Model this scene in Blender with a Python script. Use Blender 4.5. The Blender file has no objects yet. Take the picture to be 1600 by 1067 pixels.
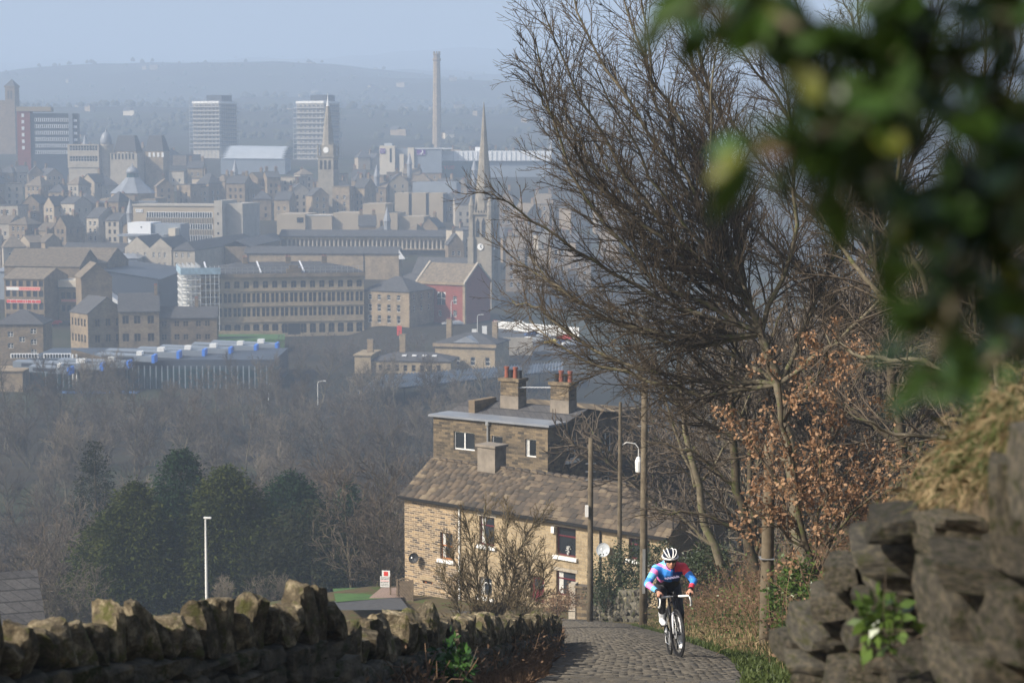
import bpy, math, random
import numpy as np
from mathutils import Vector, Matrix
R = math.radians
sc = bpy.context.scene
C = sc.collection
F = 3111.1                      # focal length in photograph pixels (70 mm lens, 1600 px wide)
PIT = math.atan(298.5 / F)

# ---------------------------------------------------------------- camera, sky, sun, exposure
cam = bpy.data.cameras.new('camera'); cam_o = bpy.data.objects.new('camera', cam); C.objects.link(cam_o)
cam.lens = 70.0; cam.sensor_width = 36.0; cam.clip_start = 0.1; cam.clip_end = 20000
cam_o.location = (0, 0, 0); cam_o.rotation_euler = (math.pi/2 - PIT, 0, 0)
cam.dof.use_dof = True; cam.dof.focus_distance = 38.0; cam.dof.aperture_fstop = 4.0; cam.dof.aperture_blades = 9
sc.camera = cam_o
SUN_EL, SUN_AZ = R(36), R(-116)      # azimuth measured from +Y towards +X: the sun stands to the left, a little behind the camera
w = bpy.data.worlds.new('World'); sc.world = w; w.use_nodes = True
nt = w.node_tree; nt.nodes.clear()
sky = nt.nodes.new('ShaderNodeTexSky'); sky.sky_type = 'NISHITA'; sky.sun_disc = False
sky.sun_elevation = SUN_EL; sky.sun_rotation = SUN_AZ; sky.air_density = 1.0; sky.dust_density = 4.0; sky.ozone_density = 1.0
bg = nt.nodes.new('ShaderNodeBackground'); bg.inputs[1].default_value = 0.095
out = nt.nodes.new('ShaderNodeOutputWorld')
nt.links.new(sky.outputs[0], bg.inputs[0]); nt.links.new(bg.outputs[0], out.inputs[0])
sl = bpy.data.lights.new('sun', 'SUN'); sl.energy = 5.0; sl.angle = R(0.6); sl.color = (1.0, 0.93, 0.82)
so = bpy.data.objects.new('sun', sl); C.objects.link(so)
sdir = Vector((math.sin(SUN_AZ)*math.cos(SUN_EL), math.cos(SUN_AZ)*math.cos(SUN_EL), math.sin(SUN_EL)))
so.rotation_euler = sdir.to_track_quat('Z', 'Y').to_euler(); so.location = (-60, -20, 60)
sc.view_settings.view_transform = 'Standard'; sc.view_settings.look = 'None'
sc.view_settings.exposure = 0.5; sc.view_settings.gamma = 1.0
sc.cycles.use_denoising = True
sc.cycles.volume_bounces = 1; sc.cycles.max_bounces = 6; sc.cycles.transparent_max_bounces = 12
sc.cycles.caustics_reflective = False; sc.cycles.caustics_refractive = False

# ---------------------------------------------------------------- helpers
def P(px, py, d):
    v = 533.5 - py; c, s = math.cos(PIT), math.sin(PIT)
    k = d / (F*c + v*s)
    return Vector(((px-800)*k, d, (v*c - F*s)*k))
def zat(py, d): return P(800, py, d).z
def xat(px, py, d): return P(px, py, d).x
def tag(o, label=None, cat=None, group=None, kind=None):
    if label: o['label'] = label
    if cat: o['category'] = cat
    if group: o['group'] = group
    if kind: o['kind'] = kind
    return o
def link(o, parent=None):
    C.objects.link(o)
    if parent is not None: o.parent = parent
    return o
def empty(name, loc=(0,0,0), rz=0, label=None, cat=None, group=None):
    o = bpy.data.objects.new(name, None); o.empty_display_size = 0.2
    o.location = loc; o.rotation_euler = (0, 0, rz); link(o)
    return tag(o, label, cat, group)
def inst(name, me, parent=None, loc=(0,0,0), rz=0, scale=1):
    o = bpy.data.objects.new(name, me); o.location = loc; o.rotation_euler = (0,0,rz)
    o.scale = (scale,)*3 if not hasattr(scale, '__len__') else scale
    return link(o, parent)
def mesh_np(name, V, Q, mats, smooth=False, idx=None):
    """V (n,3) array, Q (m,k) array of faces all of the same size"""
    me = bpy.data.meshes.new(name); V = np.asarray(V, dtype=np.float32); Q = np.asarray(Q, dtype=np.int32)
    k = Q.shape[1]
    me.vertices.add(len(V)); me.vertices.foreach_set('co', V.ravel())
    me.loops.add(Q.size); me.loops.foreach_set('vertex_index', Q.ravel())
    me.polygons.add(len(Q)); me.polygons.foreach_set('loop_start', np.arange(0, Q.size, k, dtype=np.int32))
    for m in (mats if isinstance(mats, (list, tuple)) else [mats]): me.materials.append(m)
    if idx is not None: me.polygons.foreach_set('material_index', np.asarray(idx, dtype=np.int32))
    if smooth: me.polygons.foreach_set('use_smooth', np.ones(len(Q), dtype=bool))
    me.update(calc_edges=True); me.validate()
    return me
class MB:
    def __init__(s): s.v = []; s.f = []; s.m = []
    def add(s, vs, fs, mi=0, M=None):
        n = len(s.v)
        for p in vs:
            p = Vector(p); s.v.append(tuple(M @ p) if M is not None else tuple(p))
        for f in fs: s.f.append(tuple(i+n for i in f)); s.m.append(mi)
        return s
    def box(s, x0, x1, y0, y1, z0, z1, mi=0, M=None):
        return s.add([(x0,y0,z0),(x1,y0,z0),(x1,y1,z0),(x0,y1,z0),(x0,y0,z1),(x1,y0,z1),(x1,y1,z1),(x0,y1,z1)],
                     [(0,3,2,1),(4,5,6,7),(0,1,5,4),(1,2,6,5),(2,3,7,6),(3,0,4,7)], mi, M)
    def quad(s, a, b, c, d, mi=0): return s.add([a,b,c,d], [(0,1,2,3)], mi)
    def poly(s, pts, mi=0): return s.add(pts, [tuple(range(len(pts)))], mi)
    def prism(s, pts, h0, h1, mi=0, M=None):
        """polygon pts in xy (counter-clockwise) extruded from z h0 to h1"""
        n = len(pts); vs = [(x,y,h0) for x,y in pts] + [(x,y,h1) for x,y in pts]
        fs = [tuple(reversed(range(n))), tuple(range(n, 2*n))] + [(i, (i+1)%n, (i+1)%n+n, i+n) for i in range(n)]
        return s.add(vs, fs, mi, M)
    def lathe(s, prof, n=16, mi=0, M=None, a0=0.0):
        """prof: list of (r, z)"""
        vs = []; fs = []
        for r, z in prof:
            for i in range(n):
                a = a0 + 2*math.pi*i/n; vs.append((r*math.cos(a), r*math.sin(a), z))
        for j in range(len(prof)-1):
            for i in range(n): fs.append((j*n+i, j*n+(i+1)%n, (j+1)*n+(i+1)%n, (j+1)*n+i))
        fs.append(tuple(reversed(range(n)))); fs.append(tuple((len(prof)-1)*n+i for i in range(n)))
        return s.add(vs, fs, mi, M)
    def tube(s, pts, rad, n=8, mi=0, cap=True):
        pts = [Vector(p) for p in pts]; m = len(pts)
        rad = rad if hasattr(rad, '__len__') else [rad]*m
        vs = []; fs = []; ref = None
        for i, p in enumerate(pts):
            t = (pts[min(i+1,m-1)] - pts[max(i-1,0)]).normalized()
            if ref is None:
                ref = Vector((0,0,1)) if abs(t.z) < .9 else Vector((1,0,0))
            u = t.cross(ref).normalized(); v = u.cross(t).normalized(); ref = v
            for k in range(n):
                a = 2*math.pi*k/n; vs.append(p + (u*math.cos(a) + v*math.sin(a))*rad[i])
        for j in range(m-1):
            for k in range(n): fs.append((j*n+k, (j+1)*n+k, (j+1)*n+(k+1)%n, j*n+(k+1)%n))
        if cap: fs += [tuple(range(n)), tuple((m-1)*n+k for k in reversed(range(n)))]
        return s.add(vs, fs, mi)
    def mesh(s, name, mats, smooth=False):
        me = bpy.data.meshes.new(name); me.from_pydata(s.v, [], s.f)
        for m in (mats if isinstance(mats, (list, tuple)) else [mats]): me.materials.append(m)
        if any(s.m): me.polygons.foreach_set('material_index', s.m)
        if smooth: me.polygons.foreach_set('use_smooth', [True]*len(s.f))
        me.update(); return me
    def build(s, name, mats, parent=None, loc=(0,0,0), rz=0, smooth=False):
        return inst(name, s.mesh(name, mats, smooth), parent, loc, rz)
def smooth_by_angle(me, ang=40):
    me.polygons.foreach_set('use_smooth', [True]*len(me.polygons))
    try: me.set_sharp_from_angle(angle=R(ang))
    except Exception: pass

# ---------------------------------------------------------------- materials
def _nodes(name):
    m = bpy.data.materials.new(name); m.use_nodes = True
    return m, m.node_tree, m.node_tree.nodes['Principled BSDF']
def _ramp(t, stops):
    r = t.nodes.new('ShaderNodeValToRGB'); e = r.color_ramp.elements
    while len(e) < len(stops): e.new(0.5)
    for i, (p, c) in enumerate(stops): e[i].position = p; e[i].color = (*c, 1)
    return r
def _coord(t, kind='Object', scale=(1,1,1)):
    tc = t.nodes.new('ShaderNodeTexCoord'); mp = t.nodes.new('ShaderNodeMapping'); mp.inputs['Scale'].default_value = scale
    t.links.new(tc.outputs[kind], mp.inputs[0]); return mp.outputs[0]
def _noise(t, vec, scale, detail=5, rough=0.6):
    n = t.nodes.new('ShaderNodeTexNoise'); n.inputs['Scale'].default_value = scale
    n.inputs['Detail'].default_value = detail; n.inputs['Roughness'].default_value = rough
    t.links.new(vec, n.inputs['Vector']); return n.outputs[0]
def _bump(t, b, h, strength, dist):
    n = t.nodes.new('ShaderNodeBump'); n.inputs['Strength'].default_value = strength; n.inputs['Distance'].default_value = dist
    t.links.new(h, n.inputs['Height']); t.links.new(n.outputs[0], b.inputs['Normal'])
def _mix(t, a, b, fac, mode='MIX'):
    n = t.nodes.new('ShaderNodeMix'); n.data_type = 'RGBA'; n.blend_type = mode
    for s, k in ((a, 6), (b, 7), (fac, 0)):
        if isinstance(s, (int, float)): n.inputs[k].default_value = s
        elif isinstance(s, tuple): n.inputs[k].default_value = (*s, 1)
        else: t.links.new(s, n.inputs[k])
    return n.outputs[2]
def _rand(t, lo, hi):
    o = t.nodes.new('ShaderNodeObjectInfo'); m = t.nodes.new('ShaderNodeMapRange')
    m.inputs[3].default_value = lo; m.inputs[4].default_value = hi
    t.links.new(o.outputs['Random'], m.inputs[0]); return m.outputs[0]
def _hsv(t, col, val):
    h = t.nodes.new('ShaderNodeHueSaturation'); t.links.new(col, h.inputs['Color'])
    if isinstance(val, (int, float)): h.inputs['Value'].default_value = val
    else: t.links.new(val, h.inputs['Value'])
    return h.outputs[0]
def plain(name, col, rough=0.7, metal=0.0, var=0.25, scale=3.0, bump=0.0, bdist=0.02, rnd=0.0, spec=0.4, coord='Object'):
    """painted / plain surface: base colour with uneven tone and a little relief"""
    m, t, b = _nodes(name)
    v = _coord(t, coord); n = _noise(t, v, scale)
    lo = tuple(c*(1-var) for c in col); hi = tuple(min(1, c*(1+var)) for c in col)
    r = _ramp(t, [(0.3, lo), (0.7, hi)]); t.links.new(n, r.inputs[0]); c = r.outputs[0]
    if rnd: c = _hsv(t, c, _rand(t, 1-rnd, 1+rnd))
    t.links.new(c, b.inputs['Base Color'])
    b.inputs['Roughness'].default_value = rough; b.inputs['Metallic'].default_value = metal
    b.inputs['Specular IOR Level'].default_value = spec
    if bump: _bump(t, b, _noise(t, v, scale*4), bump, bdist)
    return m
def masonry(name, c1, c2, mortar, bw=0.45, bh=0.2, msize=0.012, stain=0.5, soot=(0.05,0.045,0.04), bump=0.6, rnd=0.0):
    """coursed stone: every block its own tone, recessed joints, sooty staining"""
    m, t, b = _nodes(name)
    tc = t.nodes.new('ShaderNodeTexCoord'); sx = t.nodes.new('ShaderNodeSeparateXYZ'); t.links.new(tc.outputs['Object'], sx.inputs[0])
    ad = t.nodes.new('ShaderNodeMath'); ad.operation = 'ADD'; t.links.new(sx.outputs[0], ad.inputs[0]); t.links.new(sx.outputs[1], ad.inputs[1])
    cx = t.nodes.new('ShaderNodeCombineXYZ'); t.links.new(ad.outputs[0], cx.inputs[0]); t.links.new(sx.outputs[2], cx.inputs[1])
    br = t.nodes.new('ShaderNodeTexBrick'); t.links.new(cx.outputs[0], br.inputs['Vector'])
    br.inputs['Color1'].default_value = (*c1,1); br.inputs['Color2'].default_value = (*c2,1); br.inputs['Mortar'].default_value = (*mortar,1)
    br.inputs['Scale'].default_value = 1.0; br.inputs['Mortar Size'].default_value = msize; br.inputs['Brick Width'].default_value = bw
    br.inputs['Row Height'].default_value = bh; br.inputs['Bias'].default_value = 0.0; br.inputs['Mortar Smooth'].default_value = 0.3
    n = _noise(t, tc.outputs['Object'], 0.35, 6, 0.65)
    r = _ramp(t, [(0.42, (0,0,0)), (0.72, (stain,)*3)]); t.links.new(n, r.inputs[0])
    c = _mix(t, br.outputs['Color'], soot, r.outputs[0])
    n2 = _noise(t, tc.outputs['Object'], 9.0, 4); r2 = _ramp(t, [(0.3, (0.75,)*3), (0.7, (1.2,)*3)]); t.links.new(n2, r2.inputs[0])
    c = _mix(t, c, r2.outputs[0], 1.0, 'MULTIPLY')
    if rnd: c = _hsv(t, c, _rand(t, 1-rnd, 1+rnd))
    t.links.new(c, b.inputs['Base Color']); b.inputs['Roughness'].default_value = 0.9; b.inputs['Specular IOR Level'].default_value = 0.2
    if bump:
        inv = t.nodes.new('ShaderNodeMath'); inv.operation = 'SUBTRACT'; inv.inputs[0].default_value = 1.0; t.links.new(br.outputs['Fac'], inv.inputs[1])
        ad2 = t.nodes.new('ShaderNodeMath'); ad2.operation = 'MULTIPLY_ADD'; t.links.new(n2, ad2.inputs[0]); ad2.inputs[1].default_value = 0.5; t.links.new(inv.outputs[0], ad2.inputs[2])
        _bump(t, b, ad2.outputs[0], bump, 0.02)
    return m
def rock(name, c1, c2, c3, scale=4.0, bump=0.8, bdist=0.03, moss=None, rnd=0.2):
    m, t, b = _nodes(name); v = _coord(t)
    o = t.nodes.new('ShaderNodeObjectInfo'); va = t.nodes.new('ShaderNodeVectorMath'); va.operation = 'MULTIPLY_ADD'
    t.links.new(o.outputs['Random'], va.inputs[0]); va.inputs[1].default_value = (37, 53, 71); t.links.new(v, va.inputs[2]); v = va.outputs[0]
    n = _noise(t, v, scale, 8, 0.65); r = _ramp(t, [(0.3, c1), (0.5, c2), (0.68, c3)]); t.links.new(n, r.inputs[0]); c = r.outputs[0]
    if moss:
        n3 = _noise(t, v, scale*0.7, 6, 0.7); r3 = _ramp(t, [(0.52, (0,0,0)), (0.62, (1,1,1))]); t.links.new(n3, r3.inputs[0])
        c = _mix(t, c, moss, r3.outputs[0])
    if rnd: c = _hsv(t, c, _rand(t, 1-rnd, 1+rnd))
    t.links.new(c, b.inputs['Base Color']); b.inputs['Roughness'].default_value = 0.92; b.inputs['Specular IOR Level'].default_value = 0.2
    _bump(t, b, _noise(t, v, scale*5, 8, 0.7), bump, bdist)
    return m
def leafy(name, c1, c2, rough=0.5, scale=1.5, trans=0.25, rnd=0.0, spec=0.4):
    m, t, b = _nodes(name); v = _coord(t); n = _noise(t, v, scale, 4)
    r = _ramp(t, [(0.3, c1), (0.7, c2)]); t.links.new(n, r.inputs[0]); c = r.outputs[0]
    if rnd: c = _hsv(t, c, _rand(t, 1-rnd, 1+rnd))
    t.links.new(c, b.inputs['Base Color']); b.inputs['Roughness'].default_value = rough; b.inputs['Specular IOR Level'].default_value = spec
    if trans:
        tr = t.nodes.new('ShaderNodeBsdfTranslucent'); t.links.new(c, tr.inputs[0]); mx = t.nodes.new('ShaderNodeMixShader'); mx.inputs[0].default_value = trans
        t.links.new(b.outputs[0], mx.inputs[1]); t.links.new(tr.outputs[0], mx.inputs[2]); t.links.new(mx.outputs[0], t.nodes['Material Output'].inputs[0])
    return m
M = {}
M['stone'] = masonry('sandstone', (0.37,0.285,0.18), (0.27,0.205,0.135), (0.22,0.18,0.13), 0.6, 0.3, stain=0.55, rnd=0.12, bump=0.3)
M['stone2'] = masonry('sooty_sandstone', (0.27,0.20,0.125), (0.19,0.145,0.095), (0.13,0.11,0.09), 0.6, 0.3, stain=0.6, rnd=0.15, bump=0.3)
M['mill'] = masonry('mill_sandstone', (0.47,0.37,0.235), (0.36,0.28,0.17), (0.28,0.23,0.16), 0.6, 0.3, stain=0.4, bump=0.3)
M['pale'] = masonry('pale_stone', (0.46,0.41,0.33), (0.40,0.35,0.28), (0.34,0.30,0.25), 0.7, 0.35, stain=0.3, rnd=0.08, bump=0.3)
M['spire'] = masonry('grey_spire_stone', (0.33,0.29,0.23), (0.27,0.24,0.19), (0.22,0.20,0.16), 0.7, 0.35, stain=0.5, bump=0.3)
M['house'] = masonry('yellow_sandstone', (0.43,0.335,0.205), (0.30,0.23,0.14), (0.40,0.34,0.25), 0.46, 0.19, 0.014, stain=0.45)
M['house_narrow'] = masonry('narrow_course_stone', (0.42,0.30,0.17), (0.06,0.05,0.045), (0.50,0.42,0.32), 0.42, 0.125, 0.016, stain=0.2)
M['house_sooty'] = masonry('sooty_house_stone', (0.27,0.205,0.125), (0.065,0.054,0.042), (0.17,0.14,0.105), 0.48, 0.17, 0.014, stain=0.65)
M['redbrick'] = masonry('red_brick', (0.30,0.065,0.045), (0.23,0.05,0.04), (0.26,0.14,0.11), 0.24, 0.09, 0.01, stain=0.3, bump=0.2)
M['concrete'] = plain('pale_concrete', (0.36,0.33,0.28), 0.85, var=0.15, scale=0.3)
M['beige'] = plain('beige_cladding', (0.34,0.28,0.20), 0.8, var=0.1, scale=0.15)
M['cream'] = plain('cream_render', (0.62,0.54,0.42), 0.8, var=0.08, scale=0.2)
M['white'] = plain('white_paint', (0.78,0.78,0.76), 0.5, var=0.06, scale=1.0)
M['whiteclad'] = plain('white_cladding', (0.78,0.79,0.80), 0.45, var=0.05, scale=0.2)
M['greyclad'] = plain('grey_cladding', (0.22,0.25,0.29), 0.5, var=0.1, scale=0.2)
M['blueclad'] = plain('bright_blue_panel', (0.06,0.22,0.75), 0.45, var=0.08, scale=0.5)
M['navy'] = plain('dark_navy_sheet', (0.045,0.055,0.075), 0.5, var=0.15, scale=0.2)
M['slate'] = masonry('slate_roof', (0.10,0.098,0.10), (0.07,0.07,0.075), (0.04,0.04,0.042), 0.5, 0.3, 0.02, stain=0.3, bump=0.3, rnd=0.15)
M['stoneslate'] = plain('stone_slate', (0.15,0.12,0.085), 0.9, var=0.4, scale=1.2, bump=0.3, rnd=0.2)
M['lead'] = plain('lead_sheet', (0.22,0.235,0.26), 0.45, var=0.2, scale=0.4)
M['silver'] = plain('silver_roof_sheet', (0.42,0.45,0.48), 0.4, var=0.1, scale=0.2)
M['glass'] = plain('dark_window_glass', (0.02,0.024,0.03), 0.12, var=0.4, scale=0.6, spec=0.6, rnd=0.4)
M['greenglass'] = plain('green_tinted_glass', (0.03,0.07,0.08), 0.12, var=0.4, scale=0.2, spec=0.6)
M['maroon'] = plain('maroon_frame_paint', (0.11,0.018,0.025), 0.4, var=0.1)
M['black'] = plain('black_metal', (0.012,0.012,0.013), 0.45, var=0.2)
M['steel'] = plain('galvanised_steel', (0.45,0.46,0.47), 0.4, metal=0.6, var=0.12)
M['terracotta'] = plain('terracotta', (0.24,0.075,0.045), 0.8, var=0.25, scale=5)
M['cement'] = plain('cement_render', (0.22,0.19,0.155), 0.9, var=0.3, scale=1.5, bump=0.3)
M['redpaint'] = plain('red_print', (0.62,0.05,0.04), 0.6, var=0.08)
M['pinkprint'] = plain('salmon_print', (0.75,0.33,0.27), 0.6, var=0.08)
M['purple'] = plain('purple_sign', (0.12,0.02,0.22), 0.5, var=0.05)
M['timber'] = plain('weathered_timber', (0.16,0.12,0.08), 0.85, var=0.35, scale=6, bump=0.4)
M['orangewood'] = plain('orange_varnished_wood', (0.35,0.12,0.03), 0.5, var=0.25, scale=5)
M['curtain'] = plain('net_curtain', (0.5,0.5,0.48), 0.9, var=0.2, scale=6)

# ---------------------------------------------------------------- terrain
YT = [-40, 0, 100, 112, 122, 140, 170, 250, 350, 600, 650, 700, 800, 900, 1000, 1100, 1200, 1400, 2000, 3000, 4500, 6500, 8000]
ZT = [8.44, -.787, -23.86, -26.2, -27, -31, -39, -50, -55, -56, -54.5, -47, -38, -28, -20, -14, -7, 2, 36, 92, 168, 268, 318]
XR_Y = [-40, 0, 5, 12, 20, 28, 50, 77, 90, 100, 112]
XR_X = [-9, -1.9, -1.0, 0.45, 1.35, 1.86, 2.65, 3.2, 2.6, 1.0, -3]
def xr(y): return np.interp(y, XR_Y, XR_X)
def sst(a, b, v): v = np.clip((v-a)/(b-a), 0, 1); return v*v*(3-2*v)
rs = np.random.RandomState(4)
_ph = rs.uniform(0, 6.28, (24, 2)); _dr = rs.uniform(0, 6.28, 24)
def wob(x, y, wl, k0=0):
    s = 0
    for k in range(4):
        a = _dr[(k+k0) % 24]; f = (1+0.6*k)*6.283/wl
        s = s + np.sin((x*np.cos(a)+y*np.sin(a))*f + _ph[(k+k0) % 24, 0])/(1+.6*k)
    return s*0.5
def T(x, y):
    x = np.asarray(x, float); y = np.asarray(y, float)
    z = np.interp(y, YT, ZT); e = x - xr(y)
    near = 1 - sst(95, 122, y)
    l = np.clip(-e-1.75, 0, 60)
    z = z - near*(1.0*sst(0, 1.2, l) + 0.16*np.clip(l-.6, 0, 40))
    far_l = sst(95, 122, y)*(1-sst(220, 330, y))
    z = z - far_l*np.clip(-x-9, 0, 60)*0.16
    r = np.clip(e-1.75, 0, 60)
    nr = 1 - sst(60, 95, y)*.85
    hs = np.clip(x-10, 0, 50)*.25*sst(60, 95, y)*(1-sst(200, 350, y))
    z = z + hs + nr*(1-sst(150, 260, y))*(0.5*np.clip(r, 0, 2.2) + 0.30*np.clip(r-2.2, 0, 45))*np.where(y < 12, 0.8, 1.0)
    z = z + sst(1.7, 3, np.abs(e))*(1-sst(60, 100, y))*0.10*wob(x, y, 3.1)
    z = z + sst(1450, 2200, y)*(14*wob(x, y, 1100, 5) + 6*wob(x, y, 380, 9)) + sst(4000, 6000, y)*30*wob(x, y, 3000, 7)
    z = z + 52*np.exp(-((x+560)/340)**2 - ((y-3300)/420)**2) + 40*np.exp(-((x-100)/1000)**2 - ((y-6000)/700)**2)
    z = z - 30*np.exp(-((x+900)/420)**2 - ((y-3600)/900)**2)
    z = z + 3.0*(sst(-50, -40, x) + 1 - sst(-118, -106, x))*sst(556, 598, y)*(1-sst(655, 700, y))
    return z
def Tz(x, y): return float(T(x, y))
def terrain():
    ys = np.concatenate([np.arange(-38, 130, 1.2), np.geomspace(131, 8000, 130)])
    s = np.linspace(-1, 1, 161); s = np.sign(s)*np.abs(s)**1.7
    X = s[None, :]*(40 + 0.62*np.clip(ys, 0, None))[:, None] + np.where(ys < 130, xr(ys), 0)[:, None]*(1-np.abs(s))[None, :]
    Y = np.repeat(ys[:, None], len(s), 1); Z = T(X, Y)
    e = np.abs(X - xr(Y)); Z = np.where((e < 1.6) & (Y < 108), Z - 0.10, Z)   # bed for the road
    V = np.stack([X, Y, Z], -1).reshape(-1, 3); nx = len(s)
    i = np.arange(len(ys)-1)[:, None]*nx + np.arange(nx-1)[None, :]
    Q = np.stack([i, i+1, i+nx+1, i+nx], -1).reshape(-1, 4)
    m, t, b = _nodes('ground_cover'); v = _coord(t)
    n1 = _noise(t, v, 0.9, 8, 0.7); r1 = _ramp(t, [(0.3, (0.05,0.04,0.025)), (0.5, (0.10,0.075,0.04)), (0.62, (0.055,0.085,0.02)), (0.8, (0.14,0.11,0.06))]); t.links.new(n1, r1.inputs[0])
    n2 = _noise(t, v, 0.012, 6, 0.6); r2 = _ramp(t, [(0.35, (0.02,0.02,0.013)), (0.5, (0.04,0.033,0.022)), (0.6, (0.035,0.04,0.018)), (0.7, (0.07,0.06,0.045))]); t.links.new(n2, r2.inputs[0])
    sx = t.nodes.new('ShaderNodeSeparateXYZ'); t.links.new(v, sx.inputs[0]); mr = t.nodes.new('ShaderNodeMapRange'); mr.inputs[1].default_value = 125; mr.inputs[2].default_value = 170
    t.links.new(sx.outputs[1], mr.inputs[0]); c = _mix(t, r1.outputs[0], r2.outputs[0], mr.outputs[0])
    t.links.new(c, b.inputs['Base Color']); b.inputs['Roughness'].default_value = 0.95; b.inputs['Specular IOR Level'].default_value = 0.1
    _bump(t, b, _noise(t, v, 6, 6, 0.7), 0.8, 0.05)
    tag(inst('ground', mesh_np('ground', V, Q, m, True)), kind='structure')
terrain()
# ---------------------------------------------------------------- buildings
def facade(mb, Mx, W, H, ops, depth, mi=0, top=None):
    """wall plane u in 0..W, v in 0..H (plane n=0, n grows inwards) with recessed openings; Mx maps (u, n, v) to local"""
    us = sorted({0, W, *[a for o in ops for a in (o[0], o[1])]}); vs = sorted({0, H, *[a for o in ops for a in (o[2], o[3])]})
    for i in range(len(us)-1):
        for j in range(len(vs)-1):
            cu, cv = (us[i]+us[i+1])/2, (vs[j]+vs[j+1])/2
            if any(o[0] < cu < o[1] and o[2] < cv < o[3] for o in ops): continue
            mb.add([(us[i],0,vs[j]),(us[i+1],0,vs[j]),(us[i+1],0,vs[j+1]),(us[i],0,vs[j+1])], [(0,1,2,3)], mi, Mx)
    for a, b, c, d in [o[:4] for o in ops]:
        q = [(a,0,c),(b,0,c),(b,0,d),(a,0,d),(a,depth,c),(b,depth,c),(b,depth,d),(a,depth,d)]
        mb.add(q, [(0,4,5,1),(1,5,6,2),(2,6,7,3),(3,7,4,0)], mi, Mx)
_wm = {}
def win_mesh(w, h, style, frame, glass):
    key = (round(w,2), round(h,2), style, frame, glass)
    if key in _wm: return _wm[key]
    b = MB(); t = min(0.09, w*0.12)
    b.box(0, w, 0.06, 0.08, 0, h, 1)
    if style == 'arch':                                    # stone spandrels turn the square opening into a round-headed one
        n = 6; r = w/2
        for sgn in (0, 1):
            pts = [(r - r*math.cos(math.pi/2*k/n), h-r+r*math.sin(math.pi/2*k/n)) for k in range(n+1)] + [(0, h)]
            if sgn: pts = [(w-x, z) for x, z in reversed(pts)]
            b.add([(x, 0.005, z) for x, z in pts], [tuple(range(len(pts)))], 0)
        b.box(w/2-t/2, w/2+t/2, 0.02, 0.059, 0, h-.02, 0); b.box(0, w, 0.02, 0.055, h*.5-t/2, h*.5+t/2, 0)
    else:
        b.box(0, t, 0, 0.059, 0, h); b.box(w-t, w, 0, 0.059, 0, h); b.box(t, w-t, 0, 0.058, 0, t); b.box(t, w-t, 0, 0.058, h-t, h)
        if style in ('sash', 'cross'): b.box(t, w-t, 0.01, 0.057, h*.5-t/2, h*.5+t/2)
        if style in ('pair', 'cross', 'mull'): b.box(w/2-t*.7, w/2+t*.7, -.01, 0.0575, t, h-t)
        if style == 'bars':
            for k in range(1, 5): b.box(t, w-t, 0.01, 0.057, h*k/5-.03, h*k/5+.03)
    _wm[key] = b.mesh('window', [M[frame], M[glass]]); return _wm[key]
def put_windows(root, Mx, ops, depth, style, frame='white', glass='glass', name='window'):
    ang = math.atan2((Mx @ Vector((1,0,0)) - Mx @ Vector((0,0,0))).y, (Mx @ Vector((1,0,0)) - Mx @ Vector((0,0,0))).x)
    for o in ops:
        st = o[4] if len(o) > 4 else style
        if st is None: continue
        inst(name, win_mesh(o[1]-o[0], o[3]-o[2], st, frame, glass), root, Mx @ Vector((o[0], depth-0.085, o[2])), ang)
def grid(u0, u1, n, w, rows, h, style=None):
    g = (u1-u0)/n; L = []
    for z in rows:
        for i in range(n):
            c = u0 + g*(i+.5); L.append((c-w/2, c+w/2, z, z+h) + ((style,) if style else ()))
    return L
FR = lambda W, D: Matrix.Identity(4)
def side_mats(W, D):
    front = Matrix.Identity(4)
    right = Matrix.Translation((W, 0, 0)) @ Matrix.Rotation(math.pi/2, 4, 'Z')
    left = Matrix.Translation((0, D, 0)) @ Matrix.Rotation(-math.pi/2, 4, 'Z')
    back = Matrix.Translation((W, D, 0)) @ Matrix.Rotation(math.pi, 4, 'Z')
    return front, right, left, back
def roof_mesh(W, D, kind, rise, ov=0.35, th=0.18, ridge='x'):
    b = MB()
    if kind == 'flat':
        b.box(-.15, W+.15, -.15, D+.15, 0.003, 0.35); b.box(.3, W-.3, .3, D-.3, .353, .40); return b
    if ridge == 'y':
        W, D = D, W
    s = rise/(D/2); x0, x1, y0, y1 = -ov*.6, W+ov*.6, -ov, D+ov; ze = -s*ov; hip = min(D/2, W*.45) if kind == 'hip' else 0
    if kind == 'hip': x0, x1 = -ov, W+ov
    vs = []
    for dz in (0.02, th+.02):
        vs += [(x0,y0,ze+dz),(x1,y0,ze+dz),(x1,y1,ze+dz),(x0,y1,ze+dz),(x0+(hip+ov if hip else 0),D/2,rise+dz),(x1-(hip+ov if hip else 0),D/2,rise+dz)]
    fs = [(6,7,11,10),(8,9,10,11),(0,4,5,1),(2,5,4,3),(0,1,7,6),(2,3,9,8)]
    fs += [(7,8,11),(9,6,10),(1,5,2),(3,4,0),(1,2,8,7),(3,0,6,9)] if hip else [(1,5,11,7),(5,2,8,11),(3,4,10,9),(4,0,6,10)]
    Mx = None
    if ridge == 'y': Mx = Matrix.Translation((D, 0, 0)) @ Matrix.Rotation(math.pi/2, 4, 'Z')
    b.add(vs, fs, 0, Mx); return b
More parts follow.
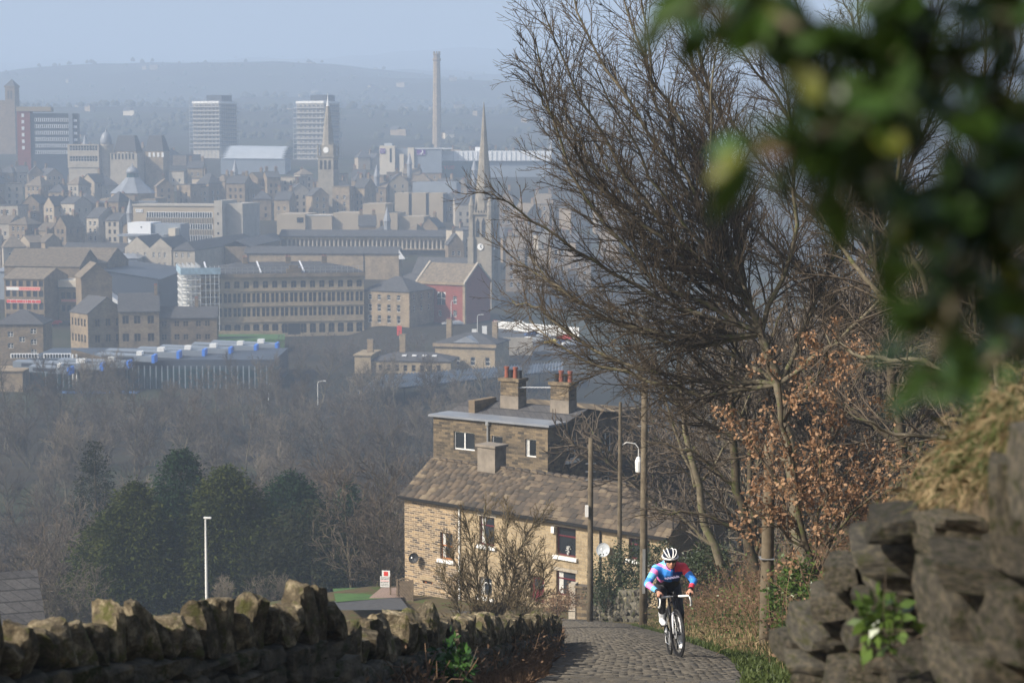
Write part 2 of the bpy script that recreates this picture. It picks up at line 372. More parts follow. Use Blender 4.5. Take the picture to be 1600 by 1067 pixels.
def chimney_mesh(w=1.2, d=0.8, h=2.2, pots=3, mat='stone2'):
    key = ('ch', w, d, h, pots, mat)
    if key in _wm: return _wm[key]
    b = MB(); b.box(-w/2, w/2, -d/2, d/2, -1.6, h); b.box(-w/2-.08, w/2+.08, -d/2-.08, d/2+.08, h+.002, h+.2)
    for i in range(pots):
        x = (i-(pots-1)/2)*w/max(pots, 1)*.95
        b.lathe([(.13,h+.2),(.11,h+.6),(.15,h+.62),(.15,h+.72)], 8, 1, Matrix.Translation((x, 0, 0)))
    _wm[key] = b.mesh('chimney', [M[mat], M['terracotta']]); return _wm[key]
def building(name, label, cat, loc, rz, W, D, H, roof='gable', rise=3.0, wall='stone', roofm='slate', ops=None, style='sash', frame='white',
             depth=0.22, ridge='x', chim=(), group=None, found=6.0, ov=0.35, glass='glass', chm='stone2'):
    """ops: dict front/right/left/back -> list of (u0,u1,v0,v1[,style])"""
    root = empty(name, loc, rz, label, cat, group); ops = ops or {}
    mb = MB(); sm = dict(zip(('front','right','left','back'), side_mats(W, D)))
    for k, Mx in sm.items():
        L = W if k in ('front','back') else D
        facade(mb, Mx, L, H, ops.get(k, []), depth)
        mb.add([(0,0,-found),(L,0,-found),(L,0,0),(0,0,0)], [(0,1,2,3)], 0, Mx)
        put_windows(root, Mx, ops.get(k, []), depth, style, frame, glass)
        if roof == 'gable' and (k in ('left','right')) == (ridge == 'x'):
            mb.add([(0,0,H),(L,0,H),(L/2,0,H+rise)], [(0,1,2)], 0, Mx)
    mb.box(.3, W-.3, .3, D-.3, -found, H-.05)      # dark inner core so nothing shows through
    mb.build('wall', M[wall], root)
    r = roof_mesh(W, D, roof, rise, ov, ridge=ridge).build('roof', M[roofm], root); r.location.z = H
    for c in chim:
        x, y = c[0], c[1]; yy = min(y, D-y) if ridge == 'x' else min(x, W-x); half = (D if ridge == 'x' else W)/2
        zz = H + (rise*yy/half if roof != 'flat' else 0)
        inst('chimney', chimney_mesh(*(c[2:5] if len(c) > 4 else (1.3,.8,2.0)), 3, chm), root, (x, y, zz))
    return root
ORD = ['first','second','third','fourth','fifth','sixth','seventh','eighth','ninth','tenth','eleventh','twelfth','thirteenth','fourteenth','fifteenth','sixteenth','seventeenth','eighteenth','nineteenth','twentieth','twenty-first','twenty-second','twenty-third','twenty-fourth','twenty-fifth','twenty-sixth','twenty-seventh','twenty-eighth','twenty-ninth','thirtieth']
def px_w(a, b, d, rz=0): return (b-a)*d/F/math.cos(rz)
def part_box(root, name, mat, x0, x1, y0, y1, z0, z1):
    b = MB(); b.box(x0, x1, y0, y1, z0, z1); return b.build(name, M[mat], root)
def text_mesh(s, size, mat, name='lettering', extrude=0.02):
    cu = bpy.data.curves.new('txt', 'FONT'); cu.body = s; cu.size = size; cu.extrude = extrude; cu.align_x = 'CENTER'
    o = bpy.data.objects.new('txt', cu); C.objects.link(o); dg = bpy.context.evaluated_depsgraph_get(); dg.update()
    me = bpy.data.meshes.new_from_object(o.evaluated_get(dg)); me.name = name; me.materials.clear(); me.materials.append(M[mat])
    bpy.data.objects.remove(o); bpy.data.curves.remove(cu); return me
def put_text(root, s, size, mat, loc, name='lettering'):
    o = inst(name, text_mesh(s, size, mat), root, loc); o.rotation_euler = (math.pi/2, 0, 0); return o

# --- far tower of a church at the left edge
def far_tower():
    d = 1300; a = P(10, 236, d); s = d/F
    r = empty('church_tower', a, R(-12), 'tall hazy stone tower with pyramid cap at the left edge of town', 'tower')
    b = MB(); b.box(0, 16*s, 0, 16*s, -20, 98*s); b.box(-.4, 16*s+.4, -.4, 16*s+.4, 98*s+.003, 100*s); b.build('wall', M['stone2'], r)
    b = MB(); b.add([(-.3,-.3,100.1*s),(16*s+.3,-.3,100.1*s),(16*s+.3,16*s+.3,100.1*s),(-.3,16*s+.3,100.1*s),(8*s,8*s,111*s)], [(0,1,4),(1,2,4),(2,3,4),(3,0,4),(3,2,1,0)]); b.build('roof', M['slate'], r)
    for k in range(2):
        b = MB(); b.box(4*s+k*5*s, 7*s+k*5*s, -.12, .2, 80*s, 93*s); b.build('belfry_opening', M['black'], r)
    b = MB(); b.box(-13*s, -.1, 3*s, 14*s, -20, 78*s); b.build('nave', M['stone2'], r)
far_tower()
def office_block():
    d = 1050; s = d/F; a = P(28, 250, d); rz = R(8)
    r = empty('office_block', a, rz, 'dark slab office block with white ribbon windows and a pale top floor', 'building')
    W = 92*s; H = 72*s; D = 16
    b = MB(); b.box(20*s, W, 0, D, -15, H); b.build('wall', M['navy'], r)
    b = MB(); b.box(0, 20*s-.02, -.6, D, -15, H+3*s); b.build('stair_tower', M['redbrick'], r)
    part_box(r, 'roof_band', 'beige', -.3, 52*s, -1, D-1, H+3*s+.01, H+10*s)
    for k in range(6): part_box(r, 'window', 'white', 7*s, 11*s, -.75, -.5, (16+k*10)*s, (21.5+k*10)*s)
    for k in range(6):
        z = (9+k*10)*s
        f = part_box(r, 'window_band', 'whiteclad', 27*s, 78*s, -.25, .1, z, z+5.5*s)
        for i in range(17):
            part_box(f, 'pane', 'glass', (27.6+i*3)*s, (29.0+i*3)*s, -.32, -.2, z+.6*s, z+5*s)
        part_box(r, 'end_window', 'whiteclad', 86*s, 91*s, -.2, .1, z, z+4*s)
    part_box(r, 'service_core', 'greyclad', 78.5*s, 84.5*s, -.8, -.01, -5, H)
    for x in (25, 38, 45): part_box(r, 'roof_mast', 'steel', x*s, x*s+.25, 5, 5.25, H+10*s, H+15*s)
office_block()
def domed_hall():
    d = 985; s = d/F; a = P(106, 262, d)
    r = empty('domed_building', a, R(-6), 'white stone corner building with a lead dome and mansard roofs', 'building')
    W = 108*s; H = 36*s
    ops = grid(1, 48*s, 10, 1.3, [3, 8.2], 2.6) 
    b = MB(); facade(b, Matrix.Identity(4), 50*s, H, ops, .3); b.box(.3, 50*s, .35, 14, -12, H-.02); b.build('wall', M['pale'], r); put_windows(r, Matrix.Identity(4), ops, .3, 'sash')
    b = MB(); b.lathe([(9*s*1.25,-12),(9*s*1.25,H-1),(9*s*1.35,H-.9),(9*s*1.35,H)], 20, 0, Matrix.Translation((56*s, 6, 0))); b.build('corner_drum', M['pale'], r, smooth=False)
    b = MB(); b.lathe([(9*s,H+.01),(9*s,H+5*s),(8.6*s,H+9*s),(7*s,H+14*s),(4.5*s,H+17.5*s),(1.5*s,H+19.5*s),(1.3*s,H+22*s),(.2*s,H+24*s)], 20, 0, Matrix.Translation((56*s, 6, 0))); b.build('dome', M['lead'], r, smooth=True)
    b = MB(); b.box(64*s, W, 3, 16, -12, H*.62); b.build('side_wing', M['pale'], r)
    for k in range(7): part_box(r, 'window', 'glass', (67+k*5.6)*s, (69.5+k*5.6)*s, 2.9, 3.05, 4, 6.8)
    for x0, x1 in ((60, 96), (110, 140)):
        b = MB(); b.add([(x0*s,14,H*.7),(x1*s,14,H*.7),(x1*s,26,H*.7),(x0*s,26,H*.7),((x0+4)*s,18,H+14*s),((x1-6)*s,18,H+14*s),((x1-6)*s,23,H+14*s),((x0+4)*s,23,H+14*s)],
            [(0,1,5,4),(1,2,6,5),(2,3,7,6),(3,0,4,7),(4,5,6,7)]); b.build('mansard_roof', M['slate'], r)
        part_box(r, 'attic_wall', 'stone', x0*s+.2, x1*s-.2, 14.2, 26, -12, H*.7-.02)
        for k in range(4): part_box(r, 'window', 'white', (x0+6+k*7)*s, (x0+9.5+k*7)*s, 14.0, 14.3, H*.7-9*s, H*.7-2*s)
domed_hall()
def tower_block(pxl, pxr, pytop, pyb, d, which):
    s = d/F; rz = R(-24); a = P(pxl, pyb, d); W = 19; D = 20 if which else 21; H = (pyb-pytop)*s
    r = empty('tower_block', a, rz, ['pale high-rise block wrapped in scaffolding, left of the two', 'pale high-rise block wrapped in scaffolding behind the spired clock tower'][which], 'tower block', 'scaffolded tower blocks')
    b = MB(); b.box(0, W, 0, D, -25, H); b.build('wall', M['concrete'], r)
    nf = 11; fh = H/nf
    for k in range(nf):
        wb = part_box(r, 'window_band', 'navy', .6, W-.6, -.06, .2, k*fh+1.0, k*fh+fh*.72)
        for i in range(6): part_box(wb, 'window', 'concrete', 1+i*3, 2.5+i*3, -.12, -.05, k*fh+1.2, k*fh+fh*.66)
        part_box(r, 'side_window_band', 'navy', W-.2, W+.06, 1, D-1, k*fh+1.0, k*fh+fh*.72)
        part_box(r, 'scaffold_deck', 'steel', -1.6, W+1.5, -1.6, -.4, k*fh+.3, k*fh+.55)
        part_box(r, 'scaffold_deck', 'timber', W+.4, W+1.5, -.38, D, k*fh+.3, k*fh+.5)
    b = MB()
    for i in range(9):
        x = -1.5+i*(W+3)/8; b.box(x, x+.14, -1.7, -1.56, -20, H+1.5)
        y = i*(D)/8; b.box(W+1.5, W+1.64, y, y+.14, -20, H+1.5)
    b.build('scaffold_poles', M['steel'], r)
    part_box(r, 'roof_parapet', 'white', -.3, W+.3, -.3, D+.3, H+.003, H+1.4)
    part_box(r, 'plant_room', 'navy', 7, W-1, 5, D-4, H+1.405, H+5.2)
tower_block(302, 372, 163, 232, 1250, 0); tower_block(464, 538, 163, 250, 1230, 1)
def town_hall():
    d = 900; s = d/F; a = P(497, 268, d)
    r = empty('clock_tower', a, R(-14), 'ornate stone clock tower with tapering spire and white tip', 'tower')
    w = 25*s; c = w/2
    b = MB(); b.box(0, w, 0, w, -25, 22*s); b.box(-.4, w+.4, -.4, w+.4, 22*s+.002, 24*s); b.build('base', M['spire'], r)
    for i in range(3):
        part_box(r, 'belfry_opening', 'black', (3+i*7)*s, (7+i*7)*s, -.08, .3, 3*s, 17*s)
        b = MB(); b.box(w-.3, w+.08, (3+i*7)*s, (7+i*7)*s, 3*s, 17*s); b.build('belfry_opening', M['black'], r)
    b = MB(); b.box(2.5*s, w-2.5*s, 2.5*s, w-2.5*s, 24*s+.01, 41*s); b.build('clock_stage', M['spire'], r)
    k = MB(); k.lathe([(4.6*s,0),(4.6*s,.25)], 20, 0, Matrix.Translation((c, 2.5*s, 33*s)) @ Matrix.Rotation(math.pi/2, 4, 'X')); k.build('clock_face', M['white'], r)
    b = MB()
    for x in (0, w):
        for y in (0, w): b.lathe([(1.4*s,22*s),(1.4*s,36*s),(.1,44*s)], 8, 0, Matrix.Translation((x, y, 0)))
    b.build('pinnacles', M['spire'], r)
    b = MB(); b.lathe([(10*s,41*s),(9*s,45*s),(7.2*s,62*s),(5.2*s,82*s),(3*s,98*s),(2.8*s,101*s)], 8, 0, Matrix.Translation((c, c, 0)), math.pi/8); b.build('spire', M['spire'], r)
    b = MB(); b.lathe([(2.7*s,101.05*s),(1.8*s,106*s),(.9*s,112*s),(.15*s,121*s)], 8, 0, Matrix.Translation((c, c, 0))); b.build('spire_tip', M['white'], r)
town_hall()
def leisure_centre():
    d = 1080; s = d/F; Z = lambda py: zat(py, d); X = lambda px: xat(px, 250, d)
    r = empty('hotel', (0, d, 0), 0, 'cream and blue-grey hotel blocks with purple signs', 'hotel')
    part_box(r, 'end_block', 'cream', X(593), X(617), 0, 14, Z(285), Z(228)); part_box(r, 'roof_plant', 'silver', X(600), X(612), 3, 9, Z(227.9), Z(224))
    part_box(r, 'window_strip', 'glass', X(609), X(612), -.1, .3, Z(254), Z(232))
    g = part_box(r, 'sign', 'purple', X(594), X(602), -.3, -.02, Z(240), Z(232.5)); put_text(g, 'Premier\nInn', 1.1, 'white', (X(598), -.36, Z(236)))
    part_box(r, 'link_block', 'greyclad', X(617.1), X(648), 4, 16, Z(285), Z(232)); part_box(r, 'stair_fin', 'cream', X(624), X(630.5), 1, 3.99, Z(285), Z(241)); part_box(r, 'stair_tower', 'cream', X(637), X(647), 0, 3.98, Z(285), Z(231))
    part_box(r, 'bedroom_block', 'greyclad', X(648.2), X(690), 1, 16, Z(285), Z(233)); part_box(r, 'roof_edge', 'whiteclad', X(648), X(705), .5, 16, Z(232.9), Z(231.5))
    g = part_box(r, 'sign_panel', 'purple', X(651), X(664.5), .6, .99, Z(243), Z(234.5)); put_text(g, 'Premier Inn', .95, 'white', (X(658), .52, Z(242.4)))
    b = MB(); pts = [(math.cos(t)*1.15, math.sin(t)*1.15) for t in np.linspace(-2.2, 1.2, 12)] + [(math.cos(t)*.95-.45, math.sin(t)*.95+.3) for t in np.linspace(1.0, -2.0, 10)]
    b.add([(x, 0, z) for x, z in pts], [tuple(range(len(pts)))]); b.build('moon_emblem', M['white'], g, (X(658), .5, Z(237.5)))
    r = empty('cinema', (0, d+8, 0), 0, 'long white-clad cinema box over dark glass behind the church spire', 'cinema')
    d2 = d+8; X = lambda px: xat(px, 250, d2); Z = lambda py: zat(py, d2)
    part_box(r, 'upper_box', 'whiteclad', X(680), X(862), 0, 30, Z(251.5), Z(236)); part_box(r, 'glass_wall', 'greenglass', X(681), X(752), 1.5, 28, Z(285), Z(251.6)); part_box(r, 'side_wall', 'greyclad', X(752.2), X(862), 1.6, 28, Z(285), Z(251.7))
    for k in range(20): part_box(r, 'cladding_rib', 'silver', X(708+k*7.5), X(708.6+k*7.5), -.25, -.01, Z(251), Z(237))
    part_box(r, 'roof_plant', 'white', X(742), X(756), 6, 14, Z(235.9), Z(230)); put_text(r, 'vue', 4.2, 'redpaint', (X(701.5), 1.2, Z(264.5)))
    r = empty('arena_hall', P(345, 262, 1110), 0, 'low hall with broad curved silver roof between the tower blocks', 'hall')
    s = 1110/F; b = MB(); b.box(0, 100*s, 0, 30, -10, 14*s); b.build('wall', M['greyclad'], r)
    b = MB(); n = 10
    for k in range(n):
        y0, y1 = k*30/n, (k+1)*30/n; f = lambda y: 14*s + 20*s*math.sin(math.pi*(y/30)*.5)
        b.quad((0,y0-.5,f(y0)+.02), (100*s,y0-.5,f(y0)*.96), (92*s,y1-.5,f(y1)*.97), (10*s,y1-.5,f(y1)+.02))
    b.build('roof', M['silver'], r)
leisure_centre()
def big_chimney():
    d = 1400; s = d/F; a = P(683, 236, d)
    r = empty('mill_chimney', a, 0, 'very tall tapering factory chimney rising above the hazy valley', 'chimney')
    b = MB(); b.lathe([(7.6*s,-15),(6.9*s,40*s),(5.7*s,115*s),(5.3*s,138*s)], 8, 0); b.build('shaft', M['stone'], r)
    b = MB(); b.lathe([(5.4*s,138.1*s),(6.2*s,139*s),(6.2*s,142*s),(5.2*s,143*s),(5.0*s,147*s),(5.6*s,148*s),(5.4*s,149.5*s)], 8, 0)
    for k in range(8):
        a_ = k*math.pi/4; b.lathe([(.9*s,149.4*s),(.9*s,153*s)], 6, 0, Matrix.Translation((4.6*s*math.cos(a_), 4.6*s*math.sin(a_), 0)))
    b.build('crown', M['stone2'], r)
big_chimney()
def market_hall():
    d = 880; s = d/F; a = P(208, 318, d)
    r = empty('market_hall', a, 0, 'octagonal market hall roof topped by a small glazed dome', 'market')
    b = MB(); b.lathe([(34*s,-8),(34*s,16*s)], 8, 0, None, math.pi/8); b.box(-46*s, 40*s, -8, 20, -8, 8*s); b.build('wall', M['stone'], r)
    b = MB(); b.lathe([(36*s,16.02*s),(20*s,30*s),(10.5*s,40*s),(10.4*s,40.4*s)], 8, 0, None, math.pi/8); b.build('roof', M['lead'], r)
    b = MB(); b.lathe([(9.5*s,40.5*s),(9.5*s,47*s)], 8, 0, None, math.pi/8); b.build('lantern', M['greenglass'], r)
    b = MB(); b.lathe([(10.4*s,47.02*s),(9.4*s,51*s),(6*s,55.5*s),(1.6*s,57.5*s),(1.2*s,60*s),(.2*s,63*s)], 16); b.build('dome', M['lead'], r, smooth=True)
    part_box(r, 'lower_roof', 'lead', -50*s, 44*s, -12, -8.1, 2*s, 5*s)
market_hall()
def ribbon_office():
    d = 770; s = d/F; rz = R(-10)
    a = P(209, 388, d); W = 133*s/math.cos(rz)
    r = empty('ribbon_window_office', a, rz, 'flat-roofed 1960s stone office with long ribbon windows and stair tower', 'building')
    H = 66*s; b = MB(); b.box(0, W, 0, 14, -8, H); b.build('wall', M['beige'], r); part_box(r, 'roof', 'concrete', -.3, W+.2, -.4, 14.3, H+.003, H+.7)
    for k in range(3):
        z = (12+k*18)*s
        f = part_box(r, 'window_band', 'whiteclad', 22*s, 129*s, -.10, .1, z, z+9*s)
        for i in range(27): part_box(f, 'pane', 'glass', (22.4+i*3.95)*s, (25.3+i*3.95)*s, -.16, -.05, z+.5*s, z+8.4*s)
        for i in range(28): part_box(r, 'mullion', 'concrete', (21.6+i*3.95)*s, (22.1+i*3.95)*s, -.4, -.01, z-9*s, z-.02)
    for i in range(3): part_box(r, 'sign_panel', 'whiteclad', (4.5+i*4)*s, (7.8+i*4)*s, -.25, -.02, 56*s, 61*s); part_box(r, 'sign_mark', 'greyclad', (5.5+i*4)*s, (6.8+i*4)*s, -.3, -.26, 57*s, 60*s)
    b = MB(); b.box(W+.02, W+13*s, -2.5, 16, -8, H+9*s); b.build('stair_tower', M['concrete'], r)
    for k in range(4): part_box(r, 'window', 'glass', W+5*s, W+7.5*s, -2.58, -2.4, (8+k*15)*s, (11.5+k*15)*s)
    b = MB(); b.box(W+13.1*s, W+40*s, 2, 24, -8, H+4*s); b.build('rear_wing', M['concrete'], r)
    r = empty('white_shed', P(200, 382, 742), R(-8), 'white box-shaped shed with grey side in front of the ribbon-window office', 'shed'); s = 742/F
    part_box(r, 'front', 'whiteclad', 0, 37*s, 0, 12, -5, 34*s); part_box(r, 'side_wing', 'greyclad', 37.05*s, 84*s, 1, 12, -5, 32*s); part_box(r, 'annex', 'cream', 71*s, 82*s, -4, .9, -5, 26*s); part_box(r, 'vent', 'glass', 21*s, 23*s, -.1, .1, 26*s, 28*s)
    part_box(r, 'lower_roof', 'lead', -4*s, 70*s, -9, -.1, 14*s, 17*s)
ribbon_office()
def gabled_mill():
    d = 690; s = d/F; rz = R(-9); ST = 'pale'
    a = P(196, 437, d)
    W = 76*s
    r = empty('twin_gabled_mill', a, rz, 'pale stone mill with two front gables and a hipped end block', 'mill')
    H = 50*s; ops = []
    rows = [3*s, 19*s, 35*s]
    for c in (5, 13, 21, 33): ops += [((c-1.7)*s, (c+1.7)*s, z, z+8*s) for z in rows]
    for c in (47, 56, 65): ops += [((c-1.8)*s, (c+1.8)*s, z, z+8*s) for z in rows]
    b = MB(); facade(b, Matrix.Identity(4), W, H, ops, .25); b.add([(0,0,H),(40*s,0,H),(20*s,0,H+17*s)], [(0,1,2)]); b.add([(41*s,0,H),(76*s,0,H),(58*s,0,H+15*s)], [(0,1,2)])
    b.box(.1, W-.1, .3, 22, -8, H-.02); b.build('wall', M[ST], r); put_windows(r, Matrix.Identity(4), ops, .25, 'cross')
    for x0, x1, rs_ in ((0, 40, 17), (41, 76, 15)):
        q = MB(); q.add([(0,0,0),(x1*s-x0*s,0,0)], []); rm = roof_mesh((x1-x0)*s, 22, 'gable', rs_*s, .2, ridge='y'); o = rm.build('roof', M['slate'], r); o.location = (x0*s, .1, H)
    ops = [((c-1.8)*s, (c+1.8)*s, z, z+8*s) for c in (7, 17, 27) for z in rows]
    b = MB(); Mx = Matrix.Translation((W+.02, .3, 0)); facade(b, Mx, 37*s, H*.93, ops, .25); b.box(W+.1, W+37*s, .6, 22, -8, H*.93-.02)
    sops = [((c-1.7)*s, (c+1.7)*s, z, z+8*s) for c in (10, 22, 34, 46, 58, 70) for z in rows]
    Mr = Matrix.Translation((W+37*s+.03, .3, 0)) @ Matrix.Rotation(math.pi/2, 4, 'Z'); facade(b, Mr, 24*3.2, H*.93, sops, .25)
    b.build('end_block_wall', M[ST], r); put_windows(r, Mx, ops, .25, 'cross'); put_windows(r, Mr, sops, .25, 'cross')
    o = roof_mesh(37*s, 76, 'hip', 12*s, .3, ridge='y').build('end_block_roof', M['slate'], r); o.location = (W, .3, H*.93)
    r2 = empty('mill_wing', P(95, 424, d+4), R(-9), 'long low stone wing with a slate roof left of the twin-gabled mill', 'mill')
    ops = grid(2, 99*s, 12, 1.1, [18*s], 6*s); b = MB(); W2 = 102*s; facade(b, Matrix.Identity(4), W2, 30*s, ops, .25); b.box(.1, W2-.1, .3, 14, -8, 30*s-.02); b.build('wall', M[ST], r2); put_windows(r2, Matrix.Identity(4), ops, .25, 'sash')
    o = roof_mesh(W2, 14, 'gable', 13*s, .3).build('roof', M['slate'], r2); o.location.z = 30*s
gabled_mill()
def courtyard_hall():
    d = 715; s = d/F; rz = R(-5)
    r = empty('courtyard_hall', P(383, 432, d), rz, 'huge courtyard hall with plain outer wall and colonnaded gallery inside', 'hall')
    W = 243*s; H = 37*s
    b = MB(); b.box(0, W, 0, 8, -10, H); b.build('outer_wall', M['stone'], r)
    o = roof_mesh(W, 8, 'gable', 9*s, .5).build('outer_roof', M['slate'], r); o.location.z = H
    for x in (0, 62, 122, 183): part_box(r, 'downpipe', 'black', x*s+1, x*s+1.25, -.2, -.02, -5, H)
    b = MB(); b.add([(W+.02,-.3,H-2),(W+9*s,-.3,H-2),(W+9*s,8,H-2),(W+.02,8,H-2),(W+.02,-.3,H+6*s),(W+9*s,-.3,H-1.5)], [(0,1,5,4),(1,2,3,0),(2,1,5),(3,2,5,4),(0,4,3)]); b.build('gable_coping', M['whiteclad'], r)
    y0 = 62                                               # the far gallery looks back over the court
    b = MB(); b.box(0, 330*s, y0+3, y0+10, -10, 52*s); b.build('gallery_wall', M['stone2'], r)
    b = MB(); b.box(0, 330*s, y0-.4, y0+3, 46.5*s, 51*s); b.build('gallery_beam', M['stone'], r); part_box(r, 'gallery_floor', 'stone', 0, 330*s, y0-.4, y0+3, 29*s, 31*s)
    o = roof_mesh(330*s, 11, 'gable', 9*s, .5).build('gallery_roof', M['slate'], r); o.location = (0, y0-.6, 52*s)
    cm = MB(); cm.lathe([(.55,31*s),(.42,32*s),(.38,45.5*s),(.6,46.4*s)], 8); cm = cm.mesh('column', M['pale'])
    for i in range(44): inst('column', cm, r, (3+i*7.3*s, y0+.3, 0))
    b = MB(); b.box(-8, 0, 3, y0, -10, 46*s); b.build('side_wing_wall', M['stone2'], r)
    o = roof_mesh(10, y0+4, 'gable', 9*s, .4, ridge='y').build('side_wing_roof', M['slate'], r); o.location = (-9, 3, 46*s)
courtyard_hall()
def concrete_centre():
    d = 830; s = d/F; r = empty('shopping_centre', P(433, 385, d), R(-6), 'blank beige 1970s shopping centre with stepped flat roofs', 'building')
    for nm, x0, x1, y0, z1 in (('front_block',0,45,0,50),('side_block',45.1,86,1.5,48),('long_block',86.1,188,4,52),('raised_block',132,168,6,66),('rear_block',188.2,228,7,46)):
        part_box(r, nm, 'beige', x0*s, x1*s, y0, 26 if nm != 'raised_block' else 25.5, -10, z1*s)
    part_box(r, 'window', 'glass', 32*s, 42*s, -.1, .1, 37*s, 45*s); part_box(r, 'window', 'glass', 172*s, 176*s, 3.9, 4.1, 36*s, 40*s)
    part_box(r, 'roof_edge', 'whiteclad', 46*s, 85*s, 1.2, 1.5, 48*s, 49*s)
    d = 870; s = d/F; r = empty('bay_fronted_block', P(617, 372, d), R(-6), 'beige block of three tall blank bays split by dark slots', 'building')
    for i in range(3): part_box(r, 'bay', 'beige', (i*27)*s, (i*27+22)*s, 0, 14, -10, 70*s)
    part_box(r, 'core', 'navy', 1*s, 80*s, 1.2, 14.5, -10, 68*s); part_box(r, 'rear_roof', 'greyclad', 20*s, 90*s, 15, 30, -10, 86*s)
concrete_centre()
def church():
    d = 650; s = d/F; a = P(737, 506, d); rz = R(-20)
    r = empty('church_spire', a, rz, 'tall gothic church steeple with clock face and needle spire', 'church')
    w = 38*s/ (math.cos(rz)+math.sin(-rz)*.9); c = w/2
    b = MB(); b.box(0, w, 0, w, -8, 171*s)
    for x in (0, w):
        for y in (0, w): b.box(x-1.0, x+1.0, y-1.0, y+1.0, -8, 136*s); b.box(x-.7, x+.7, y-.7, y+.7, 136*s, 166*s)
    b.build('tower', M['spire'], r)
    for Mx in (Matrix.Identity(4), Matrix.Translation((w,0,0)) @ Matrix.Rotation(math.pi/2, 4, 'Z')):
        rt = Mx.to_euler().z
        k = MB(); k.lathe([(5.2*s,0),(5.2*s,.3)], 24, 0, Mx @ Matrix.Translation((c, 0, 121*s)) @ Matrix.Rotation(math.pi/2, 4, 'X')); f = k.build('clock_face', M['white'], r)
        k = MB(); k.lathe([(5.9*s,0),(5.9*s,.2)], 24, 0, Mx @ Matrix.Translation((c, 0, 121*s)) @ Matrix.Rotation(math.pi/2, 4, 'X')); k.build('clock_rim', M['stone2'], r)
        for an, ln in ((.4, 4.2), (2.2, 3.0)):
            k = MB(); k.box(-.12, .12, -.40, -.32, 0, ln*s, 0, Mx @ Matrix.Translation((c, 0, 121*s)) @ Matrix.Rotation(an, 4, 'Y')); k.build('clock_hand', M['black'], f)
        for z0, z1, xs in ((136, 166, (.34, .66)), (60, 96, (.5,))):
            for xf in xs:
                hw = .1*w; q = [(xf*w-hw, z0*s), (xf*w+hw, z0*s), (xf*w+hw, (z1-7)*s), (xf*w, z1*s), (xf*w-hw, (z1-7)*s)]
                k = MB(); k.add([tuple(Mx @ Vector((x, -.06, z))) for x, z in q], [(0,1,2,3,4)]); k.build('lancet_window', M['glass'], r)
    b = MB(); b.box(-.6, w+.6, -.6, w+.6, 171*s+.003, 174*s)
    for i in range(7):
        for y in (-.5, w): b.box(i*w/6.5, i*w/6.5+.5, y, y+.5, 174*s+.003, 178*s)
        for x in (-.5, w): b.box(x, x+.5, .4+i*w/7, .9+i*w/7, 174*s+.003, 177.9*s)
    b.build('parapet', M['spire'], r)
    pm = MB(); pm.lathe([(.95,165*s),(.95,184*s),(1.15,184.5*s),(.08,200*s)], 8); pm = pm.mesh('pinnacle', M['spire'])
    for x in (0, w):
        for y in (0, w): inst('pinnacle', pm, r, (x, y, 0))
    H0 = 174*s; H1 = 338*s
    b = MB(); b.lathe([(c*1.0,H0),(c*.74,H0+(H1-H0)*.28),(c*.36,H0+(H1-H0)*.66),(.25,H1),(.05,346*s)], 8, 0, Matrix.Translation((c, c, 0)), math.pi/8); b.build('spire', M['spire'], r)
    for k in range(4):
        a_ = -math.pi/2 + k*math.pi/2
        b = MB(); Mk = Matrix.Translation((c, c, 0)) @ Matrix.Rotation(a_+math.pi/2, 4, 'Z'); y = -c*.86
        b.box(-.9, .9, y, y+2.2, 176*s, 194*s, 0, Mk); b.add([(-1.0,y-.05,194*s),(1.0,y-.05,194*s),(0,y-.05,208*s),(0,y+3.2,208*s),(1,y+2.6,194*s),(-1,y+2.6,194*s)], [(0,1,2),(1,4,3,2),(0,2,3,5)], 0, Mk)
        b.build('lucarne', M['spire'], r)
    b = MB(); b.box(-22, -.8, 3, 15, -8, 74*s); b.build('nave_wall', M['stone2'], r)
    o = roof_mesh(22, 12.5, 'gable', 26*s, .3).build('nave_roof', M['slate'], r); o.location = (-22.5, 2.8, 74*s)
    for k in range(4):
        b = MB(); q = [(-20+k*5,2.9,4),(-18+k*5,2.9,4),(-18+k*5,2.9,10),(-19+k*5,2.9,12),(-20+k*5,2.9,10)]; b.poly(q); b.build('lancet_window', M['glass'], r)
church()
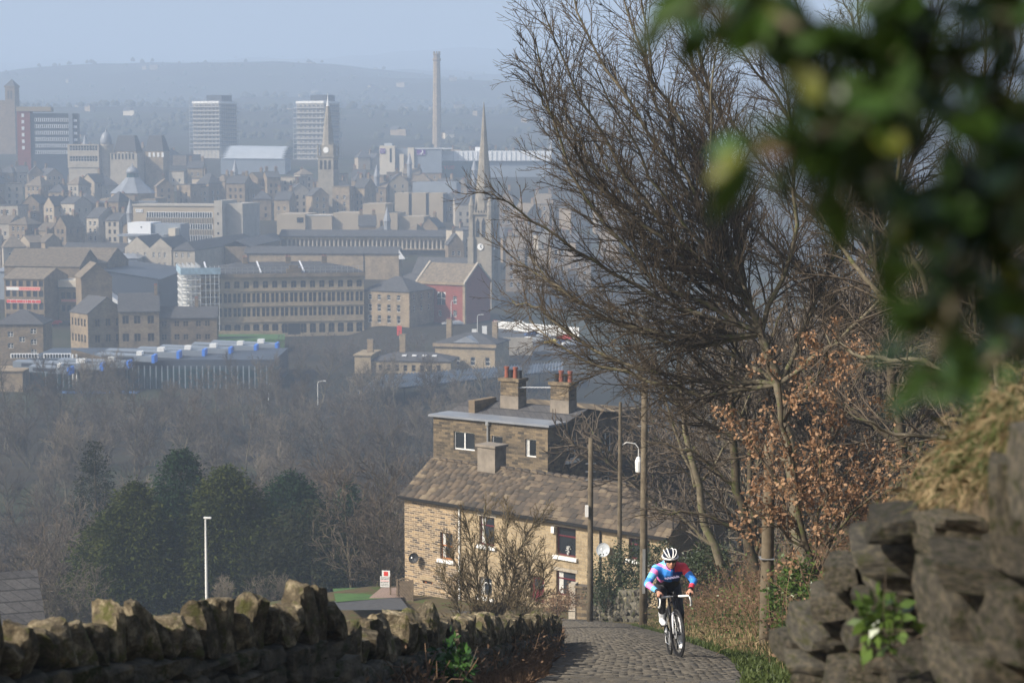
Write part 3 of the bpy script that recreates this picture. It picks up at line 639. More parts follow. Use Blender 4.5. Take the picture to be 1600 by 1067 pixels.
def red_chapel():
    d = 615; s = d/F; rz = R(-33); a = P(652, 500, d); W = 76*s/math.cos(rz); D = 62*s/math.sin(-rz)*.62
    H = 62*s
    ops = [(4, 5.2, 11*s*1.0, 19*s), (7.5, 10.7, 26*s, 46*s, 'arch'), (13.5, 14.9, 28*s, 40*s), (16.5, 17.9, 28*s, 40*s), (13.5, 14.9, 8*s, 18*s), (4, 5.2, 30*s, 42*s), (16.5, 17.9, 8*s, 18*s), (8, 9.2, 8*s, 17*s)]
    ops = [o for o in ops if o[1] < W-.5]
    r = building('red_chapel', 'red brick chapel with stone trim and slate roof beside the steeple', 'chapel', a, rz, W, D, H, 'gable', 26*s, 'redbrick', 'stoneslate', {'front': ops}, 'bars', 'white')
    part_box(r, 'corner_pilaster', 'stone', W-.8, W+.1, -.12, .5, -5, H); part_box(r, 'corner_pilaster', 'stone', -.1, .8, -.12, .5, -5, H); part_box(r, 'cornice', 'stone', -.2, W+.2, -.45, .1, H-.9, H-.1)
    b = MB()
    for x in (-.3, W-.4):
        b.add([(x,-.5,H),(x+.7,-.5,H),(x+.7,D/2,H+26*s+.7),(x,D/2,H+26*s+.7),(x,-.5,H-.6),(x+.7,-.5,H-.6),(x+.7,D/2,H+26*s),(x,D/2,H+26*s)], [(0,1,2,3),(4,0,3,7),(1,5,6,2),(0,4,5,1)])
        b.add([(x,D+.5,H),(x+.7,D+.5,H),(x+.7,D/2,H+26*s+.7),(x,D/2,H+26*s+.7),(x,D+.5,H-.6),(x+.7,D+.5,H-.6),(x+.7,D/2,H+26*s),(x,D/2,H+26*s)], [(3,2,1,0),(7,3,0,4),(2,6,5,1),(1,5,4,0)])
    b.build('gable_coping', M['pale'], r)
red_chapel()
def big_mill():
    d = 592; s = d/F; rz = R(13); a = P(319, 527, d); W = 247*s/math.cos(rz); H = 96*s; D = 24
    r = empty('long_mill', a, rz, 'long four-storey stone mill with round-headed windows and central archway', 'mill')
    n = 17; g = W/n; ops = []
    for i in range(n):
        c = g*(i+.5)
        if i == 9:
            ops += [(c-1.9, c+1.9, 0.3, 19*s, None)]
        else:
            ops += [(c-.95, c+.95, 4*s, 19*s, 'arch')]
        for z, h, st in ((31, 14, 'pair'), (53, 15, 'pair'), (76, 11, 'arch')):
            if st == 'pair': ops += [(c-1.15, c-.12, z*s, (z+h)*s, 'sash'), (c+.12, c+1.15, z*s, (z+h)*s, 'sash')]
            else: ops += [(c-.8, c+.8, z*s, (z+h)*s, 'arch')]
    b = MB(); facade(b, Matrix.Identity(4), W, H, ops, .35)
    lops = []
    for i in range(4):
        c = D*(i+.5)/4
        for z, h in ((4, 14), (31, 14), (53, 15), (76, 11)): lops.append((c-.9, c+.9, z*s, (z+h)*s, 'arch'))
    Ml = Matrix.Translation((0, D, 0)) @ Matrix.Rotation(-math.pi/2, 4, 'Z'); facade(b, Ml, D, H, lops, .35)
    b.box(.4, W-.01, .5, D, -8, H-.02); b.box(0, W, 0.0, .4, -8, -.001); b.build('wall', M['mill'], r)
    put_windows(r, Matrix.Identity(4), ops, .35, 'sash', 'stone2'); put_windows(r, Ml, lops, .35, 'arch', 'stone')
    for z in (22, 47, 71): part_box(r, 'string_course', 'mill', -.12, W+.1, -.18, -.002, z*s, (z+1.6)*s)
    part_box(r, 'cornice', 'stone2', -.5, W+.4, -.7, .2, H-.6, H+.5); part_box(r, 'archway', 'black', g*9.5-1.9, g*9.5+1.9, .2, .34, .3, 19*s)
    o = roof_mesh(W, D, 'hip', 14*s, .3).build('roof', M['slate'], r); o.location.z = H+.5
    pl = MB(); pl.box(-2.2, 2.2, -.5, .6, 0, 1.4); pl.box(-1.3, 1.3, -.5, .6, 1.41, 2.4); pl.build('pediment', M['stone2'], r, (g*9.5, 0, H+.5))
    for x in (.28, .55, .78): inst('chimney', chimney_mesh(1.6, 1.0, 2.4, 3, 'stone2'), r, (W*x, D*.45, H+12*s))
    for x in (.02, .35, .62):
        b = MB(); b.add([(0,-.1,0),(.5,-.1,0),(.5,D/2,14*s),(0,D/2,14*s)], [(0,1,2,3)]); b.box(0, .5, -.1, .2, -.5, .02); b.build('roof_coping', M['whiteclad'], r, (W*x, .3, H+.95))
    for k in range(26):
        part_box(r, 'scaffold_rail_post', 'steel', W*.1+k*W*.9/26, W*.1+k*W*.9/26+.09, -.3, -.2, H+.5, H+2.6)
    for z in (1.4, 2.4): part_box(r, 'scaffold_rail', 'steel', W*.02, W, -.28, -.22, H+z, H+z+.09)
    sr = empty('scaffolding', a, rz, 'white scaffolding with blue netting around the left end of the long mill', 'scaffolding')
    dk = MB(); dk.box(-6.5, -.8, -1.5, D-4, 0, .22); dk = dk.mesh('deck', M['white']); dk2 = MB(); dk2.box(-6.5, 4.5, -1.6, -.3, 0, .22); dk2 = dk2.mesh('deck', M['steel'])
    for k in range(10): inst('deck', dk, sr, (0, 0, 1.2+k*2.0)); inst('deck', dk2, sr, (0, 0, 1.9+k*2.0))
    pm = MB(); pm.box(-.07, .07, -.07, .07, -6, H+3.2); pm = pm.mesh('pole', M['white'])
    for i in range(5):
        for j in range(7): inst('pole', pm, sr, (-6.4+i*1.35, -1.5+j*3.2, 0))
    for i in range(4): inst('pole', pm, sr, (.6+i*1.3, -1.6, 0))
    b = MB(); b.box(-6.7, 5, -1.75, -1.68, H+.6, H+2.6); b.box(-6.75, -6.68, -1.6, D-4, H+.6, H+2.6); b.build('netting', plain('blue_netting', (0.30,0.42,0.50), .7, var=.3, scale=.8), sr)
big_mill()
def georgian():
    d = 605; s = d/F; rz = R(-27); a = P(568, 507, d); W = 74*s/math.cos(rz); D = 15
    H = 54*s; xs = [(2.4,), (5.6,), (9.0,), (12.4,)]
    ops = [(x[0]-.6, x[0]+.6, z*s, z*s+h*s) for x in xs for z, h in ((4, 12), (22, 11), (40, 8)) if x[0] < W-1]
    rops = [(c-.55, c+.55, z*s, z*s+9*s) for c in (3, 7.5, 12) for z in (22, 40)]
    building('hip_roofed_house', 'three-storey stone town house with hipped roof between the mill and the red chapel', 'house', a, rz, W, D, H, 'hip', 20*s, 'stone', 'slate', {'front': ops, 'right': rops}, 'sash', 'white')
    d = 612; building('low_hip_roofed_house', 'lower slate-roofed house tucked behind the hip-roofed town house', 'house', P(600, 500, 628), R(-27), 22, 12, 11, 'hip', 3.5, 'stone2', 'slate')
georgian()
def near_town():
    d = 540; s = d/F
    rz = R(38); a = P(138, 545, d); W = 52*s/math.cos(rz); D = 38*s/math.sin(rz)
    H = 55*s
    ops = {'front': [(c-.75, c+.75, z*s, (z+12)*s, 'mull') for c in (W*.25, W*.53, W*.8) for z in (9, 34)],
           'left': [(c-.5, c+.5, z*s, (z+12)*s, 'sash') for c in (1.3, 3.2, 5.1, 7.0, 8.9) for z in (9, 34) if c < D-.5]}
    r = building('gabled_school', 'stone school block with a big front gable and sunlit side', 'school', a, rz, W, D, H, 'gable', 24*s, 'stone', 'slate', ops, 'mull', 'stone2', ridge='y', ov=.25)
    rz2 = R(10); a2 = P(186, 540, d+3); W2 = 63*s
    ops = {'front': [(c*s-.9, c*s+.9, z*s, (z+13)*s, 'mull') for c in (11, 29, 50) for z in (6, 34)]}
    building('mullioned_school_wing', 'school wing with mullioned windows and steep roof beside the gabled school', 'school', a2, rz2, W2, 11, 54*s, 'gable', 26*s, 'stone', 'slate', ops, 'mull', 'stone2', chim=((W2-.8, 5, .9, .9, 2.4),))
    ops = {'front': [(c*s-.7, c*s+.7, z*s, (z+9)*s, 'cross') for c in (8, 28, 42, 62, 76) for z in (10, 31)]}
    building('plain_stone_house', 'plain two-storey stone house with dark roof right of the school', 'house', P(249, 541, d+6), R(6), 91*s, 10, 45*s, 'gable', 15*s, 'stone2', 'slate', ops, 'cross', 'stone2', chim=((58*s, 5, 1.0, .8, 2.2),))
    d = 515; s = d/F
    ops = {'front': [(c*s-.75, c*s+.75, z*s, (z+8)*s, 'cross') for c, z in ((25, 12), (25, 30), (43, 22), (61, 2), (61, 18), (61, 35))]}
    building('roadside_house', 'stone house with white windows and skylit hipped roof at the left edge', 'house', P(-8, 556, d), R(2), 76*s, 12, 50*s, 'hip', 19*s, 'stone2', 'slate', ops, 'cross', 'white')
    d = 600; s = d/F; rz = R(-12); a = P(8, 507, d); W = 67*s
    ops = {'front': [(c*s-.7, c*s+.7, z*s, (z+h)*s, 'bars') for c in (6, 17, 28, 41, 52, 62) for z, h in ((6, 11), (24, 11), (44, 10), (60, 9))]}
    r = building('banner_mill', 'brick-brown mill hung with two long red and white banners', 'mill', a, rz, W, 17, 72*s, 'gable', 14*s, 'stone2', 'stoneslate', ops, 'bars', 'navy')
    for k, (z, mt) in enumerate(((54, 'pinkprint'), (34, 'white'))):
        f = part_box(r, 'banner', mt, 4*s, 61*s, -.16, -.05, z*s, (z+5.5)*s)
        rr = random.Random(k)
        if k == 0:
            part_box(f, 'banner_panel', 'white', 4.2*s, 25*s, -.2, -.161, (z+.3)*s, (z+5.2)*s)
            for i in range(8): part_box(f, 'print_mark', 'redpaint', (28+i*4)*s, (28+i*4+3)*s, -.2, -.165, (z+2)*s, (z+3.6)*s)
        else:
            for i in range(15):
                x = (7.2+i*3.55)*s; part_box(f, 'print_mark', 'redpaint', x, x+rr.choice((.25, .4))*2.2, -.2, -.165, (z+.6)*s, (z+5)*s)
                if rr.random() < .7: part_box(f, 'print_mark', 'redpaint', x+.5, x+1.1*s*2, -.2, -.165, (z+rr.choice((.6, 2.2, 3.9)))*s, (z+4.9)*s)
            part_box(f, 'banner_end', 'redpaint', 4.1*s, 7*s, -.2, -.161, (z+.4)*s, (z+5.1)*s)
    r = building('mill_annex', 'recessed mill wing with a blank cream upper wall and pink banner', 'mill', P(92, 500, 606), R(-6), 34*606/F, 12, 50*s, 'flat', 0, 'stone2', 'slate', {'front': [(c*s-.6, c*s+.6, z*s, (z+10)*s, 'bars') for c in (8, 17, 27) for z in (14, 34)]}, 'bars', 'navy')
    part_box(r, 'upper_wall', 'cream', 0, 33*s, -.1, 10, 50*s+.41, 63*s); part_box(r, 'banner', 'pinkprint', 5*s, 33*s, -.2, -.06, 29*s, 33*s)
    building('brown_roofed_mill', 'brown-roofed mill range behind the banner mill', 'mill', P(8, 478, 640), R(-12), 26, 16, 13, 'gable', 5, 'stone2', 'stoneslate'); building('brown_roofed_warehouse', 'brown-roofed warehouse with ridge running back, behind the cream wall', 'warehouse', P(60, 470, 650), R(-12), 24, 18, 12.5, 'gable', 4.5, 'stone2', 'stoneslate')
    building('small_gabled_mill', 'small dark gabled mill behind the school gable', 'mill', P(128, 492, 585), R(20), 9, 12, 11, 'gable', 4, 'stone2', 'stoneslate', ridge='y')
    d = 640; s = d/F; r = empty('metal_shed', P(100, 478, d), R(-4), 'large dark navy metal shed with broad sheet roofs', 'shed')
    b = MB(); W = 150*s
    b.add([(0,0,-8),(W,0,-8),(W,0,42*s),(60*s,0,56*s),(0,0,40*s),(0,40,-8),(W,40,-8),(W,40,48*s),(60*s,40,60*s),(0,40,50*s)], [(0,1,2,3,4),(1,6,7,2),(0,4,9,5)]); b.build('wall', M['navy'], r)
    b = MB(); b.quad((-1,-.5,40*s+.1),(60*s,-.5,56*s+.1),(60*s,40,60*s+.1),(-1,40,50*s+.1)); b.quad((60*s,-.5,56*s+.1),(W+1,-.5,42*s+.1),(W+1,40,48*s+.1),(60*s,40,60*s+.1)); b.build('roof', M['navy'], r)
    b = MB(); b.add([(66*s,-6,16*s),(101*s,-6,3*s),(101*s,-6,5.5*s),(72*s,-6,26*s),(66*s,-6,24*s),(66*s,-.05,16*s),(101*s,-.05,3*s),(101*s,-.05,5.5*s),(72*s,-.05,26*s),(66*s,-.05,24*s)], [(0,1,2,3,4),(3,2,7,8),(4,3,8,9)]); b.build('white_gable_edge', M['whiteclad'], r)
    r = empty('sheet_roofed_market', P(-10, 458, 665), R(-5), 'wide pale blue-grey sheet roofs stepping down behind the brown-roofed mills', 'shed'); s = 665/F
    for k, (x0, x1, y0, z) in enumerate(((0, 120, 0, 34), (60, 190, 8, 42), (20, 205, 20, 50))):
        b = MB(); b.box(x0*s, x1*s, y0, y0+11, -8, z*s); b.build('wall', M['greyclad'], r)
        b = MB(); b.add([(x0*s-.5,y0-.5,z*s+.02),(x1*s+.5,y0-.5,z*s+.02),(x1*s+.5,y0+11.5,(z+3)*s),(x0*s-.5,y0+11.5,(z+3)*s),((x0+20)*s,y0+6,(z+7)*s),((x1-14)*s,y0+6,(z+7)*s)], [(0,1,5,4),(2,3,4,5),(1,2,5),(3,0,4)]); b.build('roof', M['lead'], r)
near_town()
def museum():
    d = 462; s = d/F; r = empty('modern_museum', (0, d, P(0, 600, d).z), 0, 'modern glass and metal museum with rows of blue-ended roof monitors', 'museum')
    X = lambda px, dd=d: xat(px, 570, dd); z0 = P(0, 600, d).z
    Z = lambda py, dd: zat(py, dd) - z0
    def mon(px0, px1, py, dd, blue=True):
        y = dd-d; h = 9*dd/F; zt = Z(py, dd); x0, x1 = X(px0, dd), X(px1, dd); L = x1-x0
        g = MB(); g.add([(x0,y,zt),(x1,y,zt-h*.45),(x1,y,zt-h*1.45),(x0,y,zt-h),(x0,y+5,zt),(x1,y+5,zt-h*.45),(x1,y+5,zt-h*1.45),(x0,y+5,zt-h)], [(0,3,2,1),(0,1,5,4),(1,2,6,5),(3,0,4,7)])
        g = g.build('roof_monitor', M['greyclad'], r)
        b = MB(); b.add([(x0+L*.1,y-.06,zt-h*.25),(x0+L*.68,y-.06,zt-h*.50),(x0+L*.68,y-.06,zt-h*1.05),(x0+L*.1,y-.06,zt-h*.8)], [(0,3,2,1)]); b.build('louvre', M['navy'], g)
        b = MB(); b.box(x0+L*.72, x0+L*.82, y+.5, y+1.6, zt-h*.3, zt+h*.35); b.box(x0+L*.72, x0+L*.82, y+2, y+3, zt-h*.3, zt+h*.35); b.build('roof_vent', M['white'], g)
        if blue: b = MB(); b.box(x1+.02, x1+.7, y-.3, y+4, zt-h*1.6, zt-h*.25); b.build('end_panel', M['blueclad'], g)
    for px0, px1, py, dd in ((150, 237, 553, 462), (165, 276, 547, 470), (215, 316, 544, 476), (250, 357, 541, 482), (300, 397, 537, 490), (330, 430, 534, 496), (90, 197, 562, 455), (20, 156, 565, 452), (45, 105, 572, 447)): mon(px0, px1, py, dd)
    b = MB(); b.box(X(30), X(425), 6, 34, -6, Z(566, d)); b.build('main_hall', M['navy'], r)
    b = MB(); b.box(X(30), X(432), 1.0, 5.95, -6, Z(577, d)); b.build('glass_front', M['greenglass'], r)
    pm = MB(); pm.box(-.12, .12, -.12, .12, -6, Z(572, d)); pm = pm.mesh('steel_column', M['greyclad'])
    for i in range(40): inst('steel_column', pm, r, (X(70+i*9.1), .6, 0))
    b = MB(); b.box(X(-14), X(45), -6, 4, -6, Z(576, d)); b.box(X(-14)-.3, X(45)+.3, -6.3, 4.3, Z(576, d)+.003, Z(574.5, d)); b.build('stone_drum_wall', M['stone'], r)
    b = MB(); x0, x1 = X(114), X(197); b.add([(x0,-1.5,-4),(x1,-1.5,-4),(x1,-1.5,Z(567, d)),(x0,-1.5,Z(545, d)),(x0,-.8,-4),(x1,-.8,-4),(x1,-.8,Z(567, d)),(x0,-.8,Z(545, d))], [(0,1,2,3),(3,2,6,7),(1,5,6,2),(0,3,7,4)]); b.build('stone_fin_wall', M['stone2'], r)
    for x in (8, 60): 
        f = part_box(r, 'clerestory', 'whiteclad', X(x), X(x+44), 5.0, 5.9, Z(563, d), Z(556, d))
        for i in range(9): part_box(f, 'pane', 'glass', X(x+2+i*4.6), X(x+4.6+i*4.6), 4.9, 4.99, Z(562.4, d), Z(556.8, d))
    b = MB(); b.box(X(105), X(225), -9, -6, -6, Z(606, d)); b.build('blue_low_wall', plain('blue_hoarding', (0.10,0.2,0.42), .6), r)
    b = MB()
    for k in range(2): b.tube([(X(117+6*k), -2, -6), (X(117+6*k), -2, Z(552, d))], .22, 8)
    b.tube([(X(108), -2, Z(584, d)), (X(126), -2, Z(570, d))], .14, 6); b.build('entrance_mast', M['white'], r)
    # lawn and stone terrace in front of the long mill
    b = MB(); a0, a1, a2, a3 = P(338, 530, 548), P(445, 530, 548), P(445, 522, 572), P(338, 522, 572); up = Vector((0,0,0))
    q4 = [a0, a1, a2, a3]; b.add(q4+[Vector((v.x, v.y, -60)) for v in q4], [(0,1,2,3)]+[(i, i+4, (i+1)%4+4, (i+1)%4) for i in range(4)]); tag(b.build('lawn', plain('mown_lawn', (0.05,0.12,0.025), .95, var=.3, scale=.5)), kind='structure')
    b = MB(); q = a3; b.box(q.x, q.x+19, 572.1, 572.7, -60, q.z+.9); tag(b.build('retaining_wall', M['stone']), 'long low pale stone wall edging the lawn before the mill', 'wall')
museum()
def station():
    d = 497; s = d/F; a = P(557, 585, d)
    r = empty('station_building', a, R(-7), 'low sandstone station house with two tall chimneys', 'station')
    W = 150*s; H = 22*s
    ops = grid(3, W-2, 9, 1.0, [6*s], 10*s); b = MB(); facade(b, Matrix.Identity(4), W, H, ops, .25); b.box(.05, W-.1, .3, 11, -6, H-.02); b.box(-.3, 24*s, -.8, 11.3, -6, H+8*s); b.box(-.6, 24*s+.3, -1.1, 11.6, H+8*s+.003, H+10*s); b.build('wall', M['house'], r); put_windows(r, Matrix.Identity(4), [o for o in ops if o[0] > 24*s], .25, 'sash', 'stone')
    o = roof_mesh(W-24*s, 11, 'hip', 10*s, .3).build('roof', M['slate'], r); o.location = (24*s, 0, H)
    for x, h in ((16, 3.4), (68, 4.8)): inst('chimney', chimney_mesh(1.5, 1.2, h, 0, 'stone'), r, (x*s, 5.5, H+8*s))
    for k in range(4): part_box(r, 'skylight', 'whiteclad', (70+k*16)*s, (77+k*16)*s, 2.2, 3.6, H+4.4*s+.3, H+6.3*s+.3)
    d = 508; s = d/F; W = 98*s; ops = [(c*s-.6, c*s+.6, 8*s, 21*s) for c in (37, 62, 86)]
    r = building('pedimented_station_house', 'classical sandstone station house with shallow hipped roof and chimneys', 'station', P(680, 577, d), R(-16), W, 13, 42*s, 'hip', 13*s, 'house', 'slate', {'front': ops}, 'sash', 'white', chim=((12*s, 6, 1.4, 1.1, 3.4), (84*s, 8, 1.4, 1.1, 3.2)), chm='stone')
    part_box(r, 'cornice', 'stone', -.5, W+.5, -.6, .1, 42*s-.9, 42*s-.05)
    b = MB(); b.add([(30*s,-.5,42*s+.25),(72*s,-.5,42*s+.25),(51*s,-.5,53*s),(30*s,5,42*s+.25),(72*s,5,42*s+.25),(51*s,6,53*s)], [(0,1,2),(1,4,5,2),(3,0,2,5)]); b.build('pediment', M['lead'], r)
    # the long ribbed platform canopy
    r = empty('platform_canopy', (0, 0, 0), 0, 'long ribbed grey station canopy roof running past the trees', 'canopy')
    A, B, Cc, Dd = P(560, 612, 425), P(880, 578, 462), P(880, 566, 478), P(590, 588, 452)
    b = MB(); b.quad(A, B, Cc, Dd); b.quad(A-Vector((0,0,.4)), Dd-Vector((0,0,.4)), Cc-Vector((0,0,.4)), B-Vector((0,0,.4))); b.build('roof_sheet', M['greyclad'], r)
    for k in range(60):
        t = (k+.5)/60; p, q = A.lerp(B, t), Dd.lerp(Cc, t); u = Vector((.28,0,0)); h = Vector((0,0,.45))
        b = MB(); b.add([p+Vector((0,0,.02)), p+u+Vector((0,0,.02)), p+u*.5+h, q+Vector((0,0,.02)), q+u+Vector((0,0,.02)), q+u*.5+h], [(0,1,2),(0,2,5,3),(1,4,5,2)]); b.build('roof_rib', M['greyclad'], r)
    for k in range(12):
        p = A.lerp(B, (k+.5)/12); part_box(r, 'post', 'black', p.x-.12, p.x+.12, p.y+1, p.y+1.24, p.z-5, p.z-.4)
    # car park behind a white hoarding
    d = 530; s = d/F; a = P(778, 545, d); tag(empty('dummy'), '', '') if False else None
    b = MB(); q = [P(776, 546, 528), P(905, 552, 528), P(905, 520, 575), P(776, 513, 575)]; lo_ = [Vector((v.x, v.y, -60)) for v in q]; b.add(q+lo_, [(0,1,2,3)]+[(i, i+4, (i+1)%4+4, (i+1)%4) for i in range(4)]); tag(b.build('car_park', plain('car_park_asphalt', (0.06,0.06,0.062), .9, var=.2)), kind='structure')
    p0, p1 = P(772, 513, 577), P(905, 524, 560); n = 14
    hr = empty('hoarding', p0, 0, 'long white panelled hoarding along the back of the car park', 'hoarding')
    for k in range(n):
        u, v = p0.lerp(p1, k/n)-p0, p0.lerp(p1, (k+.96)/n)-p0
        b = MB(); b.add([u+Vector((0,0,-1)), v+Vector((0,0,-1)), v+Vector((0,0,2.2)), u+Vector((0,0,2.2)), u+Vector((0,.12,-1)), v+Vector((0,.12,-1)), v+Vector((0,.12,2.2)), u+Vector((0,.12,2.2))], [(0,1,2,3),(3,2,6,7),(5,4,7,6),(0,3,7,4),(1,5,6,2)]); b.build('panel', M['white'], hr)
    b = MB(); p0, p1 = P(779, 540, 526), P(832, 541, 526); b.box(p0.x, p1.x, 525.5, 526, p0.z-2.5, p0.z+2.2)
    tag(b.build('sunlit_boundary_wall', M['pale']), 'bright sunlit stone wall below the parked cars', 'wall')
station()
def car_mesh(col):
    b = MB(); L, Wd = 4.2, 1.75
    prof = [(0,.35),(.05,.75),(.9,.88),(1.45,1.38),(3.0,1.42),(3.75,.95),(4.15,.85),(4.2,.35)]
    n = len(prof)
    vs = [(x, 0.0 + (.14 if z > 1 else 0), z) for x, z in prof] + [(x, Wd - (.14 if z > 1 else 0), z) for x, z in prof]
    b.add(vs, [tuple(range(n)), tuple(reversed(range(n, 2*n)))] + [(i, i+n, (i+1)%n+n, (i+1)%n) for i in range(n)])
    return b.mesh('body', col)
def cars():
    paints = {'white': M['white'], 'silver': M['silver'], 'yellow': plain('yellow_paint', (.6,.45,.03), .35, var=.05), 'black': M['black'], 'red': M['redpaint'], 'blue': plain('blue_paint', (.03,.07,.2), .35, var=.05)}
    wm = MB(); wm.lathe([(.31,0),(.31,.2)], 12, 0, Matrix.Rotation(math.pi/2, 4, 'X')); wm = wm.mesh('wheel', M['black'])
    gm = MB(); gm.add([(1.05,-.005+.07,.92),(1.5,.13,1.33),(2.95,.13,1.36),(3.55,.07,.96)], [(0,3,2,1)]); gm.add([(1.05,1.755-.07,.92),(1.5,1.62,1.33),(2.95,1.62,1.36),(3.55,1.685,.96)], [(0,1,2,3)]); gm.add([(.93,.15,.92),(1.43,.2,1.36),(1.43,1.55,1.36),(.93,1.6,.92)], [(0,1,2,3)]); gm = gm.mesh('window', M['glass'])
    bodies = {k: car_mesh(m) for k, m in paints.items()}
    spots = [(812, 534, 545, 'white', 'white car nearest the hoarding end'), (826, 536, 543, 'silver', 'silver car second in the car park row'), (841, 537, 541, 'black', 'black car in the middle of the car park row'), (851, 538.5, 539, 'yellow', 'yellow car in the car park'), (866, 540, 538, 'blue', 'dark blue car right of the yellow car'), (880, 541, 537, 'white', 'white car at the right of the car park row'),
             (838, 528, 556, 'silver', 'silver car in the back row by the hoarding'), (822, 526, 558, 'blue', 'dark blue car in the back row by the hoarding'), (870, 531, 554, 'red', 'red car in the back row by the hoarding'),
             (692, 509, 598, 'white', 'white car parked before the red chapel'), (704, 509, 598, 'silver', 'silver car parked before the red chapel'), (800, 503, 590, 'white', 'white car on the road past the chapel'),
             (78, 514, 565, 'red', 'red car parked beside the banner mill'), (92, 513, 566, 'black', 'black car parked beside the banner mill'), (80, 534, 535, 'blue', 'dark blue car in the lane by the school'), (103, 531, 538, 'silver', 'silver car in the lane by the school')]
    for px, py, d, c, lab in spots:
        p = P(px, py, d)
        if not (776 < px < 900 and d < 570):
            d = 602 if py < 520 else d; p = Vector((xat(px, py, d), d, Tz(xat(px, py, d), d)+.05))
        r = empty('parked_car', p, R(random.Random(px).uniform(-25, 25)), lab, 'car', 'cars parked in the town')
        inst('body', bodies[c], r); inst('window', gm, r)
        for x in (.75, 3.35):
            for y in (.22, 1.77): inst('wheel', wm, r, (x, y, .31))
cars()
def street_bits():
    pm = MB(); pm.tube([(0,0,-1),(0,0,9),(.15,0,9.5),(1.2,0,9.7)], [.11,.07,.06,.05], 8); pm = pm.mesh('post', M['white']); lm = MB(); lm.box(1.1, 1.8, -.15, .15, 9.6, 9.75); lm = lm.mesh('lantern', M['white'])
    for px, py, d, lab in ((420, 668, 430, 'thin white street lamp among the valley trees, left one'), (497, 664, 430, 'thin white street lamp among the valley trees, right one'), (746, 520, 560, 'street lamp on the road below the red chapel'), (705, 512, 585, 'dark street lamp before the red chapel front')):
        p = P(px, py, d); p.z = Tz(p.x, d) if px > 600 else p.z; r = empty('street_lamp', p, 0, lab, 'street lamp', 'street lamps'); inst('post', pm, r); inst('lantern', lm, r)
    for px, py, d, m, lab in ((624, 507, 575, 'redpaint', 'tall red and white sign before the hip-roofed house'), (741, 512, 570, 'white', 'white sign board on posts by the chapel road'), (757, 503, 575, 'white', 'white banner sign on a pole right of the chapel')):
        p = P(px, py, d); p.z = Tz(p.x, d); r = empty('street_sign', p, 0, lab, 'sign'); b = MB(); b.tube([(0,0,-1),(0,0,4)], .08, 6); b.build('post', M['steel'], r); b = MB(); b.box(-.7, .7, -.1, -.02, 1.2, 4); b.build('panel', M[m], r)
street_bits()
def filler():
    rr = random.Random(11); k = 0
    walls = ['stone','stone','stone2','stone2','pale','beige']
    rows = [  # d, px0, px1, row description, height range
        (735, -30, 100, 'the row behind the sheet-roofed sheds', (9, 13)), (790, -30, 205, 'the row beside the ribbon-window office', (9, 14)), (850, -30, 200, 'the row below the market dome', (10, 15)),
        (925, -30, 170, 'the row left of the market dome', (9, 14)), (930, 245, 430, 'the row right of the market dome', (9, 15)), (880, 395, 560, 'the row in front of the clock tower', (11, 16)), (960, 300, 500, 'the row left of the clock tower', (9, 14)),
        (1010, 215, 310, 'the row below the left tower block', (10, 14)), (1010, -30, 110, 'the row below the dark office block', (8, 12)), (940, 530, 745, 'the row below the hotel', (8, 13)), (860, 690, 760, 'the row left of the steeple', (8, 12)), (1020, 520, 690, 'the upper row below the hotel', (6, 9)),
        (745, 700, 1000, 'the back row past the steeple', (10, 16)), (840, 780, 1060, 'the middle row past the steeple', (10, 16)), (690, 790, 900, 'the near row past the steeple', (12, 18)), (1150, 560, 900, 'the row beyond the cinema', (6, 9)), (1180, 110, 300, 'the row beyond the domed building', (6, 9)), (800, 560, 740, 'the row before the beige bays', (5, 8))]
    for d, p0, p1, desc, (h0, h1) in rows:
        px = p0; s = d/F; L = []
        while px < p1:
            wpx = rr.uniform(19, 40)*850/d; dd = d + rr.uniform(-14, 14); rz = R(rr.choice((-28, -12, -6, 8, 20, 35)) + rr.uniform(-5, 5))
            W = max(6, wpx*s*.85); D = rr.uniform(8, 12); H = rr.uniform(h0, h1)*.8; x = xat(px, 300, dd)
            L.append((x, dd, rz, W, D, H)); px += wpx
        for i, (x, dd, rz, W, D, H) in enumerate(L):
            ridge = rr.choice(('x', 'x', 'y')); n = max(2, int(W/3)); rw = [1.2+3*j for j in range(max(1, int(H/3.2)))]
            kind = rr.choice(('gable','gable','gable','hip','flat')); roofm = rr.choice(('slate','slate','stoneslate'))
            ops = {'front': grid(.8, W-.8, n, 1.1, rw, 1.7), 'right': grid(1, D-1, 2, 1.0, rw[-1:], 1.6)} if d < 1100 else {}
            ch = [(.9, D/2, 1.3, .9, 1.8), (W-.9, D/2, 1.3, .9, 1.8)] if ridge == 'x' and kind == 'gable' else ([(W/2, D*.8, 1.2, .9, 1.8)] if kind != 'flat' else [])
            look = {'gable': 'gabled', 'hip': 'hip-roofed', 'flat': 'flat-roofed'}[kind]
            building('town_building', f'{look} stone building, {ORD[i]} from left in {desc}', 'building', (x, dd, Tz(x, dd)+.3), rz, W, D, H, kind, rr.uniform(2.4, 4.2), rr.choice(walls), roofm, ops, 'sash', rr.choice(('white','white','stone2')), ridge=ridge, chim=ch, group='stone buildings of the town centre')
            if rr.random() < .06:
                p = Vector((x+W*.4, dd, Tz(x, dd)+H+2)); r = empty('roof_turret', p, 0, f'pointed lead turret over {ORD[i]} building in {desc}', 'turret')
                b = MB(); b.lathe([(1.3,-4),(1.3,3),(1.6,3.2),(.1,9)], 8); b.build('spirelet', M['lead'], r)
filler()
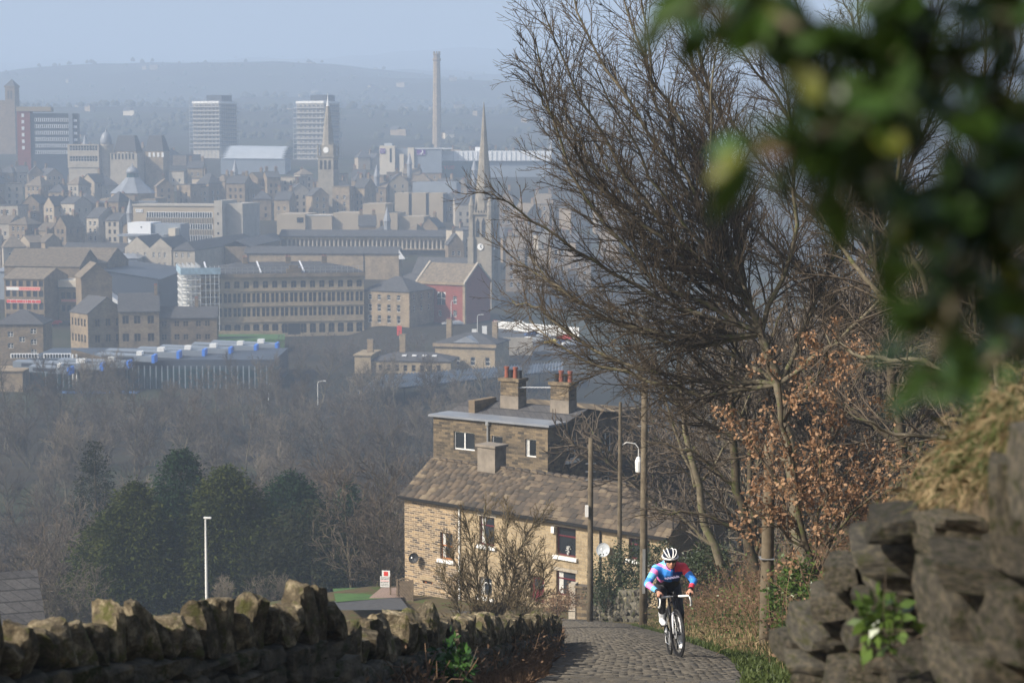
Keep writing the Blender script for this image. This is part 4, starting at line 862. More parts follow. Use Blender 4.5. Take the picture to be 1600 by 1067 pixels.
def hillside_houses():
    rr = random.Random(5); b = MB(); b.box(0, 7, 0, 6, -4, 4); w_ = b.mesh('wall', M['stone']); r_ = roof_mesh(7, 6, 'gable', 2.4).mesh('roof', M['slate']); w2 = MB().box(0, 7, 0, 6, -4, 4).mesh('wall', M['cream'])
    n = 0; k = 0
    while n < 44 and k < 5000:
        k += 1; px = rr.uniform(-20, 1000); d = rr.choice((rr.uniform(1480, 2200), rr.uniform(2000, 4200))); x = xat(px, 200, d)
        if wob(np.array(x), np.array(d), 420, 2) < -.05: continue
        r = empty('hillside_house', (x, d, Tz(x, d)+.5), R(rr.uniform(-60, 60)), 'tiny pale house on the hazy far hillside', 'house', 'houses on the far hillside')
        inst('wall', w_ if rr.random() < .8 else w2, r, scale=(rr.uniform(.9, 2.2), 1, 1)); o = inst('roof', r_, r, (0, 0, 4)); o.scale.x = r.children[0].scale.x; n += 1
hillside_houses()
# ---------------------------------------------------------------- the lane: stone setts
def hw(y): return np.interp(y, [10, 17, 22, 30], [.95, .98, 1.15, 1.4])
def road():
    ys = np.arange(-12, 112, 0.8); L = []
    b = MB()
    for i in range(len(ys)-1):
        y0, y1 = ys[i], ys[i+1]; q = []
        for y in (y0, y1):
            for f in (-1, -.5, 0, .5, 1): e = f*(float(hw(y))+.05); q.append((xr(y)+e, y, float(np.interp(y, YT, ZT)) - .03 + .05*(1-(e/1.45)**2)))
        for k in range(4): b.quad(q[k], q[k+1], q[k+6], q[k+5])
    rd = b.build('road', plain('lane_grit', (0.075,0.068,0.058), .95, var=.4, scale=8, bump=.6)); tag(rd, kind='structure')
    rr = random.Random(2); sm = rock('gritstone_sett', (0.06,0.053,0.044), (0.10,0.089,0.073), (0.135,0.12,0.097), 5, .5, .01, rnd=.13)
    ms = []
    for k in range(6):
        q = MB(); w_, l_ = .083, .052; j = lambda: rr.uniform(-.010, .010)
        vs = [(-w_+j(),-l_+j(),-.06),(w_+j(),-l_+j(),-.06),(w_+j(),l_+j(),-.06),(-w_+j(),l_+j(),-.06)]
        up = [(x*.93, y*.9, .012+rr.uniform(-.006, .008)) for x, y, z in vs]; md = [(x, y, -.004) for x, y, z in vs]
        q.add(vs+md+up, [(0,1,5,4),(1,2,6,5),(2,3,7,6),(3,0,4,7),(4,5,9,8),(5,6,10,9),(6,7,11,10),(7,4,8,11),(8,9,10,11)]); ms.append(q)
    V = []; Q4 = []; cnt = 0; n_ind = 0; base = [np.array(q.v) for q in ms]; meshes = [q.mesh('sett', sm) for q in ms]; fq = np.array(ms[0].f)
    y = 16.0; row = 0
    while y < 104:
        slope = -math.atan(.2307); xc = float(xr(y)); zc = float(np.interp(y, YT, ZT)); th = math.atan2(float(xr(y+1))-float(xr(y-1)), 2.0)
        for k in range(17):
            e = (k-8)*.171 + (row % 2)*.085 + rr.uniform(-.010, .010); k6 = rr.randrange(6)
            if abs(e) > hw(y) + rr.uniform(-.06, .03): continue
            z = zc - .03 + .05*(1-min(1, (e/1.45)**2)) + rr.uniform(-.005, .005)
            Mx = Matrix.Translation((xc+e*math.cos(th), y-e*math.sin(th)+rr.uniform(-.006, .006), z)) @ Matrix.Rotation(-th, 4, 'Z') @ Matrix.Rotation(slope+rr.uniform(-.025, .025), 4, 'X') @ Matrix.Rotation(rr.uniform(-.03, .03), 4, 'Y')
            if 17.0 < y and n_ind < 300:
                o = bpy.data.objects.new('sett', meshes[k6]); o.matrix_world = Mx; C.objects.link(o); o.parent = rd; n_ind += 1
            else:
                A = np.array(Mx); p = base[k6] @ A[:3, :3].T + A[:3, 3]; V.append(p); Q4.append(fq + cnt); cnt += len(p)
        y += .114; row += 1
    o = inst('sett_paving', mesh_np('sett_paving', np.concatenate(V), np.concatenate(Q4), sm), rd); o['kind'] = 'stuff'
road()

# ---------------------------------------------------------------- rough stones
def rough_stone(rr, sx, sy, sz, amp=.12, sub=3, cut=(.82, 1.12)):
    """irregular quarried stone about sx*sy*sz: a subdivided box, rounded a little and knocked about"""
    n = sub; pts = {}; fs = []
    def idx(p):
        k = tuple(round(c, 4) for c in p)
        if k not in pts: pts[k] = len(pts)
        return pts[k]
    for ax in range(3):
        for sg in (-1, 1):
            for i in range(n):
                for j in range(n):
                    q = []
                    for a, b in ((i,j),(i+1,j),(i+1,j+1),(i,j+1)):
                        p = [0,0,0]; p[ax] = sg; p[(ax+1)%3] = -1+2*a/n; p[(ax+2)%3] = -1+2*b/n; q.append(idx(p))
                    fs.append(q if sg > 0 else q[::-1])
    ph = [rr.uniform(0, 6.28) for _ in range(9)]; sk = [rr.uniform(-.18, .18) for _ in range(4)]
    cuts = []
    for _ in range(9):
        nn = Vector((rr.gauss(0,1), rr.gauss(0,1), rr.gauss(0,1))).normalized(); cuts.append((nn, rr.uniform(*cut)))
    vs = []
    for p in pts:
        v = Vector(p); r = v.length; v = v.lerp(v/r*1.15, .08)
        for nn, of in cuts:
            k = v.dot(nn) - of
            if k > 0: v = v - nn*k
        x, y, z = v; d = 1 + amp*(math.sin(2.3*x+ph[0]+1.7*z)+math.sin(2.9*y+ph[1]+x)+math.sin(3.1*z+ph[2]+1.3*y))*.5 + rr.uniform(-amp, amp)*.45
        x, y, z = x*d + sk[0]*z, y*d + sk[1]*z, z*d + sk[2]*x
        vs.append((x*sx/2, y*sy/2, z*sz/2))
    b = MB(); b.add(vs, fs); return b
STN = rock('lichened_gritstone', (0.03,0.026,0.02), (0.13,0.105,0.068), (0.36,0.30,0.20), 9, 1.0, .03, moss=(0.085,0.085,0.03), rnd=.4)
STD = rock('dark_gritstone', (0.04,0.036,0.03), (0.11,0.098,0.075), (0.22,0.18,0.125), 9, 1.0, .03, moss=(0.04,0.045,0.016), rnd=.3)
STB = rock('bank_gritstone', (0.035,0.033,0.029), (0.095,0.087,0.07), (0.20,0.17,0.115), 6, 1.0, .03, moss=(0.07,0.07,0.03), rnd=.45)
def left_wall():
    rr = random.Random(8)
    pts = [(-75, 984, 10.2), (-20, 973, 10.5), (100, 957, 11.1), (210, 950, 11.7), (330, 943, 12.3), (480, 929, 13.2), (528, 931, 13.5)]
    far = [(532, 976, 13.7), (600, 972, 15.2), (692, 962, 17.2), (700, 978, 17.5), (760, 970, 20.5), (850, 966, 31), (868, 968, 38)]
    cop = [rough_stone(rr, .24, .21, .44, .08, 6, (.9, 1.25)).mesh('coping_stone', STN) for _ in range(12)]
    crs = [rough_stone(rr, .30, .30, .13, .06, 5, (1.05, 1.4)).mesh('course_stone', STD) for _ in range(8)]
    def run(ctrl, root, cstep, ch, hrand):
        W3 = [P(*c) for c in ctrl]; L = [0]
        for a, b in zip(W3, W3[1:]): L.append(L[-1] + (Vector((b.x-a.x, b.y-a.y, 0))).length)
        at = lambda s: Vector([np.interp(s, L, [w_[k] for w_ in W3]) for k in range(3)])
        s = 0
        while s < L[-1]:                                       # upright coping stones leaning on one another
            w_ = rr.uniform(.75, 1.35); p = at(s); q = at(min(s+.1, L[-1])); th = math.atan2(q.y-p.y, q.x-p.x) if s+.1 < L[-1] else th
            h = ch*rr.uniform(1-hrand, 1+hrand)
            o = inst('coping_stone', rr.choice(cop), root, (p.x, p.y, p.z-ch*1.0+h*.5), th); o.rotation_euler = (rr.uniform(-.18, .18), rr.uniform(-.30, .22), th+rr.uniform(-.35, .35))
            o.scale = (w_*cstep/.24, rr.uniform(.85, 1.15), h/.44); s += cstep*w_*1.02
        z = 0; row = 0
        while z < 1.5:                                         # rough courses below, a face towards the lane
            s = (row % 2)*.2; 
            while s < L[-1]:
                k = rr.uniform(.65, 1.25); p = at(s); q = at(min(s+.1, L[-1])); th = math.atan2(q.y-p.y, q.x-p.x) if s+.1 < L[-1] else th
                ground = Tz(p.x+.35, p.y) if False else float(np.interp(p.y, YT, ZT))-.35
                zz = p.z - ch*.92 - z - .085
                if zz > ground-.1:
                    o = inst('course_stone', rr.choice(crs), root, (p.x+rr.uniform(-.03, .03), p.y+rr.uniform(-.03, .03), zz), th+rr.choice((0, math.pi))); o.rotation_euler.x = rr.uniform(-.08, .08); o.rotation_euler.y = rr.uniform(-.06, .06)
                    o.scale = (k, 1, rr.uniform(.85, 1.2))
                s += .285*k
            z += .125; row += 1
    r = empty('dry_stone_wall', P(330, 1000, 11), 0, 'mossy dry stone wall with upright coping stones along the left of the lane', 'wall'); r.location = (0,0,0)
    run(pts, r, .135, .32, .36)
    r2 = empty('tumbled_stone_wall', (0,0,0), 0, 'lower tumbledown stretch of dry stone wall running down to the house', 'wall')
    run(far[:3], r2, .21, .30, .34); run(far[3:], r2, .24, .28, .4)
left_wall()
def right_wall():
    rr = random.Random(21)
    big = [rough_stone(rr, 1, 1, 1, .045, 6, (1.15, 1.5)).mesh('wall_stone', STB) for _ in range(8)]; dk = [rough_stone(rr, 1, 1, 1, .04, 6, (1.15, 1.5)).mesh('wall_stone', STD) for _ in range(4)]
    r = empty('collapsing_stone_wall', (0,0,0), 0, 'blurred collapsing stone wall on the bank at the right', 'wall')
    S = []; y = 1085
    while y > 815:                               # rough flat slabs stacked in sagging courses
        hgt = rr.uniform(28, 48); x = float(np.interp(y, [815, 860, 900, 950, 1000, 1085], [1395, 1335, 1300, 1272, 1246, 1225])) + rr.uniform(-8, 12)
        while x < 1545:
            w_ = rr.uniform(48, 115); top = float(np.interp(x, [1300, 1400, 1480, 1560], [850, 835, 850, 880]))
            if y - hgt*.5 > top - 30: S.append((x+w_/2, y-hgt/2+(x-1400)*.03, w_*1.03, hgt*1.06, float(np.interp(x, [1240, 1560], [5.7, 4.5])) + rr.uniform(-.1, .12), rr.random() < .35, rr.uniform(-7, 7)))
            x += w_
        y -= hgt
    S += [
        (1540, 955, 190, 150, 4.2, 1, 2), (1610, 960, 160, 140, 3.9, 1, 0), (1560, 1050, 180, 110, 4.0, 1, -2), (1530, 885, 150, 45, 4.1, 1, -3), (1625, 870, 130, 70, 3.8, 1, 0), (1590, 795, 95, 190, 4.0, 1, 2), (1632, 730, 100, 170, 3.7, 1, -3), (1440, 850, 110, 60, 5.8, 1, -12), (1240, 1010, 60, 50, 5.9, 1, 0), (1450, 1060, 130, 60, 4.9, 1, 0), (1345, 1068, 130, 60, 5.3, 1, 0)]
    for px, py, w_, h, d, k, tl in S:
        d *= 1.35; o = inst('wall_stone', rr.choice(dk if k else big), r, P(px, py, d+.15)); s = d/F
        o.scale = (w_*s*.92, rr.uniform(.44, .56), h*s*.86); o.rotation_euler = (rr.uniform(-.12, .12), R(-tl), rr.uniform(-.25, .1))
right_wall()

# ---------------------------------------------------------------- the two houses below
def slate_roof(root, W, half, rise, mat, rows=12, wmin=.34, wmax=.62, back=True, ov=.3):
    """stone slates laid in diminishing courses on the front slope (local x along the eaves, y up-slope)"""
    rr = random.Random(3); ang = math.atan2(rise, half); SL = math.hypot(rise, half)+ov
    ms = []
    for k in range(6):
        b = MB(); j = lambda: rr.uniform(-.02, .02)
        b.add([(j(),j(),0),(1+j(),j(),0),(1,1.25,0),(0,1.25,0),(j(),j(),1),(1+j(),j(),1),(1,1.25,1),(0,1.25,1)], [(4,5,6,7),(0,1,5,4),(1,2,6,5),(3,0,4,7)]); ms.append(b)
    meshes = [b.mesh('roof_slate', mat) for b in ms]; L = []
    y = 0; row = 0; hs = np.linspace(.48, .26, rows); hs = hs*SL/hs.sum()
    for r_ in range(rows):
        x = -.15 - rr.uniform(0, .3); h = hs[r_]
        while x < W+.1:
            w_ = rr.uniform(wmin, wmax)*(1.15-.3*r_/rows); w1 = min(w_, W+.18-x)
            if w1 > .1: L.append((max(x, -.18), y, w1-.012, h, r_, rr.uniform(-.012, .015), rr.uniform(.028, .045)))
            x += w_
        y += h
    base = Matrix.Rotation(ang, 4, 'X'); V = []; Q = []; cnt = 0
    order = sorted(range(len(L)), key=lambda i: -L[i][0]); ind = set(order[:300])
    for i, (x, y, w_, h, r_, dz, th) in enumerate(L):
        Mx = Matrix.Translation((0, -ov*math.cos(ang), -ov*math.sin(ang))) @ base @ Matrix.Translation((x, y, .045+dz)) @ Matrix.Rotation(-.035, 4, 'X') @ Matrix.Diagonal((w_, h, th, 1)); k = rr.randrange(6)
        if i in ind:
            o = bpy.data.objects.new('roof_slate', meshes[k]); C.objects.link(o); o.parent = root; o.matrix_local = Mx
        else:
            A = np.array(Mx); p = np.array(ms[k].v) @ A[:3,:3].T + A[:3,3]; V.append(p); Q.append(np.array(ms[k].f)+cnt); cnt += 8
    if V:
        me = mesh_np('slates', np.concatenate(V), np.concatenate(Q), mat); at = me.attributes.new('tone', 'FLOAT', 'FACE'); at.data.foreach_set('value', np.repeat(np.random.RandomState(1).uniform(0, 1, len(V)), 4).astype(np.float32)); o = inst('slate_courses', me, root); o['kind'] = 'stuff'
def house_window(root, Mx, o, depth, kind, frame, sill=None, curtain=False):
    a, b_, c, d = o[:4]; w_, h = b_-a, d-c; t = .075; q = MB()
    q.box(0, t, 0, .07, 0, h); q.box(w_-t, w_, 0, .07, 0, h); q.box(t, w_-t, 0, .069, 0, t); q.box(t, w_-t, 0, .069, h-t, h)
    if kind == 'cottage': q.box(t, w_-t, -.01, .068, h*.66, h*.66+t); 
    if kind == 'sash': q.box(t, w_-t, -.01, .068, h*.5-t/2, h*.5+t/2)
    if kind == 'pair': q.box(w_/2-t*.6, w_/2+t*.6, -.01, .068, t, h-t)
    rt = math.atan2((Mx.to_3x3() @ Vector((1,0,0))).y, (Mx.to_3x3() @ Vector((1,0,0))).x)
    f = q.build('window', M[frame], root, Mx @ Vector((a, depth-.09, c)), rt)
    q = MB(); q.box(t, w_-t, .04, .05, t, h-t); q.build('pane', M['glass'], f)
    if curtain: q = MB(); q.box(t, t+(w_-2*t)*.25, .02, .039, t, h-t); q.build('curtain', M['curtain'], f)
    if sill: q = MB(); q.box(-.15, w_+.15, -depth+.0-.06, .05, -.2, -.005); q.build('sill', M[sill], f)
def terrace():
    dl, dr = 119.0, 106.0; a = P(632, 772, dl); b_ = P(1045, 840, dr); e = Vector((b_.x-a.x, b_.y-a.y, 0)); W = e.length; rz = math.atan2(e.y, e.x)
    zE = (a.z+b_.z)/2 + .1; H = 5.3; HD = 2.6; RI = 1.8
    r = empty('stone_terrace', (a.x, a.y, zE-H), rz, 'sandstone terrace of cottages with mossy stone-slate roof beside the lane', 'house')
    f2 = lambda px, py: None
    # openings from the photograph: u is measured along the front wall
    def U(px):
        t = (px-800)/F; return (t*a.y - a.x)/(math.cos(rz) - t*math.sin(rz))
    def Zv(px, py):
        u = U(px); y = a.y + u*math.sin(rz); return P(px, py, y).z - (zE-H)
    def op(px0, px1, py0, py1): return (U(px0), U(px1), Zv((px0+px1)/2, py1), Zv((px0+px1)/2, py0))
    up = op(870, 901, 824, 869); lo = op(870, 901, 893, 931); dr_ = op(829, 851, 900, 941); w3 = op(686, 706, 832, 874); gd = op(658, 674, 907, 937); w4 = op(748, 772, 807, 852); w5 = op(985, 1018, 842, 875); w6 = op(748, 768, 902, 932)
    main = [up, lo, dr_, w4, w5, w6]; uS = U(717)
    wl = MB(); facade(wl, Matrix.Translation((uS, 0, 0)), W-uS, H, [(o[0]-uS, o[1]-uS, max(.02, o[2]), o[3]) for o in main], .25)
    wl.box(uS+.01, W, .3, 2*HD-.1, -3, H-.05); wl.box(uS, W, 0, .3, -3, 0); wl.add([(W,0,0),(W,2*HD,0),(W,2*HD,H),(W,HD,H+RI),(W,0,H)], [(0,1,2,3,4)]); wl.build('front_wall', M['house'], r)
    wl = MB(); facade(wl, Matrix.Identity(4), uS-.003, H, [(o[0], o[1], max(.02, o[2]), o[3]) for o in (w3, gd)], .25); wl.box(0, uS-.004, .3, 2*HD-.1, -3, H-.05); wl.box(0, uS-.004, 0, .3, -3, 0); wl.add([(0,0,0),(0,0,H),(0,HD,H+RI),(0,2*HD,H),(0,2*HD,0)], [(0,1,2,3,4)]); wl.build('end_wall', M['house_narrow'], r)
    I = Matrix.Identity(4)
    house_window(r, I, up, .25, 'cottage', 'maroon', 'white'); house_window(r, I, lo, .25, 'cottage', 'maroon', None, True); house_window(r, I, w3, .25, 'sash', 'orangewood', 'white', True); house_window(r, I, w4, .25, 'cottage', 'maroon', 'white', True); house_window(r, I, w5, .25, 'cottage', 'maroon', 'white'); house_window(r, I, w6, .25, 'cottage', 'white', 'white', True)
    for o, m in ((dr_, 'maroon'), (gd, 'orangewood')):
        w_, h = o[1]-o[0], o[3]-max(.02, o[2]); d_ = part_box(r, 'door', m, o[0], o[1], .16, .22, max(.02, o[2]), o[3]); part_box(d_, 'door_pane', 'glass', o[0]+w_*.25, o[1]-w_*.25, .13, .155, max(.02, o[2])+h*.5, o[3]-.2); part_box(d_, 'handle', 'steel', o[1]-.18, o[1]-.1, .1, .155, max(0, o[2])+.95, max(0, o[2])+1.1)
        part_box(r, 'lintel', 'house', o[0]-.2, o[1]+.2, -.02, .1, o[3]+.005, o[3]+.22)
    for o in (up, lo, w4, w5): part_box(r, 'lintel', 'pale', o[0]-.15, o[1]+.15, -.02, .1, o[3]+.005, o[3]+.2)
    q = MB(); q.tube([(uS+.05,-.08,-.5),(uS+.05,-.08,H-.1)], .06, 8); q.build('drainpipe', M['white'], r); q = MB(); u2 = U(941); q.tube([(u2,-.08,-.5),(u2,-.08,H-.1)], .05, 8); q.build('drainpipe', M['black'], r)
    q = MB(); q.box(-.2, W+.1, -.42, -.28, H-.24, H-.10); q.build('gutter', M['black'], r)
    rf = MB(); 
    for y0, y1, z0, z1 in ((-.3, HD, H-.22, H+RI), (2*HD+.3, HD, H-.22, H+RI)): rf.add([(-.2,y0,z0),(W+.1,y0,z0),(W+.1,y1,z1),(-.2,y1,z1),(-.2,y0,z0-.1),(W+.1,y0,z0-.1),(W+.1,y1,z1-.1),(-.2,y1,z1-.1)], [(0,1,2,3),(7,6,5,4),(0,4,5,1),(0,3,7,4),(1,5,6,2)])
    rf = rf.build('roof', M['stoneslate'], r)
    sl = empty_part = bpy.data.objects.new('front_slope', None); link(sl, rf); sl.location = (0, 0, H)
    SM, t_, b4 = _nodes('stone_roof_slate'); v_ = _coord(t_); ob = t_.nodes.new('ShaderNodeObjectInfo'); nz = _noise(t_, v_, .9, 3, .8); ma = t_.nodes.new('ShaderNodeMath'); ma.operation = 'ADD'; mb_ = t_.nodes.new('ShaderNodeMath'); mb_.operation = 'MULTIPLY'; mb_.inputs[1].default_value = .75
    at_ = t_.nodes.new('ShaderNodeAttribute'); at_.attribute_name = 'tone'; sm_ = t_.nodes.new('ShaderNodeMath'); sm_.operation = 'ADD'; fr_ = t_.nodes.new('ShaderNodeMath'); fr_.operation = 'FRACT'; t_.links.new(ob.outputs['Random'], sm_.inputs[0]); t_.links.new(at_.outputs['Fac'], sm_.inputs[1]); t_.links.new(sm_.outputs[0], fr_.inputs[0]); t_.links.new(fr_.outputs[0], mb_.inputs[0]); t_.links.new(mb_.outputs[0], ma.inputs[0]); t_.links.new(nz, ma.inputs[1]); rp = _ramp(t_, [(.35, (.04,.034,.028)), (.65, (.075,.058,.042)), (.9, (.115,.086,.058)), (1.0, (.16,.125,.082))]); m5 = t_.nodes.new('ShaderNodeMath'); m5.operation = 'MULTIPLY'; m5.inputs[1].default_value = .8; t_.links.new(ma.outputs[0], m5.inputs[0]); t_.links.new(m5.outputs[0], rp.inputs[0]); t_.links.new(rp.outputs[0], b4.inputs['Base Color']); b4.inputs['Roughness'].default_value = .9; _bump(t_, b4, _noise(t_, v_, 7, 5, .7), .5, .02)
    bpy.data.objects.remove(sl)
    before = set(r.children); slate_roof(r, W, HD, RI, SM)
    for o in [o for o in r.children if o not in before]: o.parent = rf; o.location.z += H
    rg = rough_stone(random.Random(1), .62, .34, .16, .05, 2).mesh('ridge_stone', SM); n = int(W/.6)
    for i in range(n): inst('ridge_stone', rg, rf, (i*W/n+.3, HD, H+RI+.07), random.Random(i).uniform(-.05, .05))
    # squat rendered chimney stack on the ridge
    t = (768-800)/F; u = (t*(a.y+math.cos(rz)*HD) - a.x + math.sin(rz)*HD)/(math.cos(rz) - t*math.sin(rz)); q = MB(); q.box(-.7, .7, -.5, .5, -1.2, 1.25); q.box(-.8, .8, -.6, .6, 1.253, 1.4); ch = q.build('chimney', M['cement'], r, (u, HD, H+RI))
    def dish(px, py, mat, rad, lab):
        u = U(px); z = Zv(px, py); q = MB(); n = 20
        q.lathe([(.02,0),(rad*.5,.03),(rad*.85,.10),(rad,.16),(rad*.99,.165),(rad*.8,.11),(.02,.02)], n, 0, Matrix.Rotation(math.pi/2, 4, 'X')); d_ = q.build('satellite_dish', M[mat], r, (u, -.35, z)); d_.rotation_euler = (R(-20), 0, R(18)); d_['label'] = lab
        q = MB(); q.tube([(0,.33,-.1),(0,0,-.05)], .02, 6); q.tube([(0,-.02,-.25),(0,-.4,-.02)], .012, 6); q.box(-.03, .03, -.45, -.38, -.05, .03); q.build('dish_arm', M['steel'], d_)
    dish(652, 871, 'black', .33, 'dark satellite dish'); dish(952, 858, 'silver', .40, 'pale grey satellite dish')
    q = part_box(r, 'alarm_box', 'white', U(866)-.1, U(866)+.12, -.14, -.02, Zv(866, 832), Zv(866, 822))
    # flowers in the upper window
    fp = MB(); uu = (up[0]*.45+up[1]*.55); fp.lathe([(.06,0),(.08,.14)], 8, 0, Matrix.Translation((uu, .12, up[2]+.08)))
    rr = random.Random(4)
    for k in range(24): x, z = rr.gauss(0, .09), rr.uniform(.15, .5); fp.box(uu+x-.03, uu+x+.03, .1, .14, up[2]+.08+z, up[2]+.12+z)
    fp.build('flower_vase', M['curtain'], r)
terrace()
def tall_house():
    dl, dr = 134.0, 128.7; a = P(677, 650, dl); b_ = P(856, 667, dr); e = Vector((b_.x-a.x, b_.y-a.y, 0)); W = e.length; rz = math.atan2(e.y, e.x); zT = (a.z+b_.z)/2; H = 9.5; D = 12
    r = empty('tall_stone_house', (a.x, a.y, zT-H), rz, 'taller sooty stone house with flat front roof and two pot-topped chimneys', 'house')
    def U(px): t = (px-800)/F; return (t*a.y - a.x)/(math.cos(rz) - t*math.sin(rz))
    def Zv(px, py): u = U(px); return P(px, py, a.y+u*math.sin(rz)).z - (zT-H)
    op = lambda x0, x1, y0, y1: (U(x0), U(x1), Zv((x0+x1)/2, y1), Zv((x0+x1)/2, y0))
    ops = [op(708, 741, 675, 703), op(768, 785, 681, 700), op(821, 838, 686, 714)]
    wl = MB(); facade(wl, Matrix.Identity(4), W, H, ops, .2); wl.box(.01, W-.3, .3, D, -4, H-.05); wl.box(0, W, 0, .3, -4, 0)
    Mr = Matrix.Translation((W, 0, 0)) @ Matrix.Rotation(math.pi/2, 4, 'Z')
    # side wall, partly gabled
    c = Vector((b_.x, b_.y, 0)); sd = Vector((-math.sin(rz), math.cos(rz), 0))
    def Us(px): t = (px-800)/F; return (t*c.y - c.x)/(sd.x - t*sd.y)
    def Zs(px, py): u = Us(px); return P(px, py, c.y+u*sd.y).z - (zT-H)
    ops2 = [(Us(886), Us(902), Zs(894, 718), Zs(894, 685)), (Us(942), Us(957), Zs(950, 706), Zs(950, 675)), (Us(886), Us(900), Zs(893, 752), Zs(893, 742)), (Us(942), Us(955), Zs(948, 758), Zs(948, 732))]
    D2 = max(D, Us(985)); facade(wl, Mr, D2, H, ops2, .2); wl.add([(2.0,0,H),(D2-.5,0,H-.3),(4.6,0,H+.6)], [(0,1,2)], 0, Mr); wl.box(W-.35, W-.3, .3, D2-.1, -4, H-.1); wl.box(.3, W-.31, D, D2-.2, -4, H-.1); wl.build('wall', M['house_sooty'], r)
    house_window(r, Matrix.Identity(4), ops[0], .2, 'pair', 'white'); house_window(r, Matrix.Identity(4), ops[1], .2, 'plain', 'white'); house_window(r, Matrix.Identity(4), ops[2], .2, 'plain', 'white', None, True)
    house_window(r, Mr, ops2[0], .2, 'sash', 'white', 'white'); house_window(r, Mr, ops2[1], .2, 'pair', 'white'); house_window(r, Mr, ops2[2], .2, 'plain', 'white'); house_window(r, Mr, ops2[3], .2, 'sash', 'white')
    q = MB(); q.box(-.25, W+.25, -.25, 2.0, H+.003, H+.14); q.build('flat_roof', M['lead'], r)
    q = MB(); yr = 4.6; h2 = .62
    q.add([(-.2,2.0,H+.1),(W+.2,2.0,H+.1),(W+.2,yr,H+h2+.1),(-.2,yr,H+h2+.1),(W+.2,D2+.3,H-.8),(-.2,D2+.3,H-.8)], [(0,1,2,3),(3,2,4,5)]); q.build('pitched_roof', M['slate'], r)
    part_box(r, 'roof_coping', 'stone2', 1.5, 2.0, 2.02, yr, H+.1, H+h2+.35)
    for px, py, n, wd in ((802, 640, 4, 1.9), (881, 648, 4, 1.8)):
        yl = 3.9; t = (px-800)/F; ux = (t*(a.y+math.cos(rz)*yl) - a.x + math.sin(rz)*yl)/(math.cos(rz) - t*math.sin(rz)); q = MB(); hh = 1.95; wd = 1.5
        q.box(-wd/2, wd/2, -.5, .5, -1.0, .95, 1); q.box(-wd/2+.02, wd/2-.02, -.48, .48, .953, hh); q.box(-wd/2-.1, wd/2+.1, -.6, .6, hh+.003, hh+.2); st = q.build('chimney_stack', [M['house_sooty'], M['cement']], r, (ux, yl, H+.35))
        for i in range(n):
            m = 'terracotta' if (i % 2 == (0 if px < 850 else 1)) else 'black'; q = MB(); hp = .75 if m == 'terracotta' else .55
            q.lathe([(.17,0),(.14,hp*.8),(.18,hp*.82),(.18,hp)], 10, 0, Matrix.Translation((-wd/2+.22+i*(wd-.44)/(n-1), 0, hh+.203))); q.build('chimney_pot', M[m], st)
    q = MB(); u = U(763); q.tube([(u,-.1,1),(u,-.1,Zv(763, 664))], .07, 8); q.lathe([(.16,0),(.16,.2),(.05,.35)], 8, 0, Matrix.Translation((u, -.1, Zv(763, 664)))); q.build('flue_pipe', M['steel'], r)
    q = MB(); q.tube([(W+.1,.35+Us(872)*0,-1),(W+.1,2.4,-1+.01),(W+.1,2.4,H-.2)], .06, 8); q.build('drainpipe', M['black'], r)
    q = MB(); x = U(760); yy = yr*.8; q.tube([(x,yy,H+1.9),(x+3.2,yy,H+2.1)], .035, 5)
    for k in range(8): q.tube([(x+.2+k*.28,yy-.4,H+1.92+.015*k),(x+.2+k*.28,yy+.4,H+1.92+.015*k)], .02, 4)
    q.build('television_aerial', M['steel'], r)
    # lean-to rear block seen past the poles
    part_box(r, 'rear_block', 'cement', W+.02, W+4.2, D2-3.5, D2, -2, H*.42); q = MB(); q.add([(0,0,0)], []); 
tall_house()
